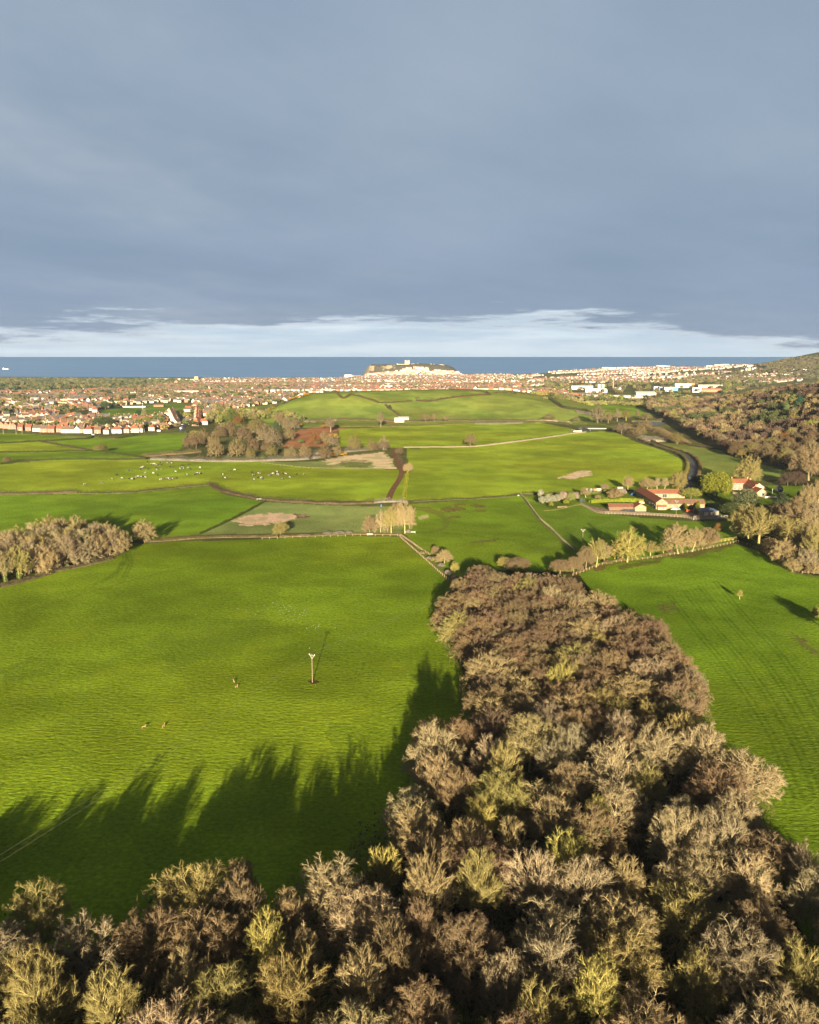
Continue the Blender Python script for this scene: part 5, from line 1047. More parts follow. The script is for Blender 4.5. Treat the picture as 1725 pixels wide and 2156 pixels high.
# red roofed house
block('house', 243.5, 681, 13.5, 7.5, 5.6, 2.6, 'left part of the red roofed stone house, with two chimneys', 'house', 'x', (.22, .17, .13), RED, chim=((.6, 3.75), (12.6, 3.75)), win=[('front', 2.2, 4.3, 1.0, 1.4), ('front', 5.4, 4.3, 1.0, 1.4), ('front', 2.2, 1.5, 1.1, 1.5), ('left', 3.5, 4.2, .8, 1.2)])
block('house', 252.0, 662.5, 9.2, 19, 4.5, 3.3, 'main part of the red roofed house with broad stone gable', 'house', 'y', (.40, .30, .20), RED, chim=((18.2, -4.6),), win=[('left', 4, 3.2, 1.0, 1.2), ('left', 10, 3.2, 1.0, 1.2)])
block('house', 250.5, 650.0, 7.4, 13, 2.9, 2.6, 'low front wing of the red roofed house with white garden doors', 'house', 'y', (.31, .235, .15), (.25, .08, .04), chim=((12.4, -3.7),), win=[('front', 4.6, 1.3, 1.9, 2.3), ('left', 5, 1.6, 1, 1)])
block('outhouse', 244.0, 656.0, 5, 6, 2.3, 1.4, 'small outhouse in the courtyard of the red roofed house', 'outhouse', 'x', (.30, .22, .16), (.24, .08, .05))
mb = MB().box(0, 12, 0, .4, -.5, 1.6); tag(mb.build('garden_wall', STONE, None, (262, 690.5, ground(265, 690)), 0, (.40, .31, .20)), 'sandy garden wall behind the lawn with the black dish', 'stone wall')
mb = MB().box(0, 13, 0, .4, -.5, 1.7); tag(mb.build('garden_wall', STONE, None, (237.5, 662, ground(240, 660)), R(-62), (.26, .20, .15)), 'darker courtyard wall left of the red roofed house', 'stone wall')
mb = MB().box(0, 13, 0, 7, -.3, .25).box(6.8, 7.2, .3, 4, .25, 1.1).box(0, 11, .2, .5, .25, 1.1); tag(mb.build('terrace', WPLAIN, None, (253.5, 641.8, ground(257, 645)), R(8), (.50, .46, .40)), 'pale paved terrace with low walls before the garden doors', 'terrace')
mb = MB().box(0, 2.6, 0, 1.5, 0, .8).box(.1, 2.5, .1, .2, .8, 1.3); tag(mb.build('garden_sofa', FRAME, None, (262.5, 644.5, ground(260, 645)+.26), R(10), (.55, .52, .47)), 'pale garden sofa on the terrace', 'garden seat')
# black mesh dish
e = empty('satellite_dish', (272.6, 664.5, ground(272, 664))); tag(e, 'large black mesh satellite dish on a mast in the garden', 'satellite dish')
nrm = Vector((-.10, -.93, .34)).normalized(); u_ = nrm.orthogonal().normalized(); v_ = nrm.cross(u_); V = []; F = []; RI = 6; NS = 28
for i in range(RI + 1):
    r_ = 2.7 * i / RI
    for k in range(NS): a = 2*math.pi*k/NS; V.append(Vector((0, 0, 3.3)) + (u_*math.cos(a) + v_*math.sin(a)) * r_ + nrm * (.55 * (r_/2.7)**2 - .45))
F = [[i*NS+k, i*NS+(k+1) % NS, (i+1)*NS+(k+1) % NS, (i+1)*NS+k] for i in range(RI) for k in range(NS)]; F += [[q + 0 for q in f] for f in []]
me = mesh('dish', V, F, FRAME); dsh = link('dish', me, e, color=(.012, .013, .02)); md = dsh.modifiers.new('s', 'SOLIDIFY'); md.thickness = .06
MB().bar((0, .4, -.3), (0, .3, 3.0), .14, 8).build('mast', FRAME, e, color=(.3, .3, .3)); mb = MB(); mb.bar(Vector((0, 0, 3.3)) + nrm * 1.55, Vector((0, 0, 3.3)) + nrm * 1.85, .22, 10)
for a in (0, 2.1, 4.2): mb.bar(Vector((0, 0, 3.3)) + (u_*math.cos(a) + v_*math.sin(a)) * 2.4, Vector((0, 0, 3.3)) + nrm * 1.6, .035, 4)
mb.build('feed_horn', FRAME, e, color=(.5, .5, .5)); mb = MB(); mb.bar((-5.5, -1, 0), (-5.5, -1, 3.2), .07, 6).box(-5.7, -5.3, -1.2, -.8, 3.2, 3.5); tag(mb.build('garden_lamp', FRAME, None, (272.6, 664.5, ground(272, 664)), 0, (.5, .5, .5)), 'thin pale garden lamp post left of the black dish', 'lamp post')
# yard, road and track surfaces laid over the ground
def strip(name, W, width, mat, label, cat, col=(1, 1, 1), dz=.10, kind='structure'):
    W = np.asarray(W); t = np.gradient(W, axis=0); n = np.stack([-t[:, 1], t[:, 0]], 1) / np.hypot(*t.T)[:, None]; V = []; q = np.linspace(-.5, .5, 5)
    wv = np.asarray(width) * np.ones(len(W))
    for o_ in q: p = W + n * (o_ * wv)[:, None]; V.append(np.stack([p[:, 0], p[:, 1], zf(p[:, 0], p[:, 1]) + dz], 1))
    V = np.stack(V, 1).reshape(-1, 3); idx = np.arange(len(W) * 5).reshape(-1, 5); F = np.stack([idx[:-1, :-1], idx[:-1, 1:], idx[1:, 1:], idx[1:, :-1]], -1).reshape(-1, 4)
    o = link(name, mesh(name, V, F, mat), color=col); return tag(o, label, cat, kind=kind)
def sheet(name, pts, mat, label, cat, col, dz=.08):
    W = XY(pts); x0, x1, y0, y1 = W[:, 0].min(), W[:, 0].max(), W[:, 1].min(), W[:, 1].max(); n = 60; gx, gy = np.meshgrid(np.linspace(x0, x1, n), np.linspace(y0, y1, n), indexing='ij'); idx = np.arange(n*n).reshape(n, n)
    F = np.stack([idx[:-1, :-1], idx[1:, :-1], idx[1:, 1:], idx[:-1, 1:]], -1).reshape(-1, 4); cx_ = gx.ravel()[F].mean(1); cy_ = gy.ravel()[F].mean(1); F = F[inpoly(cx_, cy_, W)]
    V = np.stack([gx, gy, zf(gx, gy) + dz], -1).reshape(-1, 3); return tag(link(name, mesh(name, V, F, mat), color=col), label, cat, kind='structure')
ASPH = own_colour_mat('asphalt', .18, .5, .8, .2); EARTH = own_colour_mat('bare_earth', .40, .35, 1, 0)
strip('road', RW, 5.6, ASPH, 'grey tarmac lane curving between hedges past the farm', 'road', (.070, .066, .072)); 
RV = offset(RW, -7.5)[:int(nR*.3)]
strip('track', smooth_line(XY([F_(*p) for p in [(805,145),(822,180),(845,225),(862,268),(863,300),(845,340),(815,385),(792,430),(782,468)]]), 3), 4.6, EARTH, 'brown mud track between the cow field and the bright field', 'track', (.155, .085, .048))
sheet('yard', [S_(*p) for p in [(262,590),(330,600),(430,620),(600,618),(640,630),(700,645),(870,650),(905,630),(945,640),(1100,655),(1150,668),(1155,678),(945,680),(880,668),(690,655),(420,645),(350,634)]], EARTH, 'gravel and mud farm yard in front of the buildings', 'yard', (.22, .165, .11))
PONDM, t, b = pmat('pond_surface', .25, .3); t.put(b, 'Base Color', (.03, .035, .04))
sheet('pond_water', [V_(*p) for p in [(590,478),(680,474),(770,472),(775,490),(740,500),(660,502),(600,498)]], PONDM, 'small dark pond beside the hillside wood', 'pond', (1, 1, 1), .25)
W = XY([(382,908),(385,894),(388,880),(391,870)]); strip('street', smooth_line(W, 8), 9.0, ASPH, 'straight dark street running away into the town', 'street', (.045, .048, .06), .25)
# white cottage at the hill foot and other single buildings further out
def far_block(name, x, yb, w_, h_, depth, label, wcol, rcol, cat='building', ridge='x', roof='gable', rfrac=.35, wmat=None, D=None, chim=0):
    """block whose front base middle is at picture point (x, yb), w_ x h_ picture units"""
    P, W_, H_ = sizes(x, yb, w_, h_); rh = H_ * rfrac; wh = H_ - rh
    e = empty(name, (P.x, P.y, P.z)); tag(e, label, cat); W2 = W_ / 2; wm = wmat or WPLAIN
    if ridge == 'x': MB().gwall(-W2, W2, 0, depth, -3, wh, rh if roof == 'gable' else .01).build('wall', wm, e, color=wcol); r_ = MB(); (r_.gable(-W2, W2, 0, depth, wh, rh, .3) if roof == 'gable' else r_.hip(-W2, W2, 0, depth, wh, rh) if roof == 'hip' else r_.box(-W2-.2, W2+.2, -.2, depth+.2, wh, wh + max(.4, rh))); r_.build('roof', WTILE, e, color=rcol)
    else: link('wall', MB().gwall(0, depth, -W2, W2, -3, wh, rh).me('wall', wm), e, (0, 0, 0), math.pi/2, wcol); link('roof', MB().gable(0, depth, -W2, W2, wh, rh, .3).me('roof', WTILE), e, (0, 0, 0), math.pi/2, rcol)
    nw = int(min(14, max(0, W_ / 5))) if h_ > 5 else 0
    for k in range(nw):
        for fl in range(1 if wh < 5 else 2 if wh < 9 else 3):
            z_ = wh * (fl + .5) / (1 if wh < 5 else 2 if wh < 9 else 3); window(e, 'front', -W2 + (k + .5) * W_ / nw, z_, min(1.8, W_ / nw * .45), 1.4, 1, 1)
    return e
WH = (.48, .455, .41); CR = (.40, .33, .24); BR = (.24, .12, .075); GRf = (.20, .20, .20); RDf = (.27, .08, .045); BRf = (.15, .10, .075)
far_block('cottage', 841, 889, 20, 9, 9, 'white cottage alone at the foot of the grassy hill', WH, (.45, .42, .38), 'cottage'); far_block('barn', 850, 884, 22, 7, 8, 'pale low barn behind the white cottage', (.3, .28, .25), (.22, .2, .18), 'barn')
# ---------------------------------------------------------------- the town
rs = np.random.RandomState(31)
TP = [XY(p) for p in [
 [(-500,898),(0,903),(108,911),(180,912),(225,915),(295,910),(372,903),(378,860),(388,860),(397,903),(404,898),(440,893),(460,866),(516,858),(606,845),(650,828),(655,799),(430,800),(400,808),(330,812),(230,820),(130,826),(0,826),(-500,830)],
 [(650,828),(1165,836),(1215,840),(1262,838),(1300,830),(1262,812),(1200,800),(1100,795),(1000,790),(760,795),(650,799)],
 [(1200,800),(1262,812),(1400,806),(1500,803),(1640,806),(1700,800),(1640,790),(1590,772),(1560,770),(1270,776),(1150,785),(1000,788),(1000,794),(1100,795)],
]]
EX = [XY(p) for p in [[(205,879),(213,862),(240,856),(300,850),(408,848),(410,858),(380,872),(300,880),(230,882)], [(100,880),(130,860),(200,868),(200,880)], [(1280,815),(1520,806),(1520,840),(1280,840)], [(1195,806),(1285,806),(1285,832),(1195,832)]]]
def allowed(x, y):
    return any(inpoly(x, y, P) for P in [np.asarray(P) for P in TP]) and not any(inpoly(x, y, P) for P in EX)
def mask(X, Y):
    m = np.zeros(X.shape, bool)
    for P in TP: m |= inpoly(X, Y, P)
    for P in EX: m &= ~inpoly(X, Y, P)
    return m
H_ = []   # x, y, angle, L, D, wh, rh, style, wall, roof
WC = [(.36,.34,.30),(.40,.35,.28),(.34,.27,.20),(.25,.135,.085),(.20,.11,.075),(.42,.40,.36)]; RC = [(.17,.070,.045),(.125,.070,.050),(.095,.070,.055),(.075,.070,.068),(.23,.080,.045)]
B = 130.0; bx0, by0 = -3200, 1180
for bi in range(int(7000 / B)):
    for bj in range(int(4400 / B)):
        cx_, cyy = bx0 + (bi + .5) * B, by0 + (bj + .5) * B
        if cyy > 5550 or abs(cx_) > .56 * cyy + 150: continue
        th_ = rs.choice([0, 0, .15, -.2, .35, -.5, 1.35, .75]); w1 = rs.dirichlet([1.0, .8, .6, .6, .5, .7]); w2 = rs.dirichlet([.7, 1.0, 1.3, .8, .3]); terr = rs.rand() < (.30 if cyy < 2400 else .5)
        if cyy > 3800: w1 = w1 * .45 + np.array([.45, .08, 0, 0, 0, .1]); w1 /= w1.sum()
        rsp = rs.uniform(27, 34); Lh = rs.uniform(9, 13); roofst = rs.rand()
        for j in np.arange(-B*.5 + rsp*.4, B*.5, rsp):
            for i in np.arange(-B*.5, B*.5, Lh if terr else Lh + rs.uniform(2.5, 6)):
                if rs.rand() < .24: continue
                a, b_ = i + rs.normal(0, .6), j + rs.normal(0, 1.0); x = cx_ + a*math.cos(th_) - b_*math.sin(th_); y = cyy + a*math.sin(th_) + b_*math.cos(th_)
                H_.append((x, y, th_ + (0 if rs.rand() < .75 else math.pi/2), Lh * rs.uniform(.85, 1.0), rs.uniform(7, 8.5), rs.uniform(4.2, 5.2) if cyy < 3600 or rs.rand() < .6 else rs.uniform(6.5, 10), rs.uniform(2.8, 3.8), 'hip' if roofst < .3 else 'gable', WC[rs.choice(6, p=w1)], RC[rs.choice(5, p=w2)]))
Hx = np.array([h[0] for h in H_]); Hy = np.array([h[1] for h in H_]); ok = mask(Hx, Hy) & (Hy < coast(Hx) - 40) & (fbm(Hx, Hy, 260, 3, 41) < np.where((Hy > 2500) & (Hx > 300), .56, .68))
# front row and the two terraces along the straight street, set by hand
FR = []
for (zx, zy, w_, ck, rk, rd, st) in [(20,600,42,3,0,0,'y'),(75,605,36,4,0,1,'y'),(130,612,46,3,1,1,'y'),(160,612,40,4,0,1,'y'),(235,628,24,4,0,0,'x'),(330,632,60,4,0,0,'x'),(425,640,80,5,2,0,'x'),(510,648,70,3,2,0,'x'),(595,650,76,3,0,0,'x'),(688,648,60,3,0,0,'x'),(715,640,40,4,2,0,'y'),(760,655,80,5,1,0,'x'),(830,656,60,0,2,0,'x'),(905,655,60,0,1,1,'y'),(950,655,60,3,2,0,'x'),(1030,660,90,5,0,0,'h'),(1140,662,80,4,1,0,'x'),(1240,668,60,5,0,0,'h'),(1365,660,110,0,0,0,'h'),(1480,655,60,2,0,0,'h'),(1570,650,110,5,4,0,'h'),(1640,648,50,0,0,0,'h')]:
    FR.append((zx * .18, 793.6 + zy * .18, w_ * .18, WC[ck], RC[rk], st))
R5 = lambda zx, zy: (276 + zx * .2, 772.8 + zy * .2)
for (zx, zy, w_, ck, rk, st) in [(30,670,60,5,4,'h'),(75,668,50,0,0,'h'),(215,672,60,1,0,'h'),(260,660,40,2,1,'h'),(355,655,90,3,1,'h'),(675,620,70,3,4,'h'),(760,608,90,0,4,'h'),(965,440,50,3,2,'y'),(930,425,40,3,2,'x'),(1045,400,80,0,2,'x'),(1175,425,50,3,1,'y'),(1150,400,50,3,2,'x'),(1280,385,60,3,2,'x'),(1325,400,50,3,1,'y'),(1390,380,40,3,2,'y'),(1480,365,60,1,2,'x'),(1545,368,60,3,2,'x'),(1610,358,50,0,2,'y'),(1200,385,60,3,2,'x')]:
    FR.append((*R5(zx, zy), w_ * .2, WC[ck], RC[rk], st))
for k in range(13): FR.append((*R5(470 - k*4.5, 610 - k*10.5), 17, WC[[1,5,0,2][k % 4]], RC[[2,1,2][k % 3]], 's'))
for k in range(12): FR.append((*R5(690 + k*1.0, 590 - k*12.5), 14, WC[[3,3,1][k % 3]], RC[[0,4,0,1][k % 4]], 's'))
fx = []
for i_, (x, y, w_, wc, rc, st) in enumerate(FR):
    P, W_, h9 = sizes(x, y, w_, 12); fx.append((P.x, P.y)); L_ = max(7, min(20, W_)); ang = 0 if st in 'xh' else math.pi/2 if st == 'y' else math.pi/2 - .22
    H_.append((P.x, P.y + 4, ang, L_ if st != 'y' else 10, 8 if st != 's' else 8.5, 4.8, 3.6, 'hip' if st == 'h' else 'gable', wc, rc))
fx = np.array(fx); ok2 = np.array([o_ and np.min((fx[:, 0]-x)**2 + (fx[:, 1]-y)**2) > 15**2 for o_, x, y in zip(ok, Hx, Hy)]); ok2 = np.concatenate([ok2, np.ones(len(FR), bool)])
HS = [h for h, o_ in zip(H_, ok2) if o_]; nfr = {id(h) for h in H_[-len(FR):]}
# only what the picture shows: in frame, not behind the hill
def seen(h):
    zt = ground(h[0], h[1]) + 7; px, py = to_px(h[0], h[1], zt)
    if px < -15 or px > 1740: return False
    s_ = np.linspace(.2, .985, 90); gz = zf(h[0] * s_, h[1] * s_); lz = CAM_H + (zt - CAM_H) * s_; return bool(np.all(gz < lz))
HS = [h for h in HS if seen(h)]
HS.sort(key=lambda h: math.hypot(h[0], h[1]) - (400 if id(h) in nfr else 0)); print('houses', len(HS))
WN = {WC[0]: 'white', WC[1]: 'cream', WC[2]: 'sandy', WC[3]: 'orange brick', WC[4]: 'dark brick', WC[5]: 'bright white'}; RN = {RC[0]: 'red', RC[1]: 'reddish brown', RC[2]: 'brown', RC[3]: 'grey', RC[4]: 'orange'}
HT = {}
def house_meshes(L, D, wh, rh, st):
    k = (round(L), round(D), round(wh), round(rh), st)
    if k not in HT:
        L, D, wh, rh = k[:4]; L2, D2 = L/2, D/2
        w_ = MB().gwall(-L2, L2, -D2, D2, -1.5, wh, rh if st == 'gable' else .01).me('wall', WPLAIN); r_ = MB(); (r_.gable(-L2, L2, -D2, D2, wh, rh, .3) if st == 'gable' else r_.hip(-L2, L2, -D2, D2, wh, rh)); r_ = r_.me('roof', WTILE)
        c_ = MB().box(-.5, .5, -.35, .35, wh + rh*.4, wh + rh + 1.0).box(-.56, .56, -.41, .41, wh + rh + 1.0, wh + rh + 1.15).me('chimney', WSTONE); HT[k] = (w_, r_, c_, L2, D2, wh)
    return HT[k]
WM = MB().box(-.8, .8, -.06, .04, -.65, .65).me('window', FRAME); PM = MB().box(-.68, -.04, -.08, -.05, -.55, .55).box(.04, .68, -.08, -.05, -.55, .55).me('pane', GLASS); DM = MB().box(-.5, .5, -.06, .04, 0, 2.1).me('door', FRAME)
random.seed(5)
rowlab = {}
for k, h in enumerate(HS[:300]):
    x, y, a, L, D, wh, rh, st, wc, rc = h; w_, r_, c_, L2, D2, whr = house_meshes(L, D, wh, rh, st); px, py = to_px(x, y, ground(x, y))
    where = 'far left' if px < 90 else 'left' if px < 200 else 'middle left' if px < 320 else 'near straight street' if px < 440 else 'by the hill'
    rowd = 'front row' if k < 60 and py > 890 else 'second rows' if py > 875 else 'playing field rows' if py > 850 else 'back rows'
    side = 'gable end' if abs(abs(a) - math.pi/2) < .5 else 'long side'
    e = empty('house', (x, y, ground(x, y)), a); tag(e, f'{WN[wc]} house with {RN[rc]} {"hipped " if st == "hip" else ""}roof, {side} forward, {rowd}, {where}', 'house', 'houses of the town')
    link('wall', w_, e, color=jit(wc, .08)); ro = link('roof', r_, e, color=jit(rc, .15)); link('chimney', c_, ro, (random.choice([-1, 1]) * (L2 - .7) * (1 if st == 'gable' else .3), 0, 0), color=(.30, .16, .10))
    if k < 95:
        gb = side == 'gable end'
        if gb: ps = [(-L2, s_ * D2 * .45, z_, -math.pi/2) for s_ in (-1, 1) for z_ in (1.5, 4.0)]
        else: ps = [(u_ * L2 * .6, -D2, z_, 0) for u_ in (-1, 0, 1) for z_ in (1.5, 4.0) if not (u_ == 0 and z_ < 2)]
        for (wx, wy, wz, wr) in ps: wo = link('window', WM, e, (wx, wy, wz), wr, (.6, .58, .54)); link('pane', PM, wo)
        if not gb: link('door', DM, e, (0, -D2, 0), 0, random.choice([(.3, .05, .04), (.05, .08, .15), (.4, .4, .4)]))
# the rest of the town as one mass
TV, t, b = pmat('far_town', .85, .1); ta = t.new('ShaderNodeAttribute', attribute_name='tint'); t.put(b, 'Base Color', ta.outputs['Color'])
V = []; F = []; Cc = []; nb = 0
for h in HS[300:]:
    x, y, a, L, D, wh, rh, st, wc, rc = h; z = ground(x, y); L2, D2 = L/2, D/2; ca, sa = math.cos(a), math.sin(a); ee = .3
    P = [(-L2,-D2,-2),(L2,-D2,-2),(L2,D2,-2),(-L2,D2,-2),(-L2,-D2,wh),(L2,-D2,wh),(L2,D2,wh),(-L2,D2,wh),(-L2,0,wh+rh*.97),(L2,0,wh+rh*.97),
         (-L2-ee,-D2-ee,wh-.1),(L2+ee,-D2-ee,wh-.1),(L2+ee,D2+ee,wh-.1),(-L2-ee,D2+ee,wh-.1),(-L2-ee,0,wh+rh),(L2+ee,0,wh+rh)]
    if h[7] == 'hip': q = D2 * .8; P[14] = (-L2+q,0,wh+rh); P[15] = (L2-q,0,wh+rh); P[8] = (-L2,0,wh); P[9] = (L2,0,wh)
    # windows as slim dark bands on the front, real recess boxes would be under a tenth of a picture point
    V += [(x + p[0]*ca - p[1]*sa, y + p[0]*sa + p[1]*ca, z + p[2]) for p in P]; wj, rj = jit(wc, .12), jit(rc, .15); Cc += [wj] * 10 + [rj] * 6
    fs = [[0,1,5,4],[1,2,6,5],[2,3,7,6],[3,0,4,7],[4,8,7,7],[5,6,9,9],[10,11,15,14],[12,13,14,15]] + ([[13,10,14,14],[11,12,15,15]] if h[7] == 'hip' else [])
    F += [[nb + i for i in f] for f in fs]; nb += 16
F = [f if f[2] != f[3] else f[:3] for f in F]; me = mesh('distant_houses', V, F, TV); attr_mesh(me, 'tint', np.array(Cc, float)); tag(link('distant_houses', me), 'thousands of small red roofed and white houses of the coastal town', 'houses', kind='stuff')
# ---------------------------------------------------------------- headland with the castle
xs = np.linspace(-330, 330, 150); hd = np.interp(xs, [-330,-300,-285,-255,-235,-100,0,60,160,230,265,290,310,330], [-44,-38,-22,24,47,47,48,52,47,42,28,4,-12,-44]) ; ysr = np.linspace(5380, 5760, 60)
GXh, GYh = np.meshgrid(xs, ysr, indexing='ij'); prof = sstep(5385, 5500, GYh + 30 * (fbm(GXh, GYh, 60, 3, 5) - .5)) * (1 - sstep(5720, 5755, GYh)); GZh = -44 + (hd[:, None] + 44) * (prof * .9 + .1 * sstep(5380, 5420, GYh)) + 5 * (fbm(GXh, GYh, 40, 3, 2) - .5) * (prof > .05)
idx = np.arange(GXh.size).reshape(GXh.shape); Fh = np.stack([idx[:-1, :-1], idx[1:, :-1], idx[1:, 1:], idx[:-1, 1:]], -1).reshape(-1, 4)
Ch = np.zeros(GXh.shape + (3,)); Ch[:] = (.042, .040, .026); Ch = mixc(Ch, (GZh > 38) & (GYh > 5490), (.07, .07, .035)); cl = ((GXh < -80) & (GXh > -240) & (GZh > 8 + (GXh + 240) * .12) & (GZh < 45)); Ch = mixc(Ch, cl * sstep(.38, .55, fbm(GXh, GZh * 2, 25, 3, 3)), (.24, .18, .11)); Ch = mixc(Ch, (GXh < -240) * 1.0, (.14, .11, .08)); Ch *= (.75 + .5 * fbm(GXh, GYh, 18, 3, 9))[..., None]
me = mesh('headland', np.stack([GXh, GYh, GZh], -1).reshape(-1, 3), Fh, VCOL, smooth=True); attr_mesh(me, 'tint', Ch); tag(link('headland', me), 'steep headland with pale cliff standing in the sea', 'headland', kind='structure')
e = empty('castle', (-14, 5512, 46)); tag(e, 'ruined stone castle keep on top of the headland', 'castle'); cs = (.42, .33, .22)
MB().box(-12, 12, 0, 22, -3, 24).box(-13.5, -9, -1.5, 3, -3, 27).box(9, 13.5, -1.5, 3, -3, 28).box(-6, -1, -.6, 0, 3, 22).box(3, 6, -.6, 0, 3, 23).build('keep', WSTONE, e, color=cs)
for a in (-6, 0, 6): MB().box(a-.9, a+.9, -.7, -.55, 9, 13).build('window', GLASS, e)
mb = MB()
for i in range(18): x = 22 + i * 11; mb.box(x, x + 10.6, 2, 4, -6, 5.2 + 1.5 * math.sin(i * 1.7) - i * .25); 
mb.box(-55, -14, 2, 4, -6, 4); mb.build('curtain_wall', WSTONE, e, color=cs); mb = MB().box(-62, -54, 0, 8, -4, 7).box(60, 66, 0, 7, -4, 9).box(140, 146, 0, 7, -4, 6); mb.build('wall_tower', WSTONE, e, color=cs)
zf0 = zf
def hz(X, Y):
    X = np.asarray(X, float); Y = np.asarray(Y, float); fx = np.clip((X + 330) / 660 * 149, 0, 148.999); fy = np.clip((Y - 5380) / 380 * 59, 0, 58.999); i = fx.astype(int); j = fy.astype(int); fx = fx - i; fy = fy - j
    z = (GZh[i, j] * (1-fx) + GZh[i+1, j] * fx) * (1-fy) + (GZh[i, j+1] * (1-fx) + GZh[i+1, j+1] * fx) * fy
    return np.where((np.abs(X) < 330) & (Y > 5380) & (Y < 5760), z, -99)
def zf(X, Y): return np.maximum(zf0(X, Y), hz(X, Y))
# ---------------------------------------------------------------- landmark buildings
G8 = lambda zx, zy: (1483.6 + zx * .14, 731.4 + zy * .14); R7 = lambda zx, zy: (1173 + zx * .2, 759 + zy * .2); C3 = lambda zx, zy: (724.5 + zx * .16, 745.2 + zy * .16)
FB = far_block
FB('school', 393, 831, 50, 8, 14, 'long white flat roofed school behind the playing field', WH, (.35,.33,.30), 'school', roof='flat', rfrac=.08)
FB('church', 371, 813, 9, 6, 16, 'brown stone church nave below its square tower', (.30,.2,.13), BRf, 'church'); 
e = FB('church_tower', 371, 811, 6, 10, 7, 'square brown church tower with small pointed cap among the left trees', (.33,.22,.14), (.22,.13,.09), 'church tower', roof='hip', rfrac=.25)
FB('tower_block', 413.5, 803, 7, 9.5, 14, 'yellow tower block rising on the left coast', (.62,.46,.16), (.5,.4,.2), 'tower block', roof='flat', rfrac=.06)
FB('hotel', 398, 803, 24, 4.6, 14, 'long white seafront hotel left of the yellow tower block', WH, (.5,.48,.45), 'hotel', roof='flat', rfrac=.1); FB('hotel', 423, 802.6, 14, 5, 14, 'white seafront hotel right of the yellow tower block', WH, (.5,.48,.45), 'hotel', roof='flat', rfrac=.1)
FB('church', 440, 812, 24, 5, 14, 'long grey roofed church with a thin spire left of the red terraces', (.42,.3,.2), (.17,.17,.17), 'church'); FB('spire', 430.5, 812, 2.2, 11, 5, 'thin grey church spire above the left town', (.4,.3,.22), (.2,.18,.17), 'spire', roof='hip', rfrac=.6)
for i, (x, y, w_, l) in enumerate([(317,800.5,10,'leftmost'),(331,800.5,11,'second'),(349,801,22,'longest'),(374,801,12,'rightmost')]): FB('seafront_terrace', x, y, w_, 4, 12, f'{l} of the white seafront terraces beyond the left woods', WH, (.45,.42,.38), 'terrace', rfrac=.3)
FB('pavilion', 334, 856.5, 20, 5, 8, 'brick sports pavilion with white sides on the far side of the playing field', BR, BRf, 'pavilion'); FB('flats', 254, 853, 25, 8, 10, 'cream flat roofed block of flats above the playing field', CR, (.3,.27,.22), 'flats', roof='flat', rfrac=.08)
FB('garage_row', 278, 857.5, 54, 2.6, 6, 'long white garage row along the top of the playing field', WH, (.15,.14,.13), 'garage row', roof='flat', rfrac=.2); FB('brick_hall', 146, 849, 34, 8, 16, 'orange brick hall with white roof edge in the left town', (.42,.19,.09), (.55,.52,.48), 'hall', roof='flat', rfrac=.12)
FB('white_block', 72, 846, 16, 9, 12, 'tall white building group in the far left town', WH, GRf, 'building'); FB('white_block', 104, 853, 16, 8, 14, 'white building beside a dark roofed road in the left town', WH, GRf, 'building')
FB('office_block', 1226, 820.5, 44, 8, 16, 'white office block with dark window bands left of the white hall', WH, (.4,.4,.4), 'office', roof='flat', rfrac=.08); FB('white_hall', 1256, 827, 44, 9, 30, 'large white hall with low roof right of the office block', (.7,.66,.6), (.6,.57,.53), 'hall', rfrac=.3)
FB('white_tower', 1262, 817, 5, 8, 8, 'left of two small white towers behind the white hall', WH, WH, 'tower', roof='flat', rfrac=.05); FB('white_tower', 1270, 817, 5, 8, 8, 'right of two small white towers behind the white hall', WH, WH, 'tower', roof='flat', rfrac=.05)
P, W_, hh_ = sizes(1291.5, 818, 2.4, 21); tag(MB().bar((0, 0, -1), (0, 0, hh_), W_/2*1.15, 12, 0, W_/2*.8).build('chimney_stack', WSTONE, None, (P.x, P.y, P.z), 0, (.30,.19,.13)), 'tall brown factory chimney stack right of the white hall', 'chimney stack')
FB('white_shed', 1302, 820.5, 13, 5, 14, 'small white shed right of the chimney stack', WH, (.6,.58,.55), 'shed', rfrac=.2)
FB('grey_shed', 1361, 832, 40, 7.5, 30, 'long pale grey shed before the playing ground', (.48,.43,.36), (.36,.34,.31), 'shed', rfrac=.4); FB('cream_shed', 1340, 838, 60, 5.5, 24, 'long cream low shed among pale bushes', (.58,.50,.40), (.5,.45,.38), 'shed', rfrac=.35); FB('low_shed', 1300, 836, 26, 4, 14, 'low white shed left of the cream shed', WH, (.4,.38,.36), 'shed', rfrac=.3)
FB('factory', 1383, 822, 11, 8, 20, 'white left end of the blue and white factory', (.62,.60,.58), (.4,.42,.45), 'factory', roof='flat', rfrac=.08)
FB('factory', 1394, 823, 11, 8, 20, 'blue panelled part of the blue and white factory', (.10,.20,.42), (.35,.38,.42), 'factory', roof='flat', rfrac=.08); FB('factory', 1408, 824, 17, 8.4, 20, 'white middle part of the blue and white factory', (.62,.60,.58), (.4,.42,.45), 'factory', roof='flat', rfrac=.08); FB('factory', 1422, 823, 11, 7.5, 20, 'bright blue right end of the blue and white factory', (.10,.26,.55), (.35,.38,.42), 'factory', roof='flat', rfrac=.08)
FB('factory', 1438, 816.5, 32, 8.5, 30, 'factory hall with pale turquoise roof', (.30,.42,.45), (.25,.42,.46), 'factory', roof='flat', rfrac=.45); FB('brick_block', 1458.5, 816, 9, 9.5, 14, 'orange brick block beside the turquoise roofed hall', (.42,.17,.08), BRf, 'building', roof='flat', rfrac=.08)
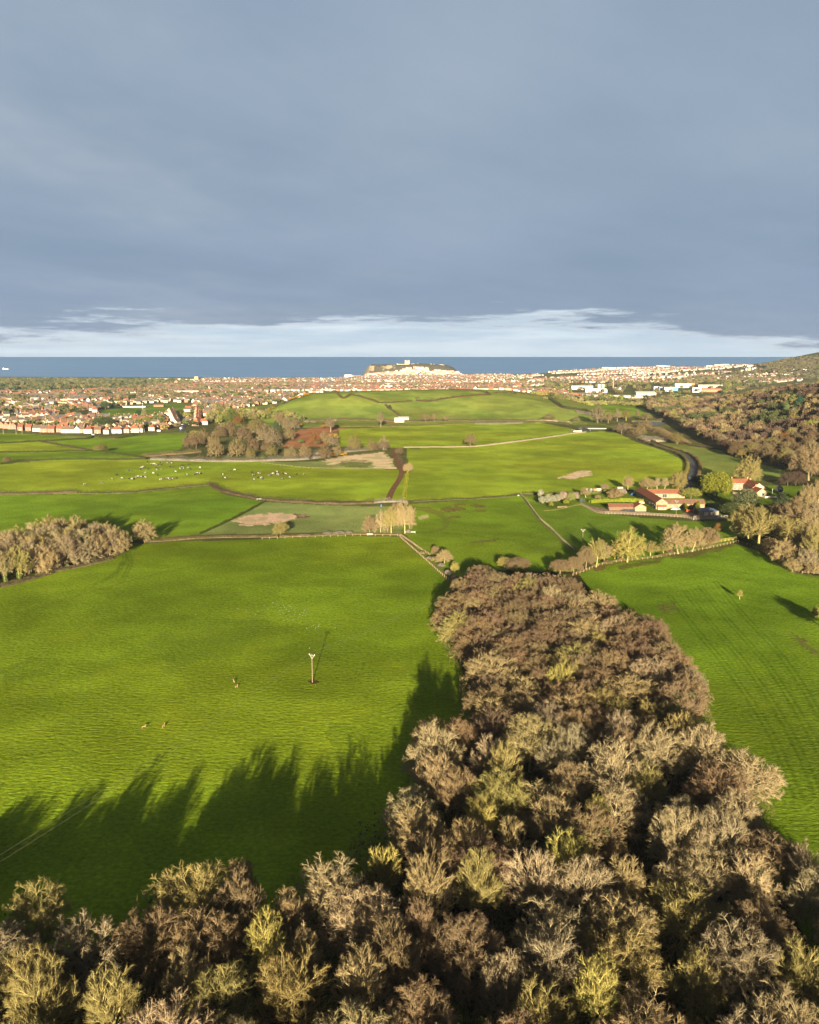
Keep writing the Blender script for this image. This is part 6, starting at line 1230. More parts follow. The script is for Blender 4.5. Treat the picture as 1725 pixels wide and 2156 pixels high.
FB('grey_building', 1496, 818, 48, 7.5, 24, 'long grey green flat roofed building at the right of the factories', (.34,.35,.28), (.32,.33,.27), 'building', roof='flat', rfrac=.3); FB('office_block', 1467.5, 826, 17, 9.5, 14, 'pale blue white office block before the long brick building', (.60,.62,.66), (.4,.4,.4), 'office', roof='flat', rfrac=.08); FB('brick_building', 1498, 825.5, 42, 7.5, 18, 'long red brick building partly behind the hillside wood', (.36,.15,.09), (.30,.12,.08), 'building', rfrac=.3)
for i, (x, y, w_, rc) in enumerate([(1207,836.5,15,(.42,.10,.05)),(1220,838.5,13,(.42,.10,.05)),(1233,839.5,14,(.25,.24,.25)),(1250,840,18,(.26,.25,.26))]): FB('brick_house', x, y, w_, 8.5, 9, ['orange roofed brick house at the left end of the row by the green field','second orange roofed brick house in the row by the green field','first grey roofed house in the row by the green field','longest grey roofed house at the right end of the row'][i], (.46,.13,.07), rc, 'house', rfrac=.45)
# seafront blocks of the far town
SF = [(1275,778.5,14,5),(1290,778.5,16,4.5),(1312,778,24,4.5),(1335,777.5,20,4),(1352,777.5,14,3.6),(1372,776.5,16,4),(1392,775,20,5),(1405,774.5,12,4),(1405,780,16,4),(1425,776.5,10,3),(1185,784,20,4),(1208,784,14,3.8),(1495,773.5,14,3.6),(1512,772.5,14,4.5),(1528,772,16,5),(1560,771.5,18,3),(1580,771.5,12,3)]
for i, (x, y, w_, h_) in enumerate(SF): FB('seafront_block', x, y, w_, h_, 14, f'{"pinkish" if i in (13, 14) else "white"} seafront building block on the right coast skyline', WH if i not in (13, 14) else (.5,.33,.22), (.5,.46,.40), 'building', roof='flat', rfrac=.15)['group'] = 'seafront blocks on the right coast'
for i, (zx, zy, w_, h_) in enumerate([(55,325,95,50),(640,415,200,30),(560,450,150,38),(650,445,180,35),(1030,438,195,26),(880,405,150,24),(880,355,140,22),(1085,365,50,24),(1190,365,60,26),(1320,350,60,24),(1410,345,60,22),(1380,408,250,26),(1290,378,60,26),(1490,390,50,22),(850,205,70,30),(990,205,110,36),(640,365,250,20),(270,440,190,30),(740,380,180,22)]): FB('white_terrace', *C3(zx, zy), w_ * .16, h_ * .16, 12, ['white hotel block on the shore left of the headland'][0] if i == 0 else ('white house group on the slope under the castle' if i in (14, 15) else 'long white building in the middle town beyond the grassy hill'), WH, (.45,.40,.36) if i else (.6,.58,.55), 'building', rfrac=.25, roof='gable' if i else 'flat')['group'] = 'white blocks of the middle town'
random.seed(12); n_c = 0
for k in range(70):
    x, y = random.choice([(random.uniform(1180,1620), random.uniform(320,360)), (random.uniform(1210,1440), random.uniform(380,415)), (random.uniform(1550,1630), random.uniform(435,450)), (random.uniform(1040,1120), random.uniform(345,355))]); P, W_, hh_ = sizes(*G8(x, y), 7, 1.6)
    o = MB().box(-6, 6, -1.8, 1.8, .3, 2.9).gable(-6, 6, -1.8, 1.8, 2.9, .6, .15).box(-4, -3, -1.86, -1.8, 1.2, 2.3).box(-1, 0, -1.86, -1.8, 1.2, 2.3).box(2, 3, -1.86, -1.8, 1.2, 2.3).build('static_caravan', WPLAIN, None, (P.x, P.y, P.z), random.uniform(-.3, .3), (.68,.66,.60)); tag(o, 'white static caravan in the park at the foot of the far right hill', 'caravan', 'static caravans on the far right')
tag(FB('church', *C3(930, 190), 6, 5.2, 18, 'brown stone church under the castle keep', (.36,.27,.18), BRf, 'church', rfrac=.3), None)
# houses climbing the foot of the headland
V = []; F = []; Cc = []; nb = 0; rs = np.random.RandomState(6)
for k in range(330):
    zx = rs.uniform(120, 1720); top = np.interp(zx, [120, 450, 760, 820, 1050, 1150, 1400, 1720], [290, 255, 225, 180, 185, 205, 235, 250]); zy = rs.uniform(top, 315); x, y = C3(zx, zy)
    Pg = PX(x, y); X_w, D_, zg = Pg.x, Pg.y, Pg.z
    if zg < -38 or D_ > 5600: continue
    L2, D2 = rs.uniform(5, 13), 5; wh = rs.uniform(5, 9); zb = zg - 6; zz = zg + wh; wc = jit(random.choice([WH, (.36,.34,.31), CR, CR, (.30, .19, .13)]), .1); rc = random.choice([RDf, BRf, GRf, (.4, .2, .12)])
    P = [(-L2,-D2,zb),(L2,-D2,zb),(L2,D2,zb),(-L2,D2,zb),(-L2,-D2,zz),(L2,-D2,zz),(L2,D2,zz),(-L2,D2,zz),(-L2,0,zz+3),(L2,0,zz+3)]
    V += [(X_w + p[0], D_ + p[1], p[2]) for p in P] + [(X_w + p[0], D_ + p[1], p[2] + .1) for p in P[4:]]; Cc += [wc] * 10 + [rc] * 6
    F += [[nb+i for i in f] for f in [[0,1,5,4],[1,2,6,5],[3,0,4,7],[4,8,7],[5,6,9],[10,11,15,14],[12,13,14,15]]]; nb += 16
me = mesh('old_town_houses', V, F, TV); attr_mesh(me, 'tint', np.array(Cc, float)); tag(link('old_town_houses', me), 'white and brick houses crowded at the foot of the headland', 'houses', kind='stuff')
# ---------------------------------------------------------------- greenery of the town and coast
def scatter(polys, n, thr, o, seed, ex=()):
    rs = np.random.RandomState(seed); W = [XY(p) for p in polys]; out = []
    for P in W:
        X = rs.uniform(P[:, 0].min(), P[:, 0].max(), n * 3); Y = rs.uniform(P[:, 1].min(), P[:, 1].max(), n * 3); m = inpoly(X, Y, P) & ~(inpoly(X, Y, EX[0]) & bool(ex)) & ~((inpoly(X, Y, EX[2]) | inpoly(X, Y, EX[3])) & (np.random.RandomState(1).rand(len(X)) < .8)) & (fbm(X, Y, 140, 3, o) > thr) & (Y < coast(X) - 25); out.append(np.stack([X[m], Y[m]], 1)[:n])
    return np.concatenate(out)
def greens(name, P, hs, rsz, pal, label, n=60, leafy=.42, seed=1):
    rs = np.random.RandomState(seed); pal = np.array(pal); c = pal[rs.randint(0, len(pal), len(P))] * (.75 + .5 * rs.rand(len(P), 1)); return stuff_wood(name, P, rs.uniform(*hs, len(P)), rs.uniform(*rsz, len(P)), c, label, n, leafy=leafy)
GP = [(.065,.075,.025),(.110,.092,.045),(.125,.120,.035),(.038,.050,.022),(.115,.082,.048),(.085,.10,.022),(.14,.12,.06)]
greens('town_trees', scatter([[(-60,898),(0,903),(108,911),(295,910),(372,903),(440,893),(460,866),(606,845),(650,826),(655,799),(430,800),(330,812),(130,826),(-60,826)]], 2600, .44, 51, 2, (1,)), (5, 11), (3.5, 6.5), GP, 'garden trees scattered between the houses of the left town', 70)
greens('town_groves', scatter([[(-60,895),(0,900),(108,908),(295,907),(440,888),(606,842),(650,815),(430,806),(330,816),(130,828),(-60,828)]], 300, .58, 61, 12, (1,)), (8, 13), (4.5, 7.5), [(.035,.048,.020),(.055,.065,.022),(.09,.075,.035)], 'dark groups of trees between the blocks of the left town', 90)
greens('coast_wood', scatter([[(-60,827),(0,825),(130,825),(250,822),(330,813),(400,806),(400,801),(230,799),(0,799),(-60,799)]], 1300, .30, 52, 3), (7, 12), (6, 9), [(.045,.060,.028),(.075,.075,.032),(.095,.088,.038),(.032,.048,.024),(.11,.10,.04)], 'dark mixed wood between the left town and the sea', 90)
greens('coast_trees', scatter([[(430,803),(520,800),(720,800),(760,797),(720,797),(430,798)], [(700,815),(1160,830),(1160,798),(960,792),(720,798)]], 900, .42, 53, 4), (6, 11), (4, 7), GP, 'trees between the red terraces and the shore', 60)
greens('valley_trees', scatter([[(1150,840),(1260,846),(1450,860),(1530,830),(1640,806),(1600,795),(1400,800),(1262,806),(1150,800)]], 1500, .42, 54, 5), (7, 13), (5, 8), GP, 'mixed trees filling the valley round the factories', 80)
greens('slope_trees', scatter([[(1400,803),(1600,800),(1725,800),(1760,778),(1725,776),(1620,772),(1560,777),(1480,790)], [(1590,772),(1640,772),(1730,780),(1800,790),(1900,780),(1800,745),(1725,750),(1660,757)]], 1100, .36, 55, 6), (6, 11), (5, 8), [(.08,.068,.04),(.095,.08,.045),(.10,.10,.035),(.045,.05,.026),(.12,.09,.05)], 'brown scrub and trees on the far right hill and slope', 70)
greens('pale_scrub', scatter([[(1180,842),(1260,848),(1340,850),(1440,858),(1460,868),(1380,862),(1300,852),(1180,848)], [(1120,830),(1170,836),(1200,842),(1150,842)]], 420, .25, 56, 7), (3, 6), (4, 7), [(.15,.15,.04),(.12,.12,.04),(.14,.11,.05)], 'pale olive scrub behind the flat green field', 60)
greens('hill_corner_trees', scatter([[(425,900),(400,905),(390,925),(420,930),(470,885),(560,885),(640,888),(620,872),(545,872),(480,868),(455,862)]], 260, .30, 57, 8), (6, 11), (3.5, 6), [(.11,.11,.03),(.13,.10,.05),(.14,.13,.04),(.07,.08,.025)], 'olive bushes filling the corner between street and copse', 90)
# ---------------------------------------------------------------- poles and wires
METAL, t, b = pmat('wire_metal', .6, .4); t.put(b, 'Base Color', (.30, .27, .22))
def power_pole(x, y, h_, label, rz):
    z = ground(x, y); e = empty('power_pole', (x, y, z), rz); tag(e, label, 'power pole')
    MB().bar((0, 0, -.8), (0, 0, h_), .145, 10, 0, .11).build('post', POST, e, color=(.17, .135, .09)); MB().box(-1.05, 1.05, -.08, .08, h_ - .50, h_ - .33).build('crossarm', POST, e, color=(.24, .22, .19))
    im = MB().bar((0, 0, 0), (0, 0, .35), .09, 8, 0, .06).me('insulator', FRAME)
    for u_ in (-.95, 0, .95): link('insulator', im, e, (u_, 0, h_ - .33), 0, (.6, .58, .55))
    MB().bar((-.7, 0, h_ - .5), (0, 0, h_ - 1.6), .05, 5).bar((.7, 0, h_ - .5), (0, 0, h_ - 1.6), .05, 5).build('brace', POST, e, color=(.45, .42, .38)); return e
p1 = PX(658, 1437); p2 = PX(1227, 1150); p0 = Vector((-99, 100, ground(-99, 100))); a1 = math.atan2(p2.y - p0.y, p2.x - p0.x) - math.pi/2
power_pole(p1.x, p1.y, 9.2, 'lone wooden power pole standing in the big left field', a1); power_pole(p2.x, p2.y, 9.2, 'wooden power pole in the paddock below the farm', a1)
p3 = PX(1428 - 4, 1083); power_pole(p3.x, p3.y, 9.0, 'wooden power pole in front of the farm buildings', a1); power_pole(p0.x, p0.y, 9.2, 'wooden power pole beyond the left frame edge', a1)
for (A, B_, nm) in ((p0, p1, 'to the lower left corner'), (p1, p2, 'across the brown belt to the paddock pole'), (p2, p3, 'from the paddock pole to the farm')):
    for u_, sd in ((-.95, 'left'), (.95, 'right')):
        d_ = (B_ - A); n_ = Vector((-d_.y, d_.x, 0)).normalized() * -u_; mb = MB(); prev = None
        for k in range(15):
            s_ = k / 14; q = A.lerp(B_, s_) + n_; z = (A.z + (B_.z - A.z) * s_) + 9.2 - 4 * 1.6 * s_ * (1 - s_); cur = (q.x, q.y, z)
            if prev: mb.bar(prev, cur, .008, 4)
            prev = cur
        tag(mb.build('power_line', METAL), f'thin {sd} power line running {nm}', 'power line')
mb = MB()
# ---------------------------------------------------------------- animals
def skinned(name, verts, edges, radii, mat, color, sub=1):
    me = bpy.data.meshes.new(name); me.from_pydata(verts, edges, []); o = bpy.data.objects.new(name, me); COL.objects.link(o); md = o.modifiers.new('skin', 'SKIN'); md.use_smooth_shade = True
    for v_, r_ in zip(me.skin_vertices[0].data, radii): v_.radius = (r_, r_) if not isinstance(r_, tuple) else r_
    me.skin_vertices[0].data[0].use_root = True; o.modifiers.new('sub', 'SUBSURF').levels = sub; o.modifiers['sub'].render_levels = sub
    dg = bpy.context.evaluated_depsgraph_get(); m2 = bpy.data.meshes.new_from_object(o.evaluated_get(dg)); bpy.data.objects.remove(o); m2.materials.clear(); m2.materials.append(mat); m2.name = name; return m2
CV = [(0,0,1.05),(.45,0,1.10),(.85,0,1.12),(1.12,0,1.28),(1.38,0,1.30),(1.62,0,1.08),(-.45,0,1.06),(-.85,0,1.15),(-1.0,0,1.05),(-1.05,0,.55),
      (.75,.22,.75),(.78,.22,.40),(.76,.22,.02),(.75,-.22,.75),(.70,-.22,.40),(.74,-.22,.02),(-.75,.24,.80),(-.88,.24,.45),(-.80,.24,.02),(-.72,-.24,.80),(-.82,-.24,.45),(-.72,-.24,.02),(1.40,.16,1.42),(1.40,-.16,1.42)]
CE = [(0,1),(1,2),(2,3),(3,4),(4,5),(0,6),(6,7),(7,8),(8,9),(2,10),(10,11),(11,12),(2,13),(13,14),(14,15),(7,16),(16,17),(17,18),(7,19),(19,20),(20,21),(4,22),(4,23)]
CR_ = [.42,.40,.34,.22,.17,.10,.42,.32,.06,.03,.15,.07,.06,.15,.07,.06,.18,.08,.06,.18,.08,.06,.05,.05]
def cowmat(i, thr):
    m, t, b = pmat(f'cow_hide', .8, .1); tc_ = t.new('ShaderNodeTexCoord'); n = t.noise(t.new('ShaderNodeVectorMath', {0: tc_.outputs['Object'], 1: (i * 3.1, i, 0)}, operation='ADD').outputs[0], 1.1, 2, .4); t.put(b, 'Base Color', t.mix(t.mapr(n, thr, thr + .03), (.42, .39, .35), (.012, .010, .010))); return m
CM = [skinned('cow', CV, CE, CR_, cowmat(i, th_), None) for i, th_ in enumerate([.36, .46, .42, .30, .52])]
GR = [list(CV), None]; gz = list(CV); gz[3] = (1.2,0,1.0); gz[4] = (1.45,0,.55); gz[5] = (1.55,0,.22); gz[22] = (1.45,.16,.62); gz[23] = (1.45,-.16,.62); CM += [skinned('cow', gz, CE, CR_, cowmat(i + 7, th_), None) for i, th_ in enumerate([.38, .48, .33])]
Z4 = lambda zx, zy: (zx * .34, 897 + zy * .34)
cows = [(522,365),(630,353),(692,332),(725,304),(757,325),(805,328),(818,328),(830,332),(845,318),(858,314),(870,316),(884,314),(900,318),(805,277),(900,289),(870,268),(880,262),(888,252),(875,258),(912,222),(916,230),(918,267),(950,293),(978,305),(942,238),(955,236),(967,240),(968,262),(972,270),(997,230),(985,243),(1000,242),(1003,270),(1035,227),(1060,231),(1058,253),(1090,284),(1098,325),(1115,262),(1128,246),(1134,254),(1135,260),(1156,302),(1170,240),(1165,260),(1180,268),(1238,258),(1204,302),(1214,297),(1222,293),(1232,296),(1243,296),(997,332),(1028,327),(1040,326),(1052,324),(1056,332),(1068,328),(1376,302),(1385,322),(1395,324),(1418,278),(1453,272),(1560,288),(1568,305),(1598,290),(1607,294),(1600,322),(1618,320),(1622,328),(1572,332),(1672,302),(1668,308),(1690,296),(1712,285),(1705,299),(1720,300)]
cows += [((a * .34 + 552) / .34, b_) for a, b_ in [(48,300),(68,296),(85,283),(98,288),(92,300),(105,302),(130,297),(146,297),(123,328),(171,317),(215,300),(258,300),(2,325)]]
random.seed(2)
for k, (zx, zy) in enumerate(cows):
    P = PX(*Z4(zx, zy + 3)); w_ = k % 8; side = 'left' if zx < 760 else 'middle' if zx < 1250 else 'right'; gr_ = w_ >= 5
    o = link('cow', CM[w_], None, P, random.uniform(0, 6.28)); s_ = random.uniform(.92, 1.08); o.scale = (s_,) * 3
    tag(o, f'{["black and white", "mostly white", "patched", "mostly black", "nearly all white", "black and white", "pale patched", "dark patched"][w_]} cow {"grazing" if gr_ else "standing"} in the {side} of the cow field', 'cow', 'cows in the far left field')
P = PX(*S_(1378/1.0 - 990, 545)) ;
DV = [(0,0,.62),(.25,0,.66),(.42,0,.70),(.52,0,.92),(.60,0,1.05),(.74,0,1.0),(-.25,0,.64),(-.42,0,.66),(-.48,0,.6),(.36,.08,.4),(.38,.08,.2),(.37,.08,0),(.36,-.08,.4),(.34,-.08,.2),(.36,-.08,0),(-.36,.08,.45),(-.46,.08,.25),(-.40,.08,0),(-.34,-.08,.45),(-.42,-.08,.25),(-.34,-.08,0),(.56,.07,1.18),(.56,-.07,1.18)]
DE = [(0,1),(1,2),(2,3),(3,4),(4,5),(0,6),(6,7),(7,8),(2,9),(9,10),(10,11),(2,12),(12,13),(13,14),(7,15),(15,16),(16,17),(7,18),(18,19),(19,20),(4,21),(4,22)]
DMe = skinned('deer', DV, DE, [.15,.15,.13,.07,.07,.035,.15,.13,.04,.06,.025,.02,.06,.025,.02,.075,.03,.02,.075,.03,.02,.03,.03], LEAF, None)
for x, y, a, l in [(303,1534,.3,'brown deer in the big left field near the shade, left one of the pair'),(344,1532.5,1.2,'brown deer in the big left field near the shade, right one of the pair'),(492 / 1.0 * 1.0 - 0 + 0 if False else 493,1438,2.2,'brown deer standing alone left of the power pole'),(498,1449,.9,'small brown deer just below the one left of the power pole')]:
    P = PX(x, y); o = link('deer', DMe, None, P, a, (.24, .15, .08)); tag(o, l, 'deer')
# gulls
gb = MB(); 
GV = [(0,0,.20),(.16,0,.20),(.24,0,.28),(.30,0,.30),(.36,0,.28),(-.16,0,.20),(-.30,0,.19),(0,.05,.06),(0,.05,0),(0,-.05,.06),(0,-.05,0)]; GE = [(0,1),(1,2),(2,3),(3,4),(0,5),(5,6),(0,7),(7,8),(0,9),(9,10)]
GMe = skinned('gull', GV, GE, [.10,.09,.05,.05,.012,.08,.03,.015,.012,.015,.012], FRAME, None)
random.seed(4); X2 = lambda zx, zy: (zx * .52, 1138.7 + zy * .52)
gl = [(1142,240),(1105,252),(1122,258),(1130,262),(1148,262),(1153,270),(1160,278),(1103,270),(1118,268),(1138,272),(1133,285),(1146,290),(1148,296),(1180,275),(1190,282),(1170,286),(1205,262),(1210,283),(1222,290),(1230,292),(1242,290),(1238,303),(1240,318),(1225,303),(1192,300),(1187,322),(1208,315),(1085,278),(1070,262),(1060,283),(1046,288),(1035,300),(997,288),(1150,322),(1165,318),(1278,330),(1292,342),(1290,348),(1270,345),(1262,348),(1243,355),(1278,355),(1358,354),(1254,436),(1314,412),(1385,428),(1278,585),(793,300),(964,275),(1135,298),(1140,280),(1175,266),(1215,300),(1250,275),(1233,283),(1196,290)]
for zx, zy in gl: P = PX(*X2(zx, zy)); o = link('gull', GMe, None, P, random.uniform(0, 6.28), (.40, .39, .37)); o.scale = (.65,) * 3; tag(o, 'white gull on the grass of the big left field' + (' near the power pole' if zy > 400 else ' above the power pole'), 'gull', 'gulls on the field')
# ---------------------------------------------------------------- vehicles
TYRE, t, b = pmat('tyre', .8, .2); t.put(b, 'Base Color', (.015, .015, .015)); PAINT = own_colour_mat('car_paint', .03, 1, .25, .5)
def car(P, rz, col, label, van=False, group=None, parts=True):
    e = empty('parked_car' if not van else 'van', P, rz); tag(e, label, 'van' if van else 'car', group); h_ = 1.0 if not van else 1.15
    pr = [(-2.1,.35),(-2.15,.75),(-1.9,.95),(-1.5,1.45),(.3,1.48),(1.0,1.0),(2.0,.82),(2.15,.5),(2.1,.3)] if not van else [(-2.4,.35),(-2.45,1.9),(-2.3,2.05),(1.2,2.05),(1.8,1.25),(2.4,1.1),(2.45,.4)]
    n = len(pr); V = [(x, -.86 if z < 1.0 else -.70, z) for x, z in pr] + [(x, .86 if z < 1.0 else .70, z) for x, z in pr]; F = [[i, (i+1) % n, n + (i+1) % n, n + i] for i in range(n)] + [list(range(n))[::-1], list(range(n, 2*n))]
    link('body', mesh('body', V, F, PAINT), e, color=col)
    g = MB(); 
    if not van: g.add([(.38,-.68,1.42),(.38,.68,1.42),(.98,.74,1.04),(.98,-.74,1.04)], [[0,3,2,1]]).add([(-1.62,-.66,1.38),(-1.62,.66,1.38),(-1.95,.72,1.0),(-1.95,-.72,1.0)], [[0,1,2,3]]); g.V = [(x + (.02 if x > 0 else -.02), y, z + .02) for x, y, z in g.V]; g.box(-1.4, .3, -.80, -.77, 1.02, 1.34).box(-1.4, .3, .77, .80, 1.02, 1.34)
    else: g.add([(1.24,-.66,2.0),(1.24,.66,2.0),(1.80,.7,1.30),(1.80,-.7,1.30)], [[0,3,2,1]]); g.V = [(x + .03, y, z + .02) for x, y, z in g.V]; g.box(.4, 1.2, -.88, -.85, 1.2, 1.8).box(.4, 1.2, .85, .88, 1.2, 1.8)
    g.build('windscreen', GLASS, e)
    for x in (-1.3, 1.35):
        for y in (-.82, .82): w_ = MB().bar((0, -.11, 0), (0, .11, 0), .33, 14).build('wheel', TYRE, e, (x, y, .33))
    for y in (-.6, .6): MB().box(-.03, .03, -.16, .16, -.07, .07).build('headlight', FRAME, e, (2.12 if not van else 2.46, y, .68), 0, (.6, .6, .6))
    return e
A_ = lambda zx, zy: (1311 + zx * .14, 1000.5 + zy * .14)
car(PX(*A_(45, 545)), 2.9, (.015, .016, .02), 'left one of two dark cars parked by the garage'); car(PX(*A_(130, 545)), 2.8, (.02, .03, .045), 'right one of two dark cars parked by the garage')
car(PX(*A_(165, 300)), .2, (.03, .12, .30), 'blue car parked behind the long stone wing'); car(PX(*A_(205, 280)), .1, (.25, .02, .02), 'red car parked behind the long stone wing'); car(PX(*A_(130, 240)), .1, (.02, .02, .025), 'black car parked under the trees behind the farm')
car(PX(*A_(775, 525)), 3.0, (.35, .38, .42), 'silver car in front of the low farm range'); car(PX(*A_(820, 525)), 3.0, (.10, .16, .30), 'blue grey car in front of the low farm range'); car(PX(*A_(1475, 640)), .3, (.5, .48, .42), 'pale small car right of the blue roofed shed')
car(PX(*A_(1005, 72)), 1.35, (.6, .6, .6), 'white van driving down the lane towards the farm', True)
random.seed(6)
for k in range(13): car(PX(*R5(528 + k*3.4, 665 - k*14.0)), 1.35, random.choice([(.6,.6,.6),(.35,.36,.4),(.02,.02,.03),(.5,.5,.52),(.1,.15,.3)]), 'car parked along the left side of the straight town street', group='cars parked on the straight street')
car(PX(*R5(295, 678)), .2, (.65, .64, .62), 'white van parked in front of the town hedge', True); car(PX(1090*.18, 793.6 + 682*.18), .2, (.6, .6, .6), 'white car parked before the front row of the town'); car(PX(*R5(525, 648)), 1.5, (.66, .65, .62), 'white van at the near end of the straight street', True)
# ---------------------------------------------------------------- garden and farm bits
def bit(name, mb, x, y, label, cat, col, rz=0, mat=None, s_=1): P = PX(x, y); o = mb.build(name, mat or FRAME, None, P, rz, col); o.scale = (s_,)*3; return tag(o, label, cat)
def picnic():
    m = MB().box(-1, 1, -.4, .4, .70, .76).box(-1, 1, -.95, -.68, .40, .46).box(-1, 1, .68, .95, .40, .46)
    for x in (-.7, .7): m.bar((x, -.35, .72), (x, -.85, 0), .05, 4).bar((x, .35, .72), (x, .85, 0), .05, 4).bar((x, -.8, .38), (x, .8, .38), .04, 4)
    return m
bit('picnic_table', picnic(), *S_(118, 610), 'left one of two weathered picnic tables on the paddock edge', 'picnic table', (.36, .28, .20), .1, POST, 1.5); bit('picnic_table', picnic(), *S_(146, 608), 'right one of two weathered picnic tables on the paddock edge', 'picnic table', (.36, .28, .20), .3, POST, 1.5)
e = empty('trampoline', PX(*S_(255, 575))); tag(e, 'black netted trampoline at the left end of the golden hedge', 'trampoline'); m = MB()
for k in range(8): a = k * math.pi / 4; m.bar((1.8*math.cos(a), 1.8*math.sin(a), 0), (1.8*math.cos(a), 1.8*math.sin(a), 2.6), .05, 5)
m.build('frame', FRAME, e, color=(.1, .1, .1)); MB().bar((0, 0, .85), (0, 0, .92), 1.75, 20).build('mat', FRAME, e, color=(.01, .012, .015)); n_ = MB()
for k in range(8): a, b_ = k * math.pi / 4, (k + 1) * math.pi / 4; n_.add([(1.8*math.cos(a), 1.8*math.sin(a), .95), (1.8*math.cos(b_), 1.8*math.sin(b_), .95), (1.8*math.cos(b_), 1.8*math.sin(b_), 2.5), (1.8*math.cos(a), 1.8*math.sin(a), 2.5)], [[0, 1, 2, 3]])
n_.build('net', FRAME, e, color=(.02, .03, .04))
tank = lambda: MB().bar((0, 0, 0), (0, 0, 2.0), 1.0, 16).bar((0, 0, 2.0), (0, 0, 2.5), 1.0, 16, 0, .35)
bit('water_tank', tank(), *S_(285, 508), 'cream round tank left of the garden sheds', 'tank', (.6, .55, .42)); bit('water_tank', tank(), *S_(313, 508), 'blue grey round tank behind the garden', 'tank', (.30, .34, .42))
bit('garden_shed', MB().gwall(-1.5, 1.5, 0, 2.5, 0, 2, .7).gable(-1.5, 1.5, 0, 2.5, 2, .7, .15), *S_(362, 512), 'small red garden shed with white roof', 'shed', (.55, .42, .36)); bit('garden_shed', MB().gwall(-1.2, 1.2, 0, 2.2, 0, 1.8, .6).gable(-1.2, 1.2, 0, 2.2, 1.8, .6, .15), *S_(338, 512), 'small orange brown garden shed left of the red one', 'shed', (.45, .25, .15))
bit('greenhouse', MB().gwall(-2, 2, 0, 3, 0, 2.0, 1.0), *S_(495, 505), 'white greenhouse between the garden bushes', 'greenhouse', (.55, .52, .45)); bit('brick_pile', MB().box(-2, 2, 0, 1.5, 0, 1.2).box(-1.4, 1.0, .2, 1.3, 1.2, 1.8), *S_(625, 582), 'pinkish brick pile and terrace wall beside the long stone wing', 'brick pile', (.42, .26, .18), mat=WSTONE)
bit('red_gate', MB().box(-2.6, 2.6, -.06, .06, .3, 1.6).box(-2.7, -2.5, -.1, .1, 0, 1.9).box(2.5, 2.7, -.1, .1, 0, 1.9), *S_(930, 634), 'bright red boarded gate between the golden hedges', 'gate', (.55, .09, .03)); bit('red_gate', MB().box(-1.6, 1.6, -.06, .06, .3, 1.9).box(-1.7, -1.5, -.1, .1, 0, 2.1), *S_(948, 626), 'darker red gate leaf turned behind the bright red one', 'gate', (.35, .05, .03), 1.2)
bit('field_gate', MB().box(-3, 3, -.04, .04, 1.0, 1.12).box(-3, 3, -.04, .04, .7, .8).box(-3, 3, -.04, .04, .4, .5).box(-3.1, -2.95, -.08, .08, 0, 1.3).box(2.95, 3.1, -.08, .08, 0, 1.3), *F_(915, 664), 'pale green metal field gate at the corner of the big left field', 'gate', (.38, .45, .36)); bit('field_gate', MB().box(-2.5, 2.5, -.04, .04, .9, 1.1).box(-2.5, 2.5, -.04, .04, .5, .6).box(-2.6, -2.4, -.08, .08, 0, 1.3), 549, 1053, 'grey metal gate between the two hedges below the cow field', 'gate', (.35, .36, .36)); bit('water_trough', MB().box(-1.3, 1.3, -.4, .4, 0, .6).box(-1.1, 1.1, -.25, .25, .6, .605), *F_(1580, 432), 'white water trough at the top corner of the paddock fence', 'trough', (.7, .68, .62))
bit('water_trough', MB().box(-1.6, 1.6, -.5, .5, 0, .7), *F_(667, 673), 'cream trough under the small brown tree', 'trough', (.5, .36, .24)); bit('blue_barrel', MB().bar((0, 0, 0), (0, 0, 1.0), .35, 12), *F_(738, 498), 'blue barrel in the blossom hedge by the track', 'barrel', (.03, .12, .35), s_=1.3)
bit('farm_trailer', MB().box(-4, 3.4, -1.2, 1.2, .7, 2.0).bar((3.4, 0, .8), (5.2, 0, .6), .1, 5).bar((-2, -1.3, .5), (-2, 1.3, .5), .5, 12), *V_(563, 373), 'grey trailer parked at the back of the flat green field', 'trailer', (.35, .38, .40)); 
# silage clamp with old tyres
e = empty('silage_clamp', PX(*V_(262, 538))); tag(e, 'dark silage heap covered with black sheet and tyres at the field corner', 'silage heap'); rs = np.random.RandomState(3)
V = []; n = 18
for i in range(n + 1):
    for k in range(n): r_ = i / n; a = 2*math.pi*k/n; V.append((13 * r_ * math.cos(a), 6 * r_ * math.sin(a), 4.2 * (1 - r_ ** 2.4)))
link('sheet', mesh('sheet', V, [[i*n+k, (i+1)*n+k, (i+1)*n+(k+1) % n, i*n+(k+1) % n] for i in range(n) for k in range(n)], TYRE), e)
def torus(r0, r1, a=10, b_=6): return [((r0 + r1*math.cos(2*math.pi*j/b_))*math.cos(2*math.pi*i/a), (r0 + r1*math.cos(2*math.pi*j/b_))*math.sin(2*math.pi*i/a), r1*math.sin(2*math.pi*j/b_)) for i in range(a) for j in range(b_)], [[i*b_+j, ((i+1) % a)*b_+j, ((i+1) % a)*b_+(j+1) % b_, i*b_+(j+1) % b_] for i in range(a) for j in range(b_)]
tm_ = MB().add(*torus(.55, .2)).me('tyre', FRAME)
for k in range(46): a = rs.rand() * 6.28; r_ = rs.rand() ** .5 * .95; link('tyre', tm_, e, (13*r_*math.cos(a), 6*r_*math.sin(a), 4.2*(1-r_**2.4) + .15), 0, (.16, .17, .20) if k % 3 else (.03, .03, .03))
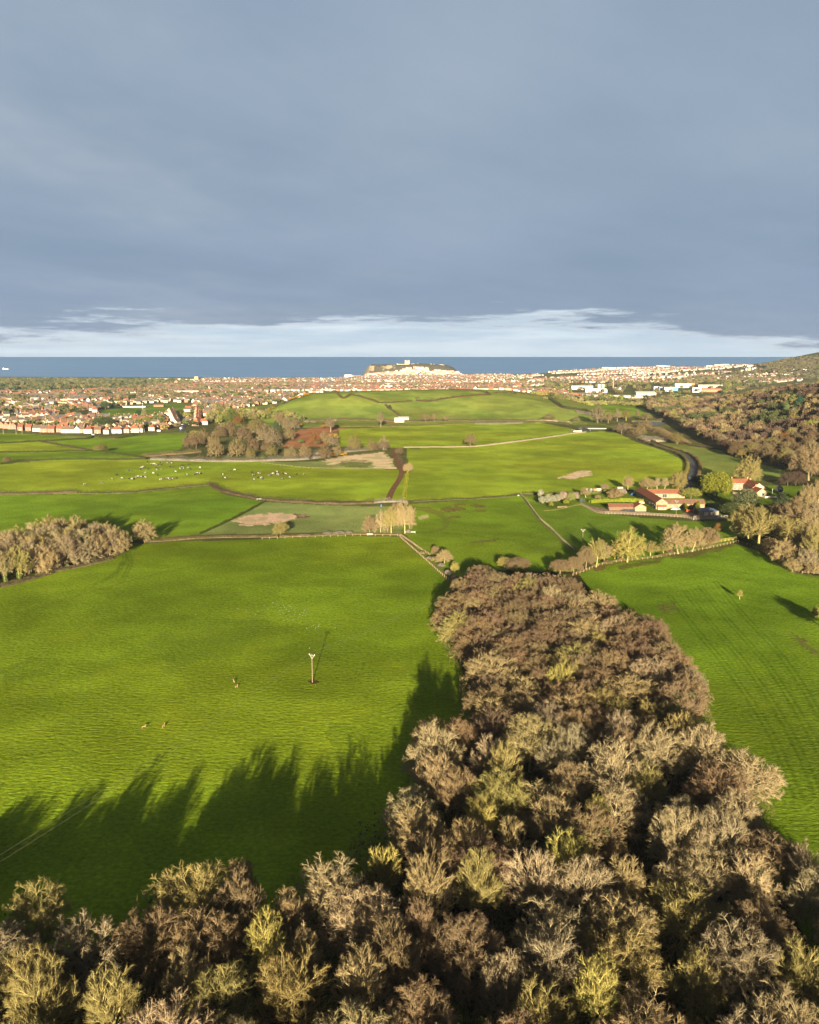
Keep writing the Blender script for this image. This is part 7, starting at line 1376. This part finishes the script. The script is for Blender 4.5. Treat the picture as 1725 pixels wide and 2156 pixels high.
bit('bale_heap', MB().bar((-3, 0, .7), (3, 0, .7), .7, 10).bar((-1, 1.3, .7), (4, 1.3, .7), .7, 10), *V_(200, 534), 'row of black wrapped bales left of the silage heap', 'bales', (.05, .05, .06)); bit('farm_sheet', MB().box(-14, 14, -3, 3, 0, .9), *V_(345, 524), 'low pale green covered clamp right of the silage heap', 'silage clamp', (.32, .38, .26), -.1); bit('farm_sheet', MB().box(-6, 6, -1, 1, 0, 1.6), *V_(228, 543), 'white wrapped bale row in front of the silage heap', 'bales', (.5, .47, .40), .3)
# lamp and goal posts near the town, ship
for zx, zy, h_, l in [(122,440,27,'tall floodlight mast on the playing field'),(1597,300,28,'tall white mast in the middle of the town')]: x, y = R5(zx, zy); P, W_, hh_ = sizes(x, y, 2, h_ * .2 * 2); tag(MB().bar((0, 0, 0), (0, 0, hh_), .35, 8, 0, .2).box(-1.2, 1.2, -.2, .2, hh_, hh_ + .8).build('floodlight_mast', FRAME, None, P, 0, (.5, .5, .48)), l, 'mast')
for k in range(9): x = (40, 190, 260, 330, 470, 770, 1028, 1330, 1690)[k]; P, W_, hh_ = sizes(x * .18, 793.6 + 672 * .18, 1, 7); tag(MB().bar((0, 0, 0), (0, 0, 7), .12, 6, 0, .08).bar((0, 0, 6.9), (0, -1.4, 7.2), .05, 5).box(-.15, .15, -1.8, -1.3, 7.1, 7.25).build('street_lamp', FRAME, None, P, 0, (.45, .40, .32)), 'thin street lamp in front of the front row of town houses', 'street lamp', 'street lamps of the front row')
D_ = 9500.; X_s = (38 - CX) / FPX * D_; e = empty('ship', (X_s * 1.02, D_, SEA)); e.scale = (.6, .6, .6); tag(e, 'small white cargo ship far out at sea on the left', 'ship'); 
V = [(-42,-7,0),(40,-7,0),(52,0,0),(40,7,0),(-42,7,0),(-44,-8,9),(43,-8,9),(58,0,11),(43,8,9),(-44,8,9)]; link('hull', mesh('hull', V, [[4,3,2,1,0],[5,6,7,8,9],[0,1,6,5],[1,2,7,6],[2,3,8,7],[3,4,9,8],[4,0,5,9]], FRAME), e, color=(.62, .60, .58)); MB().box(-40, -24, -6, 6, 9.1, 24).box(-34, -30, -1.5, 1.5, 24, 30).build('bridge', FRAME, e, color=(.7, .68, .66)); MB().box(-20, 34, -5, 5, 9.1, 12).bar((10, 0, 12), (10, 0, 22), .5, 6).build('deck_house', FRAME, e, color=(.6, .58, .55))
# ---------------------------------------------------------------- air between the camera and the far coast
HAZE = 0.00003
hm_ = bpy.data.materials.new('haze_air'); hm_.use_nodes = True; t = NT(hm_.node_tree); t.n.clear()
pv = t.new('ShaderNodeVolumePrincipled', {'Color': (.75, .85, 1.0, 1), 'Density': HAZE, 'Anisotropy': .2}); o_ = t.new('ShaderNodeOutputMaterial'); t.l.new(pv.outputs[0], o_.inputs['Volume'])
tag(MB().box(-9000, 9000, -300, 7000, SEA - 10, 190).build('haze', hm_), 'thin pale blue air over the whole landscape', 'haze', kind='stuff')
